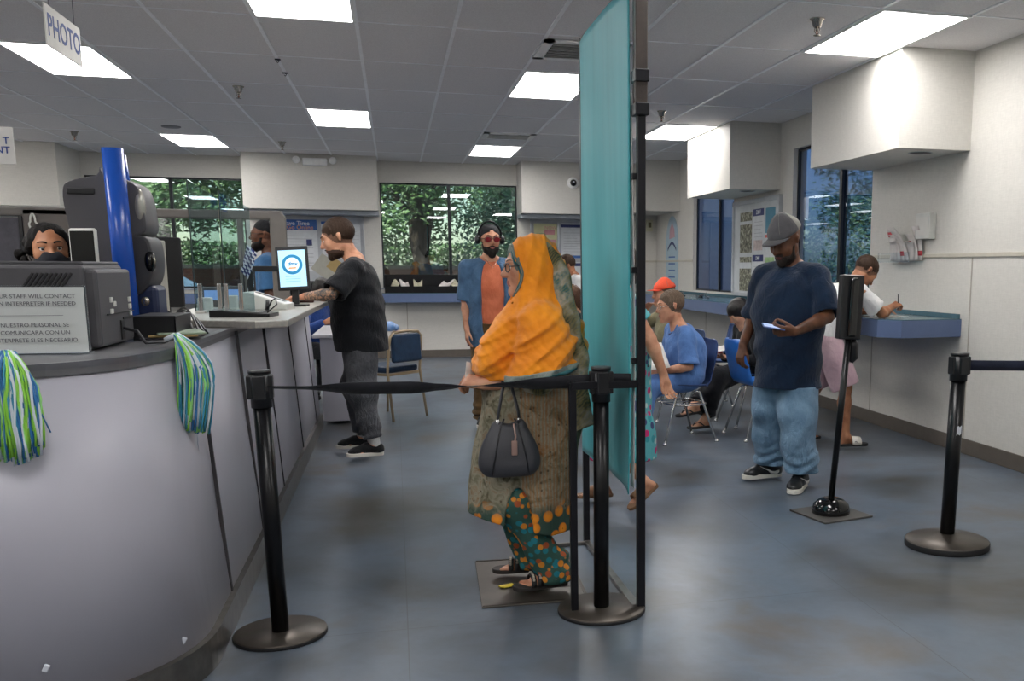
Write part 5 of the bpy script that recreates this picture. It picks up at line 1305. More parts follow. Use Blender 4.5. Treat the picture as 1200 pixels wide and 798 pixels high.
specs = [(10.80, 11.20, 1.55, 2.02, M_busy, [(0, 1, .70, .78, M_pwhite)], [], 'upper left poster with a busy dark photograph in the framed display'),
         (10.42, 10.76, 1.55, 2.04, M_pwhite, [(0, 1, .84, 1, M_pnavy), (.1, .9, .04, .28, M_sky_p)]+lines(5, .35, .78), [('DMV', .5, .92, .07, Mwt)], 'upper middle poster with a navy header in the framed display'),
         (10.06, 10.38, 1.58, 2.05, M_pwhite, [(.05, .95, .38, .97, M_tealp), (0, 1, .27, .34, M_redp)]+lines(2, .05, .22), [], 'upper right teal and red poster in the framed display'),
         (10.80, 11.20, 1.10, 1.50, M_busy, [(0, 1, .66, .84, M_pwhite)], [], 'lower left poster with a dark greenish photograph in the framed display'),
         (10.42, 10.76, 1.10, 1.52, M_pwhite, [(0, 1, .82, 1, M_pnavy), (.1, .9, .04, .30, M_sky_p)]+lines(5, .35, .76), [('DMV', .5, .905, .06, Mwt)], 'lower middle poster with a navy header in the framed display'),
         (10.06, 10.38, 1.10, 1.52, M_pwhite, [(.08, .92, .55, .93, M_green)]+lines(4, .1, .45), [], 'lower right poster with a green landscape in the framed display')]
for (y0, y1, z0, z1, m, bands, tx, lab) in specs:
    o = paper(None, 'poster', m, y0, y1, z0, z1, XR-.0305, bands, tx, axis='x'); ptag(o, lab, 'poster', 'posters in the framed display')
# tall tapered poster on the far right wall
t_ = thing('tall_poster', 'tall narrow pale blue poster with pointed top, far right wall', 'poster', (XR, 0, 0))
Mp = Matrix.Translation((0, 14.62, 1.0)) @ Matrix.Rotation(-PI/2, 4, 'Z') @ Matrix.Rotation(PI/2, 4, 'X')
out = [(0, 0), (.66, 0), (.66, .70)]+[(.33+.33*math.cos(a), .72+.42*math.sin(a)) for a in np.linspace(0, PI, 14)]+[(0, .70)]
MB().prism([(x, y) for x, y in out], .0015, .006, 0, Mp).build('poster_card', mat('pale_blue_card', 'a9c0cc', .5), t_)
MB().prism([(.10+.46*u, .62+.10*math.sin(PI*u)) for u in np.linspace(0, 1, 10)]+[(.10+.46*u, .66+.10*math.sin(PI*u)) for u in np.linspace(1, 0, 10)], .006, .0075, 0, Mp).build('dark_arch_stripe', M_pnavy, t_)
MB().prism([(.18+.30*u, .80+.24*v) for u, v in ((0, 0), (1, .1), (.9, .6), (.5, 1), (.1, .6))], .006, .0072, 0, Mp).build('rose_print', mat('faded_rose', 'c49aa4', .6), t_)
b = MB()
for z_ in (.52, .42, .32, .22, .12): b.prism([(.15, z_), (.5, z_), (.5, z_+.02), (.15, z_+.02)], .006, .007, 0, Mp)
b.build('text_lines', M_pblue, t_)
# leaflet holder on the right wall
t_ = thing('leaflet_holder', 'clear wall leaflet holder stuffed with curling red and white leaflets above the ledge', 'leaflet holder', (XR, 7.22, 1.42))
MB().box(-.13, -.002, -.24, .28, 0, .008, .002).box(-.134, -.130, -.24, .28, 0, .08).build('acrylic_pocket', M_clear, t_)
M_lfl = mat('leaflet_paper', 'd2ccc8', .7, var=.08); M_lr = mat('leaflet_red', 'b8363c', .6)
rnd = random.Random(4)
for k in range(7):
    y0 = -.20+k*.055; P = []; lean = rnd.uniform(-.05, .10); cu = rnd.uniform(.05, .12)
    for i in range(8):
        s = i/7; P.append([(-.02-.008*k-cu*s**2.2, y0+lean*s+.11*v-.05, .014+.27*s-.10*s**3*(k % 3)*.6) for v in (0, .5, 1)])
    o = MB().grid(P, True, th=.001).build('leaflet', M_lfl, t_)
    if k % 2 == 0: P2 = [[(p[0]-.002, p[1], p[2]) for p in r_] for r_ in P[(5 if k % 4 else 1):(7 if k % 4 else 3)]]; MB().grid(P2, True, th=.0008).build('red_print', M_lr, o)
o = thing('paper_dispenser', 'flat white paper towel style box on the right wall beside the leaflet holder', 'box', (XR, 6.93, 1.60)); MB().box(-.06, -.001, -.11, .10, 0, .20, .006).build('case', M_white, o)
MB().box(-.062, -.060, -.09, .08, .03, .17).build('front_card', M_paper, o)
# trough with leaflets in the back window
tr_ = thing('leaflet_trough', 'long black leaflet trough along the sill of the right back window', 'trough', (0, YB-.24, .985))
MB().box(-.13, 1.86, -.03, .16, 0, .012).box(-.13, 1.86, -.035, -.02, 0, .10, .003).box(-.13, 1.86, .15, .165, 0, .27, .003).box(-.14, -.125, -.035, .165, 0, .27, .003).box(1.85, 1.865, -.035, .165, 0, .27, .003).build('trough_body', mat('satin_black_metal', '0c0d10', .22), tr_)
rnd = random.Random(9)
for k, (x, w_, lean) in enumerate(((-.06, .10, .04), (.10, .12, -.03), (.28, .12, .0), (.62, .16, .10), (.86, .10, -.06), (1.02, .14, .0))):
    P = [[(x+w_*u+lean*v, YB-.20+.05*v+.01*math.sin(3*u), 1.07+.12*v*(.75+.25*math.sin(5*u+k))) for v in np.linspace(0, 1, 4)] for u in np.linspace(0, 1, 7)]
    o = MB().grid(P, True, th=.012).build('folded_leaflet', [mat('leaflet_cream', 'b9b49c', .7, var=.35, scale=30), M_lfl][k % 2]); tag(o, ['cream leaflet at the left end of the black window trough', 'pale leaflet second from the left in the black window trough', 'cream leaflet third from the left in the black window trough', 'white opened leaflet leaning in the middle of the black window trough', 'small cream leaflet right of the leaning white one in the trough', 'pale leaflet at the right end of the black window trough'][k], 'leaflet', 'leaflets in the window trough')
# pens and trays on the right ledge
for (y, lab) in ((12.6, 'black chained pen holder on the ledge, farther of two'), (11.6, 'black chained pen holder on the ledge, nearer of two')):
    t_ = thing('chained_pen', lab, 'pen', (3.68, y, 1.0), 0, 'pen holders on the ledge'); MB().lathe([(.035, 0), (.03, .012), (.012, .03)], n=16).build('holder', M_black, t_); MB().tube([(0, 0, .03), (.03, -.12, .05), (.0, -.25, .012), (-.02, -.40, .008)], .007, 6).build('pen', M_black, t_)
o = MB().box(-.11, .11, -.15, .15, 0, .002).build('paper_form', M_paper); o.location = (3.72, 6.92, 1.001); o.rotation_euler = (0, 0, .3); tag(o, 'white form on the ledge under the writing hand of the man in a white tee', 'paper')
# ------------------------------------------------------------------ the people
SK_tan = skin('skin_tan', 'c08a68', '9c6648'); SK_light = skin('skin_light', 'd09c7e', 'b0765a'); SK_brown = skin('skin_brown', '6e4630', '4c2d1e'); SK_olive = skin('skin_olive', 'a87454', '8a5a40'); SK_pale = skin('skin_pale', 'd8a88a', 'b98468')
LIP = mat('lip_rose', 'a0605a', .45); LIPD = mat('lip_dark', '6a3a34', .45)
def stubble(name, col): return mat(name, col, .7, var=.15, scale=120)
t = NT('tattooed_skin'); n_ = t.noise(26, 4, .65, dist=2.2); t.base(t.ramp(n_, [(.40, '3a3c40'), (.50, '7a6656'), (.60, 'b58668')])); t.set(rough=.5); M_tattoo = t.m
class Person:
    def __init__(s, label, x, y, rz, S=1.0, **kw):
        s.t = thing('person', label, 'person', (x, y, 0), math.radians(rz)); s.x, s.y, s.a = x, y, math.radians(rz)
        for k, v in list(kw.items()):
            if isinstance(v, tuple) and len(v) == 4 and v[0] == 'w': kw[k] = s.w(*v[1:])
            if isinstance(v, tuple) and len(v) == 4 and v[0] == 'd': kw[k] = s.d(*v[1:])
            if k.endswith('hand') and v: kw[k] = {q: (s.w(*u[1:]) if isinstance(u, tuple) and u[0] == 'w' else s.d(*u[1:]) if isinstance(u, tuple) and u[0] == 'd' else u) for q, u in v.items()}
        s.J = joints(S, **kw)
    def w(s, x, y, z):
        dx, dy = x-s.x, y-s.y; c, n = math.cos(s.a), math.sin(s.a); return V3(dx*c+dy*n, -dx*n+dy*c, z)
    def d(s, x, y, z):
        c, n = math.cos(s.a), math.sin(s.a); return V3(x*c+y*n, -x*n+y*c, z)
    def world(s, p):
        c, n = math.cos(s.a), math.sin(s.a); return (s.x+p[0]*c-p[1]*n, s.y+p[0]*n+p[1]*c, p[2])
W = lambda *a: ('w',)+a
Dd = lambda *a: ('d',)+a

# --- woman in the orange scarf
M_or_scarf = cloth('orange_gauze', 'f79a1e', 'e07f16', .85, 500, 5, bump=.9)
_t = NT('orange_pleated_gauze'); _c = lin('f79a1e'); _w = _t.node('ShaderNodeTexWave'); _w.bands_direction = 'X'; _w.inputs['Scale'].default_value = 9; _w.inputs['Distortion'].default_value = 5; _w.inputs['Detail'].default_value = 3; _w.inputs['Detail Scale'].default_value = 1.2
_t.link(_t.mapped((1, 1, 1), (math.radians(38), 0, math.radians(90))), _w.inputs['Vector']); _nn = _t.noise(5, 5, .6, dist=.6); _t.base(_t.ramp(_nn, [(.3, 'de7c14'), (.62, 'f99c20')])); _t.set(rough=.8, spec=.25); _t.p.inputs['Sheen Weight'].default_value = .2
_t.bump(_t.math('ADD', _w.outputs['Fac'], _t.noise(24, 4, .6, dist=1.5)), .22, .02); M_or_scarf = _t.m
t = NT('olive_printed_kurta'); z = t.sep()[2]
blot = t.noise(15, 4, .6, dist=1.2); g0 = t.ramp(blot, [(.30, '4a4232'), (.42, '6e6a56'), (.55, '8f8a78'), (.72, '7d5c3a')])
st = t.node('ShaderNodeTexWave'); st.wave_type = 'BANDS'; st.bands_direction = 'Y'; st.inputs['Scale'].default_value = 22; st.inputs['Distortion'].default_value = 2.5; st.inputs['Detail'].default_value = 2; t.link(t.coord(), st.inputs['Vector'])
g0 = t.mix(t.math('MULTIPLY', t.math('MULTIPLY', st.outputs['Fac'], t.ramp(t.sep()[1], [(.49, 'bbbbbb'), (.56, '111111')]) if False else t.math('LESS_THAN', t.sep()[1], .085)), .55), g0, '94602c')
vo = t.node('ShaderNodeTexVoronoi'); vo.inputs['Scale'].default_value = 26; vo.inputs['Randomness'].default_value = .35; t.link(t.coord(), vo.inputs['Vector'])
dot = t.ramp(vo.outputs['Distance'], [(.10, 'ffffff'), (.16, '000000')]); ring = t.ramp(vo.outputs['Distance'], [(.18, '000000'), (.22, 'ffffff'), (.26, '000000')])
g0 = t.mix(t.math('MULTIPLY', dot, .7), g0, '3a2c1c')
# flowered border near the hem
vo2 = t.node('ShaderNodeTexVoronoi'); vo2.inputs['Scale'].default_value = 17; vo2.inputs['Randomness'].default_value = .75; t.link(t.coord(), vo2.inputs['Vector'])
fl_ = t.ramp(vo2.outputs['Distance'], [(.08, 'a85a14'), (.13, 'e8962a'), (.40, 'd9822a'), (.47, '3a5148')])
hemf = t.ramp(t.math('ADD', z, t.math('MULTIPLY', blot, .10)), [(.42, 'ffffff'), (.47, '000000')])
g0 = t.mix(hemf, g0, fl_); t.base(g0); t.set(rough=.85, spec=.2); t.bump(t.noise(14, 4, .6, vec=t.mapped((1, 1, .4)), dist=1), .5, .02); M_kurta = t.m
t = NT('teal_flowered_trousers'); vo = t.node('ShaderNodeTexVoronoi'); vo.inputs['Scale'].default_value = 32; vo.inputs['Randomness'].default_value = .8; t.link(t.coord(), vo.inputs['Vector'])
gc = t.ramp(t.sep(vo.outputs['Color'])[0], [(0, 'd98a2a'), (.40, 'd98a2a'), (.42, '1f7f8c'), (.75, '1f7f8c'), (.77, 'a8532a')], 'CONSTANT'); t.base(t.mix(t.ramp(vo.outputs['Distance'], [(.42, '000000'), (.50, 'ffffff')]), gc, '31584f')); t.set(rough=.85); t.bump(t.noise(18, 4, .6), .5, .02); M_salwar = t.m
t = NT('scarf_tail_print'); wv = t.node('ShaderNodeTexWave'); wv.bands_direction = 'DIAGONAL'; wv.inputs['Scale'].default_value = 34; wv.inputs['Distortion'].default_value = 6; t.link(t.coord(), wv.inputs['Vector'])
a0 = t.ramp(t.noise(13, 3, .5), [(.38, '39402f'), (.48, '7c7862'), (.58, 'a39e92'), (.68, '2c5f60')]); t.base(t.mix(t.math('MULTIPLY', wv.outputs['Fac'], .28), a0, 'a8934e')); t.set(rough=.85); t.bump(t.noise(16, 4, .6, vec=t.mapped((1, 1, .3))), .6, .02); M_tail = t.m
M_greyband = cloth('grey_teal_band', '7f8a84', '5f6f6c', .85, 400)
M_teald = mat('dark_teal_braid', '1f5a60', .7); M_cream = mat('cream_braid', 'c9c3a4', .7)
w = Person('woman in an orange headscarf and brown flowered kurta standing in profile on the floor plate', .55, 4.03, 90, .88,
           pelvis=(0, -.03, .80), belly=(0, .01, .94), chest=(0, -.01, 1.08), neck=(0, -.03, 1.225), hc=(0, .014, 1.365), g=1.45, wid=1.15, hs=.97, pitch=2, yaw=4,
           lw=W(.338, 3.915, .905), rw=W(.345, 4.10, .905), leh=V3(-.30, -.9, -.6), reh=V3(.6, -.6, -.6),
           la=W(.605, 3.935, .098), ra=W(.545, 4.16, .098), lf=Dd(-1, -.10, 0), rf=Dd(-1, .12, 0),
           lhand=dict(D=Dd(-.80, .50, .12), N=Dd(.1, .5, -.6), T=Dd(-.3, .1, .9), s=.90, curl=(42, 48, 30), thumb=(.8, .3, .3)),
           rhand=dict(D=Dd(-.86, -.30, .05), N=Dd(.1, -.5, -.6), T=Dd(-.3, .1, .9), s=.90, curl=(45, 50, 30), thumb=(.8, .3, .3)), nose=1.15)
J = w.J; body(w.t, J, [SK_light, LIP], .006, bare_feet=True, arm=1.08)
eyes(w.t, J, '3b2a1e', brow='6e6258', browth=.0026); glasses(w.t, J, M_black, None, .023, .0022)
f = Fld(); f.cap((0, -.01, 1.02), (0, .075, .27), .185, .232, k=.02, sq=((1, 0, 0), 1.10)); f.ell((0, .0, .90), (.185, .18, .16), k=.06); f.ell((0, -.10, .80), (.17, .11, .14), k=.06)
f.disp(folds(.009, 24, (1, 1.2, .05), .9, 1.)); f.disp(folds(.005, 60, (1, 1.6, .1), .7, 4.)); f.clip((0, .05, .30), (0, .28, -1)); f.clip((0, .05, .275), (0, 0, -1))
inn = Fld(); inn.cap((0, -.01, .95), (0, .075, .20), .158, .208, sq=((1, 0, 0), 1.10)); inn.clip((0, 0, .46), (0, 0, 1))
class FP:      # a field used as a cutter
    def __init__(s, f): s.f = f
    def __call__(s, P): return s.f.ev(P, P.reshape(-1, 3)[:1], 1e9)
f.sub(FP(inn), .004); f.sub(Ell((-.22, .098, .30), (.16, .058, .19)), .006); f.sub(Ell((.22, .09, .28), (.16, .03, .20)), .006)
fld_obj('kurta', f, .006, M_kurta, w.t)
f = Fld(); 
for q in 'lr': f.cap(J[q+'h'], J[q+'k'], .080, .076, k=.03); f.cap(J[q+'k'], J[q+'a']+V3(0, 0, -.02), .078, .056, k=.03, cut=True)
for q in 'lr':
    for i, zz in enumerate((.16, .115, .075)): f.ell(J[q+'a']*V3(1, 1, 0)+V3(.004*(i % 2), -.008*i+.004, zz), (.060+.006*(i == 1), .070+.004*(i == 1), .030), k=.018)
f.disp(folds(.006, 42, (.3, .5, 1), .9, 2)); f.clip((0, 0, .050), (0, 0, -1)); fld_obj('trousers', f, .006, M_salwar, w.t)
# scarf
f = Fld(); HR = J['HR']
f.ell(head_pt(J, 0, -.022, .030), (.094, .112, .108), R=HR); f.ell(head_pt(J, 0, -.050, -.05), (.088, .085, .12), k=.03)
f.cap((0, -.050, 1.29), (0, -.055, 1.08), .098, .150, k=.04, sq=((1, 0, 0), .95)); f.cap((-.150, -.015, 1.150), (.150, -.015, 1.150), .086, k=.05); f.cap((0, -.035, 1.33), (0, -.02, 1.08), .095, .165, k=.05)
f.cap((0, .02, 1.14), (0, .115, .965), .10, .135, k=.05); f.cap((-.165, -.02, 1.08), (-.185, .02, .93), .098, .115, k=.04); f.cap((.16, -.02, 1.08), (.18, .02, .93), .098, .115, k=.04); f.ell((0, -.05, .98), (.20, .16, .12), k=.05)
f.cap((-.05, .045, 1.20), (-.10, .16, .98), .060, .080, k=.03)
body_w = lambda P: np.clip((1.25-P[..., 2])*7, 0, 1); head_w = lambda P: 1-body_w(P)
f.disp(pleats(.017, 84, (-.15, .80, 1.0), .5, 1.2, body_w)); f.disp(pleats(.007, 170, (-.2, .55, 1.1), .7, 3., body_w))
f.disp(pleats(.007, 120, (0, 1, .25), .25, 2., head_w)); f.disp(pleats(.003, 260, (0, 1, .1), .3, 5., head_w))
f.sub(Ell(head_pt(J, 0, .122, -.020), (.074, .092, .108), HR), .006)     # face opening
f.sub(Ell(head_pt(J, 0, .09, -.125), (.045, .05, .04), HR), .010)
f.clip((0, 0, .945), (.0, -.16, -1)); sc_ = fld_obj('headscarf', f, .0052, M_or_scarf, w.t)
f2 = Fld(); f2.add(f, .0); f2.grow(.005); f2.clip((0, 0, .968), (0, .16, 1)); f2.clip((0, 0, .943), (0, -.16, -1)); f2.clip((0, .145, 0), (0, 1, 0)); fld_obj('scarf_border', f2, .005, M_greyband, sc_)
f2 = Fld(); f2.add(f, .0); f2.grow(.008); f2.clip((0, 0, .951), (0, .16, 1)); f2.clip((0, 0, .937), (0, -.16, -1)); f2.clip((0, .145, 0), (0, 1, 0)); fld_obj('teal_braid', f2, .005, M_teald, sc_)
def opening(th, r, c0=0.0):
    pts = []
    for a in np.linspace(math.radians(-50), math.radians(230), 40):
        x = .0745*math.cos(a)*(1+th); z_ = -.022+.107*math.sin(a)*(1+th); q = np.array([x, .0, z_])
        # walk backwards from the face to the scarf surface
        y = .16
        for _ in range(40):
            p = head_pt(J, x, y, z_); dd = f.ev(p[None, None, :], p[None, :], 1e9)[0, 0]
            if dd < .001: break
            y -= max(dd*.6, .0015)
            if y < -.05: break
        pts.append(head_pt(J, x, y, z_))
    return pts
pt = opening(.10, 0); MB().tube(pt, .009, 8, r2=.004).build('grey_edge', M_greyband, sc_)
pt = opening(.0, 0); MB().tube(pt, .0045, 6).build('dark_edge', M_teald, sc_)
f = Fld(); f.ell(head_pt(J, 0, .012, .028), (.083, .085, .093), R=HR); f.sub(Ell(head_pt(J, 0, .125, -.018), (.070, .085, .104), HR), .006); f.clip(head_pt(J, 0, 0, -.07), HR@V3(0, 0, -1)); fld_obj('under_scarf', f, .006, M_greyband, sc_)
f = Fld(); q = [(-.060, -.050, 1.455), (-.095, -.095, 1.32), (-.130, -.125, 1.16), (-.150, -.140, 1.00), (-.150, -.150, .82), (-.145, -.180, .70)]; rr = [.020, .030, .042, .050, .052, .056]
for a, b_, r0, r1 in zip(q, q[1:], rr, rr[1:]): f.cap(a, b_, r0, r1, k=.02, sq=((.9, -.4, 0), 1.7))
f.disp(folds(.008, 46, (.3, 1, .04), .7, 5)); f.clip((0, 0, .655), (0, -.35, -1)); fld_obj('patterned_scarf_end', f, .006, M_tail, sc_)
f = Fld(); f.cap((-.185, .0, 1.0), J['le']+V3(-.005, -.01, .01), .062, .058, k=.02); f.cap(J['le']+V3(-.005, -.01, .01), J['le']+(J['lw']-J['le'])*.30, .055, .050, k=.02, cut=True); f.disp(folds(.006, 60, (.2, 1, .5), .6, 2)); fld_obj('striped_sleeve', f, .0055, M_tail, w.t)
M_sstrap = mat('black_sandal_strap', '1b1a1c', .5); M_stud = mat('silver_studs', 'b9b2a4', .3, metal=.6); M_ssole = mat('dark_footbed', '2a2624', .6)
for q in 'lr': sandal(w.t, J, q, M_ssole, M_sstrap, ('three',), 'sandal', M_stud)
MB().ball(tuple(J['la']+V3(0, .0, -.04)), (.038, .045, .02), 10).build('ankle_hem', M_salwar, w.t)
o = MB().box(-.02, .045, -.012, .012, 0, .006, .002).box(-.01, .03, -.02, .02, 0, .004, .002).build('yellow_tag', mat('yellow_tape', 'd8c23a', .5)); o.location = (.405, 4.03, .0115); o.rotation_euler = (0, 0, .4); tag(o, 'scrap of yellow tape on the floor plate between the sandals', 'tape')
# handbag on her forearm
hb = thing('handbag', 'charcoal leather handbag hanging from the forearm of the woman in orange', 'bag', (.415, 3.800, .545), 0)
M_leather = mat('charcoal_leather', '3a3b40', .42, bump=.25, bscale=300)
f = Fld(); f.ell((0, 0, .085), (.100, .048, .085), k=.02); f.cap((-.055, 0, .06), (-.035, 0, .20), .052, .032, k=.05, sq=((0, 1, 0), 1.3)); f.cap((.055, 0, .06), (.035, 0, .20), .052, .032, k=.05, sq=((0, 1, 0), 1.3)); f.ell((0, 0, .045), (.096, .052, .045), k=.02)
f.sub(Cap((0, -.07, .26), (0, .07, .26), .045), .02); f.clip((0, 0, .003), (0, 0, -1)); fld_obj('bag_body', f, .005, M_leather, hb)
for e in (-1, 1): MB().tube([(e*.072, -.052, .02), (e*.055, -.050, .12), (e*.035, -.035, .21), (e*.02, -.02, .235)], .0035, 6).build('seam_piping', mat('charcoal_piping', '27282c', .4), hb)
for e, yy in ((-1, -.015), (1, .015)):
    MB().tube([(e*.045, yy, .215), (e*.040, yy, .26), (e*.018, yy+.02, .36), (.0+.012*e, .06, .375), (e*.012, .085, .33)], .0085, 8, r2=.004).build('handle', M_leather, hb)
    MB().lathe([(.009, -.012), (.009, .012)], (e*.044, yy, .222), 12).build('handle_ring', M_chrome, hb)
MB().tube([(.015, -.045, .22), (.02, -.056, .17), (.012, -.060, .13)], .004, 6).box(.002, .026, -.064, -.056, .095, .155, .004).build('zip_tassel', mat('rose_metal_tag', 'a88a80', .35, metal=.5), hb)
P = [[(.262+.05*u+.01*v, 4.00+.03*u, .905+.085*v-.02*u) for v in np.linspace(0, 1, 4)] for u in np.linspace(0, 1, 4)]
o = MB().grid(P, True, th=.002).build('folded_ticket', M_paper); tag(o, 'white folded ticket held in the hands of the woman in orange', 'paper')

# --- man in navy tee and grey cap
M_navy = cloth('navy_cotton', '14273f', '0e1c30', .9, 500, 7); M_jean = cloth('pale_blue_denim', '7c9ab4', '56748e', .85, 700, 6, bump=.9, var=.2)
m = Person('man in a navy t-shirt, pale jeans and flat grey cap looking down at his phone', 2.35, 5.58, 128, .945, g=1.42, wid=1.12, hs=1.09, hc=(0, .075, 1.530), 
           belly=(0, .02, 1.10), yaw=-10, pitch=26, neck=(0, .005, 1.395), fa=.285, lw=W(2.235, 5.22, 1.005), rw=W(2.075, 5.66, .90), leh=Dd(.95, -.1, -.5), reh=V3(.5, -1, -.2),
           la=W(2.415, 5.50, .083), ra=W(2.335, 5.80, .083), lf=Dd(-.62, -.78, 0), rf=Dd(-1, -.12, 0), shw=.195,
           lhand=dict(D=Dd(-.95, .05, .05), N=Dd(.1, .7, .45), T=Dd(-.2, -.35, .9), s=1.0, curl=(40, 50, 35), thumb=(.85, .3, .5)),
           rhand=dict(D=Dd(-.25, -.1, -1), N=Dd(.9, .3, -.2), T=Dd(-.3, -.9, 0), s=.95, curl=(30, 35, 25), thumb=(.8, .3, .3)))
J = m.J; body(m.t, J, [SK_brown, LIPD, stubble('grey_stubble', '3a2c26')], .0065, arm=1.12)
eyes(m.t, J, closed=True, brow='1a1210', browth=.0034); beard(m.t, J, hair_mat('salt_black_beard', '2c2420'), thick=.004)
f = tee_field(J, .034, .95, hem=.64, slr=.088, drape=.20, famp=.009, seed=2, neck=.066, belly=.01); fld_obj('navy_t_shirt', f, .007, M_navy, m.t)
f = trouser_field(J, .034, .072, .078, .092, upto=1.10, famp=.010, seed=1); 
for q in 'lr':
    for i in range(2): f.ell(J[q+'a']+V3(0, -.03, .070+.05*i), (.076+.014*i, .076+.016*i, .035), k=.03)
f.clip((0, 0, .108), (0, 0, -1)); f.clip((0, 0, .655), (0, 0, 1)); fld_obj('jeans', f, .007, M_jean, m.t)
M_shoeb = mat('black_sneaker_leather', '17181b', .38); M_shw = mat('white_sneaker_sole', 'd8d4ca', .5)
J['S'] *= 1.10
for q in 'lr': shoe(m.t, J, q, M_shoeb, M_shw, swoosh=mat('white_side_mark', 'e0dfdb', .4), lace=M_shoeb)
def flat_cap(P_, crown, brim, back=None, name='flat_cap', s=1.0, brimrot=0, length=.075, hgt=.0, panels=True):
    J = P_.J; R = J['HR']; f = Fld(); h_ = J['hs']
    f.ell(head_pt(J, 0, -.014, .052), (.090*h_, .108*h_, (.088+hgt)*h_), R=R); f.cap(head_pt(J, 0, -.02, .05), head_pt(J, 0, -.014, .10+hgt*.6), .085*h_, .062*h_, k=.02)
    f.clip(head_pt(J, 0, 0, .048), R@V3(0, -.10, -1)); pk = None
    if back: pk = lambda c: (((c-J['hc'])@R)[:, 1]/h_ < -.030).astype(int)
    o = fld_obj(name, f, .006, [crown, back] if back else crown, P_.t, pk)
    b = MB(); Pg = []; cr, sr_ = math.cos(brimrot), math.sin(brimrot)
    for i in range(15):
        u = -1+2*i/14; row = []
        for v in np.linspace(0, 1, 5):
            x = .078*u*(1-.10*v); y = (.105*math.sqrt(max(0, 1-u*u*.72))-.012)+length*v*math.sqrt(max(0.0, 1-u**4*.75)); x, y = x*cr-y*sr_, x*sr_+y*cr
            row.append(tuple(head_pt(J, x, y-.005, .050-.010*u*u-.004*v)))
        Pg.append(row)
    b.grid(Pg, True, th=.0035); b.build('brim', brim, o); MB().ball(head_pt(J, 0, -.014, .137+hgt*1.0), .007, 8).build('top_button', brim, o)
    b = MB()
    if panels:
        for k in range(6):
            a = PI*k/6*2; pts = []
            for v in np.linspace(.12, 1.3, 9):
                y_, z_ = math.sin(v), math.cos(v); p = V3(math.cos(a)*y_*.086, math.sin(a)*y_*.104-.014, .05+z_*(.088+hgt)); 
                c0 = V3(0, -.014, .05); d0 = unit(R@(p-c0))
                pp = head_pt(J, *c0)+d0*.06
                for _ in range(30):
                    dd = f.ev(pp[None, None, :], pp[None, :], 1e9)[0, 0]
                    if dd > -.0003: break
                    pp = pp+d0*(-dd)
                pts.append(pp)
            b.tube(pts, .0013, 5)
        b.build('panel_seams', mat('grey_seam_thread', '6a6866', .8), o)  # plain grey thread along the crown seams
    return o
M_capg = cloth('grey_wool_cap', '5a585b', '4c4a4d', .9, 400, bump=.2); M_capl = cloth('pale_grey_cap_back', '8b8982', '7a7872', .9, 400, bump=.2)
flat_cap(m, M_capg, M_capg, M_capl, hgt=-.002)
ph = thing('phone', 'small pale blue phone held by the man in navy', 'phone', (2.105, 5.235, 1.035), math.radians(75)); MB().box(-.034, .034, -.065, .065, -.004, .004, .003).build('case', mat('blue_phone_case', '4f6ba8', .3), ph); MB().box(-.030, .030, -.060, .060, .004, .0046).build('screen', em('phone_glow', '9fb2d8'), ph); ph.rotation_euler = (math.radians(10), math.radians(-15), math.radians(80))

# --- man in black at the counter
M_blk = cloth('black_cotton', '15171c', '0e1014', .9, 500, 7); M_jog = cloth('grey_jersey', '55565a', '404146', .9, 500, 7, bump=.8)
m = Person('tattooed man in a black t-shirt and grey joggers leaning his arms on the service counter', -.24, 7.24, 90, .955, g=1.35, wid=1.12, hs=1.13,
           pelvis=(0, .0, .93), belly=(0, .03, 1.07), chest=(0, .02, 1.25), neck=(0, .03, 1.43), hc=(0, .128, 1.562), pitch=18,
           lw=W(-.595, 7.10, 1.165), rw=W(-.585, 7.36, 1.160), leh=V3(-1, -.1, -.6), reh=V3(1, -.1, -.6), la=W(-.185, 7.10, .085), ra=W(-.275, 7.42, .085), lf=Dd(-1, -.12, 0), rf=Dd(-1, .05, 0), ua=.27,
           lhand=dict(D=Dd(-.98, .1, -.10), N=Dd(-.1, 0, -1), T=Dd(-.1, .95, 0), s=.98, curl=(20, 28, 18), thumb=(.6, .8, .1)),
           rhand=dict(D=Dd(-.98, -.1, -.10), N=Dd(-.1, 0, -1), T=Dd(-.1, -.95, 0), s=.98, curl=(20, 28, 18), thumb=(.6, .8, .1)))
J = m.J
f = body_field(J, arm=1.1)
def pick(c):
    q = (c-J['hc'])@J['HR']/J['hs']; mm = np.zeros(len(c), int)
    mm[(np.linalg.norm((q-V3(0, .04, -.08))/V3(.07, .07, .042), axis=1) < 1)] = 2
    mm[(np.abs(q[:, 0]) < .019) & (np.abs(q[:, 2]+.0595) < .009) & (q[:, 1] > .083)] = 1
    mm[(.8*(q[:, 1]-.075)-.6*(q[:, 2]-.052) < 0) & (q[:, 2] > -.02+.35*(q[:, 1]-.02)) & (q[:, 2] > -.07) & ~((np.abs(q[:, 0]) > .0765) & (q[:, 1] > -.035)) & (np.abs(q[:, 0]) < .1) & (q[:, 1] > -.12) & (q[:, 2] < .14)] = 4
    for s_ in 'lr':
        a, b_ = J[s_+'e'], J[s_+'w']; t_ = ((c-a)@(b_-a))/((b_-a)@(b_-a)); dd = np.linalg.norm(c-a-np.clip(t_, 0, 1)[:, None]*(b_-a), axis=1); mm[(dd < .065) & (t_ > -.15) & (t_ < .92)] = 3
    a, b_ = J['ls'], J['le']; t_ = ((c-a)@(b_-a))/((b_-a)@(b_-a)); dd = np.linalg.norm(c-a-np.clip(t_, 0, 1)[:, None]*(b_-a), axis=1); mm[(dd < .065) & (t_ > .5)] = 3
    return mm
fld_obj('body', f, .0065, [SK_light, LIP, stubble('brown_stubble', '4a342a'), M_tattoo, mat('shaved_sides', '6b4c3a', .8, var=.3, scale=200)], m.t, pick)
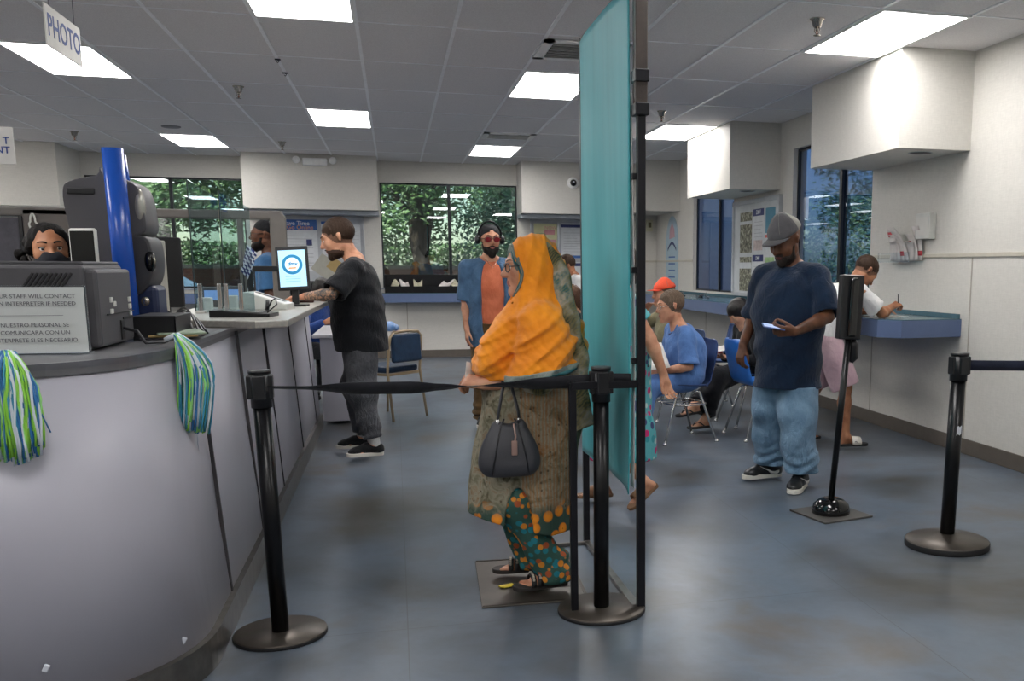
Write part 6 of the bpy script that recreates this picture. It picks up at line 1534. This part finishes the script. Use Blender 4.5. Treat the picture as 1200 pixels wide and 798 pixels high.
eyes(m.t, J, '3b2416', brow='241710'); beard(m.t, J, hair_mat('dark_brown_beard', '3a2a20'), thick=.002, burns=False); short_hair(m.t, J, hair_mat('short_dark_hair', '38291f'), thick=.007, front=.052)
f = tee_field(J, .030, .90, hem=.775, slr=.088, drape=.12, famp=.007, seed=4); fld_obj('black_t_shirt', f, .008, M_blk, m.t)
f = trouser_field(J, .026, .034, .072, .098, upto=.84, famp=.010, seed=3)
for q in 'lr': f.cap(J[q+'a']+V3(0, 0, .13), J[q+'a']+V3(0, 0, .065), .060, .050, k=.02, cut=True)
f.clip((0, 0, .80), (0, 0, 1)); fld_obj('grey_joggers', f, .008, M_jog, m.t)
M_canv = cloth('black_canvas', '17181b', None, .8, 400); M_sock = cloth('white_sock', 'c9c9c6', None, .9, 400)
for q in 'lr':
    a = J[q+'a']; f = Fld(); f.cap(a+V3(0, 0, .05), a+V3(0, -.01, -.03), .044, .040); fld_obj('sock', f, .008, M_sock, m.t); shoe(m.t, J, q, M_canv, M_shw, lace=M_shw, name='slip_on_shoe', h=.008, tall=-.015)

# --- man with headphones
M_denim = cloth('worn_blue_denim', '4f6f90', '37536f', .85, 600, 6, bump=.7); M_orange = cloth('faded_orange_cotton', 'd87a58', 'c06444', .9, 500, 7); M_brownp = cloth('brown_twill', '6a5030', '4e3a22', .9, 500)
m = Person('bearded man with headphones, orange t-shirt and open denim shirt facing the camera', .79, 8.42, 183, .975, g=1.15, wid=1.05, hs=1.06, shw=.195, yaw=4, pitch=4,
           rw=W(.575, 8.34, .82), lw=W(1.02, 8.40, .82))
J = m.J; body(m.t, J, [SK_light, LIP], .008)
f = tee_field(J, .008, .55, hem=.80, slr=.052, famp=.005, seed=5); fld_obj('orange_t_shirt', f, .009, M_orange, m.t)
f = tee_field(J, .034, 1.0, hem=.70, slr=.072, drape=.14, famp=.007, seed=6, neck=.075); f.sub(Cap(V3(0, .16, 1.50), V3(0, .20, .60), .105, .115), .012); fld_obj('denim_shirt', f, .009, M_denim, m.t)
f = trouser_field(J, .016, .055, .062, .088, upto=.98, seed=5); f.clip((0, 0, .90), (0, 0, 1)); fld_obj('brown_trousers', f, .010, M_brownp, m.t)
for q in 'lr': shoe(m.t, J, q, M_canv, M_shw, name='shoe', h=.010)
beard(m.t, J, hair_mat('black_beard', '1a1410'), thick=.010, long=.016, h=.006); eyes(m.t, J, closed=True, brow='1a1210')
glasses(m.t, J, mat('dark_red_frame', '4a1a1c', .3), mat('red_lens', '7a1f26', .12), .026, .002, .55)
f = Fld(); s_ = J['hs']; R = J['HR']; f.ell(head_pt(J, 0, -.016, .040), (.086, .105, .090), R=R); f.clip(head_pt(J, 0, .07, .052), R@V3(0, .5, -.86)); f.clip(head_pt(J, 0, 0, .01), R@V3(0, 0, -1)); f.sub(Ell(head_pt(J, 0, .11, .075), (.035, .045, .022), R), .004); fld_obj('backward_cap', f, .007, mat('black_cap_cotton', '191a1d', .85), m.t)
b = MB(); b.tube([head_pt(J, .094*math.cos(a), -.005, .02+.122*math.sin(a)) for a in np.linspace(math.radians(-5), math.radians(185), 20)], .010, 8, r2=.006); hp = b.build('headphones', M_black, m.t)
for e in (-1, 1):
    b = MB(); RR = Matrix(np.array(R).tolist()) @ Matrix.Rotation(PI/2, 3, 'Y'); b.lathe([(.001, -.018), (.030, -.017), (.038, -.008), (.038, .010), (.030, .018), (.001, .020)], head_pt(J, e*.098, -.005, .0), 20, RR); b.build('ear_cup', M_black, hp)
MB().tube([head_pt(J, -.05, .06, -.15), head_pt(J, 0, .105, -.215), head_pt(J, .05, .06, -.15)], .0022, 5).build('necklace', M_brass, m.t)

# --- man writing at the ledge
M_whitet = cloth('white_cotton', 'd6d6d4', 'c2c2c4', .9, 500, 7); M_lav = cloth('dusty_lilac_cotton', 'c0a4ac', 'a98e98', .9, 500, 7)
m = Person('man in a white t-shirt and lilac shorts bent over writing on the blue ledge', 3.20, 6.80, -80, .915, g=1.2, wid=1.08, hs=.98,
           pelvis=W(3.12, 6.80, .86), belly=W(3.17, 6.79, .97), chest=W(3.25, 6.78, 1.11), neck=W(3.37, 6.79, 1.245), hc=W(3.475, 6.80, 1.345), pitch=48, yaw=-6, ch=(0, 30, 0),
           rw=W(3.70, 6.78, 1.075), lw=W(3.68, 7.00, 1.045), reh=V3(.8, -.2, -.9), leh=V3(-.8, -.2, -.9), ua=.27, ra=W(3.27, 6.62, .10), la=W(3.05, 6.97, .10), rf=Dd(1, -.05, 0), lf=Dd(1, .1, 0),
           rhand=dict(D=Dd(.75, .3, .25), N=Dd(.2, .5, -.8), T=Dd(-.3, .7, .4), s=.93, curl=(45, 50, 30), thumb=(.7, .5, .5)), lhand=dict(D=Dd(.8, -.5, 0), N=Dd(0, 0, -1), T=Dd(.4, -.8, 0), s=.93, curl=(12, 18, 10), thumb=(.7, .7, .1)))
J = m.J; body(m.t, J, [SK_olive, LIP], .0065, bare_feet=True, arm=1.1, scalp=(mat('shaved_sides', '6b4c3a', .8, var=.3, scale=200), .05, -.02)); short_hair(m.t, J, hair_mat('short_dark_hair', '38291f'), thick=.007, front=.05)
f = tee_field(J, .022, .72, hem=.80, slr=.078, famp=.006, seed=7); fld_obj('white_t_shirt', f, .008, M_whitet, m.t)
f = Fld(); f.ell(J['pelvis'], (.175, .135, .14), k=.05)
for q in 'lr': f.cap(J[q+'h'], J[q+'h']+(J[q+'k']-J[q+'h'])*.98, .105, .108, k=.04, cut=True, hollow=.012)
f.disp(folds(.006, 34, (1, .6, .2), .7, 3)); fld_obj('lilac_shorts', f, .008, M_lav, m.t)
for q in 'lr':
    o = sandal(m.t, J, q, mat('black_slide_sole', '1b1a1c', .6), M_shw, ('band',), 'slide'); g_, F, sd2, hz = foot_frame(J, q); S = J['S']
    b = MB(); e = 1 if q == 'r' else -1
    for i in range(6):
        y = .065+.005*i; p = g_+(sd2*e*.047+F*(y)+hz*(.040+.003*math.sin(i)))*S; b.ball(p, .0045, 8)
    b.build('dark_emblem', M_ink, o)
pn = MB().tube([m.world(J['rw']+m.d(.075, .03, -.015)), m.world(J['rw']+m.d(.055, .00, .10))], .0045, 8).build('pen', M_black); tag(pn, 'black pen in the hand of the man writing at the ledge', 'pen')
MB().tube([J['ls']+V3(.03, -.07, .055), J['ls']+V3(.03, -.13, -.02), J['chest']+V3(-.08, -.16, -.12)], .012, 8, r2=.004).build('bag_strap', M_black, m.t)

# --- masked clerk behind the printer
m = Person('clerk with dark curly hair and a black face mask behind the printer', -1.375, 4.60, -162, .845, hs=.93, hc=(0, .02, 1.428), neck=(0, -.02, 1.30), chest=(0, -.01, 1.10), yaw=2, pitch=-2, roll=3)
J = m.J; body(m.t, J, [SK_tan, LIP], .006); eyes(m.t, J, '2a1a12', brow='1c120e', browth=.0040, lidmat=mat('lash_black', '1a100c', .6))
f = Fld(); R = J['HR']; s_ = J['hs']; f.ell(head_pt(J, 0, .034, -.055), (.066, .068, .060), R=R); f.ell(head_pt(J, 0, .082, -.035), (.034, .040, .040), R=R, k=.02); f.clip(head_pt(J, 0, .10, -.008), R@V3(0, .25, 1)); f.clip(head_pt(J, 0, -.01, 0), R@V3(0, -1, 0)); fld_obj('face_mask', f, .005, cloth('black_mask_cloth', '24252c', None, .85, 400, bump=.2), m.t)
for e in (-1, 1): MB().tube([head_pt(J, e*.058, .05, -.02), head_pt(J, e*.080, -.005, -.002), head_pt(J, e*.078, -.01, -.03), head_pt(J, e*.055, .035, -.07)], .0022, 5).build('mask_strap', M_black, m.t)
f = Fld(); f.ell(head_pt(J, 0, -.026, .036), (.081, .096, .086), R=R); f.clip(head_pt(J, 0, .068, .070), R@V3(0, .80, -.60))
rnd = random.Random(3)
for k in range(110):
    a = rnd.uniform(-2.6, 2.6); zz = rnd.uniform(-.26, .045); 
    if abs(a) < 1.0: continue
    f.ell(head_pt(J, .080*math.sin(a)*(1+.42*(zz < -.0)), .085*math.cos(a)-.028, zz), rnd.uniform(.017, .024), k=.014)
f.disp(lambda P: .0035*np.sin(P@V3(210, 90, 130))*np.sin(P@V3(80, 200, 170))); fld_obj('curly_hair', f, .006, hair_mat('matte_black_curls', '0d0908', .6), m.t)
f = tee_field(J, .015, .8, hem=.70); fld_obj('dark_blouse', f, .012, M_blk, m.t); f = trouser_field(J, .01); fld_obj('dark_trousers', f, .014, M_blk, m.t)
for q in 'lr': shoe(m.t, J, q, M_canv, M_canv, name='shoe', h=.012)

# --- bearded man in blue beyond the partition
m = Person('bearded man in a black beanie and blue t-shirt in profile beyond the partition window', -1.08, 9.35, 92, 1.0, g=1.15, wid=1.08, hs=1.08, yaw=0)
J = m.J; body(m.t, J, [SK_brown, LIPD], .008); beard(m.t, J, hair_mat('black_beard', '1a1410'), thick=.010, long=.02, h=.006); glasses(m.t, J, M_black, None, .023, .0022)
f = Fld(); R = J['HR']; f.ell(head_pt(J, 0, -.016, .045), (.084, .103, .095), R=R); f.clip(head_pt(J, 0, .04, .04), R@V3(0, .3, -1)); fld_obj('beanie', f, .007, cloth('black_knit', '17181b', None, .9, 200), m.t)
f = tee_field(J, .022, .85, hem=.80, slr=.078, seed=3); fld_obj('blue_t_shirt', f, .009, cloth('slate_blue_cotton', '3f6a94', '335a80', .9, 500), m.t); f = trouser_field(J, .015); fld_obj('dark_trousers', f, .012, M_blk, m.t)
for q in 'lr': shoe(m.t, J, q, M_canv, M_canv, name='shoe', h=.012)

# --- person seated at the side desk
M_roy = cloth('royal_blue_cotton', '2c4a8c', '223c74', .9, 500)
def seated(label, x, y, rz, S=.9, seat=.50, lean=0, **kw):
    d = dict(pelvis=(0, 0, seat+.04), belly=(0, .0, seat+.17), chest=(0, .03+lean*.5, seat+.32), neck=(0, .05+lean, seat+.50), lk_=None)
    d.pop('lk_'); d.update(kw)
    d.setdefault('la', (-.11, .46, .085)); d.setdefault('ra', (.11, .46, .085)); d.setdefault('lf', (-.1, 1, 0)); d.setdefault('rf', (.1, 1, 0)); d.setdefault('lkh', (-.1, .6, 1)); d.setdefault('rkh', (.1, .6, 1))
    return Person(label, x, y, rz, S, **d)
m = seated('person with black hair and a royal blue top seated at the side desk', -.86, 10.75, -125, .95, lean=.06, pitch=25, lw=(-.12, .34, .81), rw=(.22, .36, .81))
J = m.J; body(m.t, J, [SK_tan, LIP], .010); f = tee_field(J, .02, .95, long=True, hem=.44, seed=1); fld_obj('royal_blue_top', f, .010, M_roy, m.t); f = trouser_field(J, .015); fld_obj('dark_trousers', f, .012, M_blk, m.t)
def long_hair(P_, m_, h=.007, bang=.040, drop=-.20, wid=.086, depth=.104, sidefront=.02, name='long_hair', wave=.003, seed=0):
    J = P_.J; R = J['HR']; s = J['hs']; f = Fld(); f.ell(head_pt(J, 0, -.016, .036), (wid*s, depth*s, .094*s), R=R)
    f.cap(head_pt(J, -.045, -.035, -.01), head_pt(J, -.050, -.035, drop), .050*s, .045*s, k=.02); f.cap(head_pt(J, .045, -.035, -.01), head_pt(J, .050, -.035, drop), .050*s, .045*s, k=.02); f.cap(head_pt(J, 0, -.06, 0), head_pt(J, 0, -.07, drop), .06*s, .05*s, k=.03)
    f.sub(Ell(head_pt(J, 0, .115, -.04+(bang-.04)), (.060*s, .075*s, .082*s), R), .006); f.disp(lambda P: wave*np.sin(P@(R@V3(150, 110, 6))+seed)*np.sin(P@(R@V3(50, 190, 12))))
    f.clip(head_pt(J, 0, 0, drop-.01), R@V3(0, .1, -1)); return fld_obj(name, f, h, m_, P_.t)
long_hair(m, hair_mat('glossy_black_hair', '17110f', .35), .009)
for q in 'lr': shoe(m.t, J, q, M_canv, M_canv, name='shoe', h=.012)

# --- man in blue scrubs
M_scrub = cloth('blue_scrub_cotton', '5f86c2', '4a6ca4', .9, 500, 7)
m = seated('seated man with glasses in light blue scrubs facing left with papers on his lap', 2.19, 7.37, 92, .90, seat=.47, hs=1.05, pelvis=(0, -.02, .525), belly=(0, -.04, .65), chest=(0, -.01, .77), neck=(0, .045, .925), hc=(0, .10, 1.065), pitch=6, g=1.2, wid=1.1,
           lw=W(1.965, 7.20, .575), rw=W(1.93, 7.48, .60), leh=V3(-.5, -.8, -.6), reh=V3(.5, -.8, -.6), la=W(1.77, 7.13, .085), ra=W(1.79, 7.48, .085), lf=Dd(-1, -.15, 0), rf=Dd(-1, .1, 0),
           lhand=dict(D=Dd(-.95, .25, -.1), N=Dd(0, .9, -.3), T=Dd(-.2, .2, .95), s=.93, curl=(30, 35, 25), thumb=(.8, .4, .2)), rhand=dict(D=Dd(-.95, -.25, 0), N=Dd(0, -.4, .8), T=Dd(-.2, .9, .3), s=.93, curl=(30, 35, 25), thumb=(.8, .4, .2)))
J = m.J; body(m.t, J, [SK_light, LIP], .0065, scalp=(mat('greying_side_hair', '5c4c40', .8, var=.35, scale=160), .060, -.025)); eyes(m.t, J, '4a5a6a', brow='6a5648'); short_hair(m.t, J, hair_mat('greying_brown_hair', '6a5a4c'), thick=.006, front=.072, wave=.003); glasses(m.t, J, M_brass, None, .022, .0016)
f = tee_field(J, .028, .92, hem=.47, slr=.082, famp=.008, seed=8); f.sub(Cap(J['neck']+V3(0, .06, 0), J['chest']+V3(0, .15, .03), .035, .008), .006); fld_obj('scrub_top', f, .008, M_scrub, m.t)
f = trouser_field(J, .022, .055, .070, .092, upto=.98, seed=2, famp=.008); fld_obj('scrub_trousers', f, .008, M_scrub, m.t)
for q in 'lr': shoe(m.t, J, q, M_canv, M_canv, name='black_shoe', h=.008)
MB().tube([J['neck']+V3(x, .02+abs(x)*-.2+.05*(1-abs(x)/.07), -.02-.06*(1-abs(x)/.07)) for x in np.linspace(-.07, .07, 9)], .004, 6).build('lanyard', M_pnavy, m.t)

P = [[(1.84+.17*u, 7.08+.26*v, .60+.17*v+.02*u) for v in np.linspace(0, 1, 5)] for u in np.linspace(0, 1, 5)]
o = MB().grid(P, True, th=.004).build('paper_stack', M_paper); tag(o, 'white sheets held upright on the lap of the man in blue scrubs', 'paper')

# --- man in the orange-red cap
m = seated('seated man in an orange-red cap and khaki shirt partly hidden behind the man in scrubs', 2.43, 8.50, 95, .92, seat=.50, hs=.98, neck=(0, .045, .985), hc=(0, .085, 1.135), pitch=4, rw=(.12, .22, .98), lw=(-.14, .30, .60), reh=V3(.8, .1, -.8))
J = m.J; body(m.t, J, [SK_light, LIP], .008); M_khaki = cloth('khaki_cotton', '8a8468', '706b52', .9, 500); f = tee_field(J, .026, .92, long=True, hem=.46, seed=9); fld_obj('khaki_shirt', f, .009, M_khaki, m.t); f = trouser_field(J, .02); fld_obj('dark_trousers', f, .012, M_blk, m.t)
flat_cap(m, cloth('orange_red_cap', 'e8583a', 'd24a30', .85, 400, bump=.2), cloth('orange_red_cap', 'e8583a'), None, 'baseball_cap', hgt=-.010, length=.070); short_hair(m.t, J, hair_mat('greying_brown_hair', '6a5a4c'), .008, thick=.006, front=.03); eyes(m.t, J, closed=True)
for q in 'lr': shoe(m.t, J, q, M_canv, M_canv, name='shoe', h=.012)

# --- woman with black hair reading
m = seated('seated woman with long black hair and bangs reading a magazine, legs crossed', 3.0, 7.99, 95, .90, seat=.46, hs=.97, pelvis=(0, -.02, .52), belly=(0, -.03, .63), chest=(0, .0, .74), neck=(0, .055, .875), hc=(0, .115, .985), pitch=38,
           lw=W(2.80, 7.86, .60), rw=W(2.76, 8.02, .60), leh=V3(-.6, -.7, -.4), reh=V3(.6, -.7, -.4), ra=W(2.37, 7.66, .22), la=W(2.50, 7.72, .098), rkh=(.0, .5, 1), lkh=(-.1, .7, 1), rf=Dd(-.92, -.25, -.10), lf=Dd(-.95, -.3, 0), th=.46, sh=.43,
           lhand=dict(D=Dd(-.9, .1, .1), N=Dd(0, .3, .9), T=Dd(0, .9, .2), s=.88, curl=(35, 40, 25), thumb=(.8, .4, .3)), rhand=dict(D=Dd(-.9, -.1, .1), N=Dd(0, -.3, .9), T=Dd(0, -.9, .2), s=.88, curl=(35, 40, 25), thumb=(.8, .4, .3)))
J = m.J; body(m.t, J, [SK_pale, LIP], .007, bare_feet=True); long_hair(m, hair_mat('glossy_black_hair', '17110f', .35), .007, drop=-.24, bang=.030, wid=.092, depth=.112); eyes(m.t, J, closed=True, brow='17110f')
f = tee_field(J, .016, .90, long=True, hem=.45, famp=.005, seed=4); fld_obj('black_top', f, .008, M_blk, m.t)
f = trouser_field(J, .020, .052, .062, .085, upto=.90, famp=.006, seed=2); fld_obj('black_trousers', f, .008, cloth('black_crepe', '1b1d22', '131419', .9, 500), m.t)
for q in 'lr': sandal(m.t, J, q, M_ssole, M_sstrap, ('thong',), 'sandal')
t_ = thing('magazine', 'open magazine in the hands of the black-haired woman', 'magazine', (2.69, 7.94, .635), math.radians(5))
for e in (-1, 1): MB().grid([[(-.10+.20*v, e*.12*u, .02*math.sin(PI*u*.7)*1.2+.04*v) for v in np.linspace(0, 1, 3)] for u in np.linspace(0, 1, 6)], True, th=.003).build('page', M_paper, t_)
MB().box(-.06, -.01, -.10, -.03, .012, .026).build('red_picture', M_redp, t_)

# --- woman in the floral dress walking behind the banner
t = NT('teal_pink_floral'); vo = t.node('ShaderNodeTexVoronoi'); vo.inputs['Scale'].default_value = 20; t.link(t.coord(), vo.inputs['Vector'])
gc = t.ramp(t.sep(vo.outputs['Color'])[0], [(0, 'c2246a'), (.28, 'c2246a'), (.30, 'b8ccc8'), (.55, '2f8f98'), (.8, '3a3f6e')], 'CONSTANT'); t.base(t.mix(t.ramp(vo.outputs['Distance'], [(.40, '000000'), (.48, 'ffffff')]), gc, '58a8b0')); t.set(rough=.8); t.bump(t.noise(14, 4), .5, .02); M_floral = t.m
m = Person('woman in a teal and pink floral dress walking behind the teal banner', 1.225, 5.36, 90, .845, g=1.25, wid=1.12, hs=.97, lw=W(1.45, 5.20, .755), rw=W(1.02, 5.56, .72), leh=V3(-.6, -.8, 0), reh=V3(.8, -.8, 0),
           la=W(1.335, 5.22, .155), ra=W(1.14, 5.46, .098), lf=Dd(-.78, -.25, -.55), rf=Dd(-1, .05, 0), lkh=V3(0, 1, .2),
           lhand=dict(D=Dd(.25, .0, -.95), N=Dd(.3, -.8, .1), T=Dd(-.9, -.3, -.2), s=.93, curl=(22, 30, 20), thumb=(.8, .4, .2)))
J = m.J; body(m.t, J, [SK_light, LIP], .007, bare_feet=True, arm=1.12); eyes(m.t, J, closed=True); long_hair(m, hair_mat('dark_bun_hair', '30221a'), .009, drop=-.10)
f = tee_field(J, .022, .50, slr=.078, famp=.006, seed=3); f.cap(J['belly'], V3(0, -.01, .26), .16, .20, k=.06, sq=((1, 0, 0), 1.1)); f.disp(folds(.007, 40, (1, 1, .05), .6, 2)); f.clip((0, 0, .28), (0, 0, -1)); fld_obj('floral_dress', f, .008, M_floral, m.t)
for q in 'lr': sandal(m.t, J, q, mat('tan_sandal_sole', '7a5a40', .6), mat('tan_sandal_strap', '8a664a', .5), ('band',), 'sandal')

# --- far man in white, and the person bent over
m = Person('man in a white t-shirt with a lanyard standing far behind, beside the banner edge', 2.10, 11.55, 88, .88, hs=1.06, hc=(0, .10, 1.375), neck=(0, .02, 1.27), pitch=32)
J = m.J; body(m.t, J, [SK_olive, LIP], .010); short_hair(m.t, J, hair_mat('short_dark_hair', '38291f'), .009, thick=.014, front=.055); f = tee_field(J, .024, .85, hem=.72, slr=.078, seed=2); fld_obj('white_t_shirt', f, .011, M_whitet, m.t); f = trouser_field(J, .015); fld_obj('dark_trousers', f, .013, M_blk, m.t)
MB().tube([J['neck']+V3(-.05, .03, .0), J['neck']+V3(-.06, .09, -.10), J['neck']+V3(0, .16, -.26)], .006, 6).build('lanyard', M_pnavy, m.t)
for q in 'lr': shoe(m.t, J, q, M_canv, M_canv, name='shoe', h=.013)
m = seated('seated person with brown hair and a black t-shirt bent forward beside the banner edge', 1.60, 8.72, 85, .92, seat=.50, lean=.08, hc=W(1.53, 8.70, 1.09), neck=(0, .03, .98), pitch=35, yaw=20, lw=W(1.42, 8.55, .66), rw=W(1.42, 8.85, .66))
J = m.J; body(m.t, J, [SK_light, LIP], .009); long_hair(m, hair_mat('wavy_brown_hair', '5a4234', .5, (40, 40, 20)), .008, drop=-.13, wave=.005, wid=.10, depth=.115); f = tee_field(J, .024, .85, hem=.46, slr=.078, seed=5); fld_obj('black_t_shirt', f, .010, M_blk, m.t)
f = trouser_field(J, .018); fld_obj('dark_trousers', f, .012, M_blk, m.t)
for q in 'lr': shoe(m.t, J, q, M_canv, M_canv, name='shoe', h=.013)
# ------------------------------------------------------------------ daylight and camera
w = bpy.data.worlds.new('sky'); bpy.context.scene.world = w; w.use_nodes = True
nt = w.node_tree; sky = nt.nodes.new('ShaderNodeTexSky'); sky.sky_type = 'NISHITA'; sky.sun_disc = False
sky.sun_elevation = math.radians(48); sky.sun_rotation = math.radians(200)
nt.links.new(sky.outputs[0], nt.nodes['Background'].inputs[0]); nt.nodes['Background'].inputs[1].default_value = .85
sl = bpy.data.lights.new('sun', 'SUN'); sl.energy = 16.0; sl.angle = math.radians(.6); sl.color = (1, .96, .88)
so = bpy.data.objects.new('sun', sl); C.objects.link(so)
so.rotation_euler = Vector((-.35, -.75, .85)).to_track_quat('Z', 'Y').to_euler()
cam = bpy.data.cameras.new('camera'); co = bpy.data.objects.new('camera', cam); C.objects.link(co)
cam.sensor_width = 36; cam.lens = 36*1132/1200; cam.shift_x = -(776-600)/1200; cam.shift_y = (493-399)/1200
P_, R_, Y_ = math.radians(-9.0), math.radians(.21), math.radians(-15.38)
cy, sy, cp, sp, cr, sr = math.cos(Y_), math.sin(Y_), math.cos(P_), math.sin(P_), math.cos(R_), math.sin(R_)
f_ = Vector((-sy*cp, cy*cp, sp)); rt = Vector((cy, sy, 0)); up = rt.cross(f_)
Rv = cr*rt+sr*up; Uv = -sr*rt+cr*up
M = Matrix((Rv, Uv, -f_)).transposed().to_4x4(); M.translation = Vector((0, 0, 1.37)); co.matrix_world = M
sc = bpy.context.scene; sc.camera = co
cam.clip_start = .05; cam.clip_end = 300
sc.view_settings.view_transform = 'Standard'; sc.view_settings.look = 'None'; sc.view_settings.exposure = 0.0; sc.view_settings.gamma = 1
sc.view_settings.use_curve_mapping = False
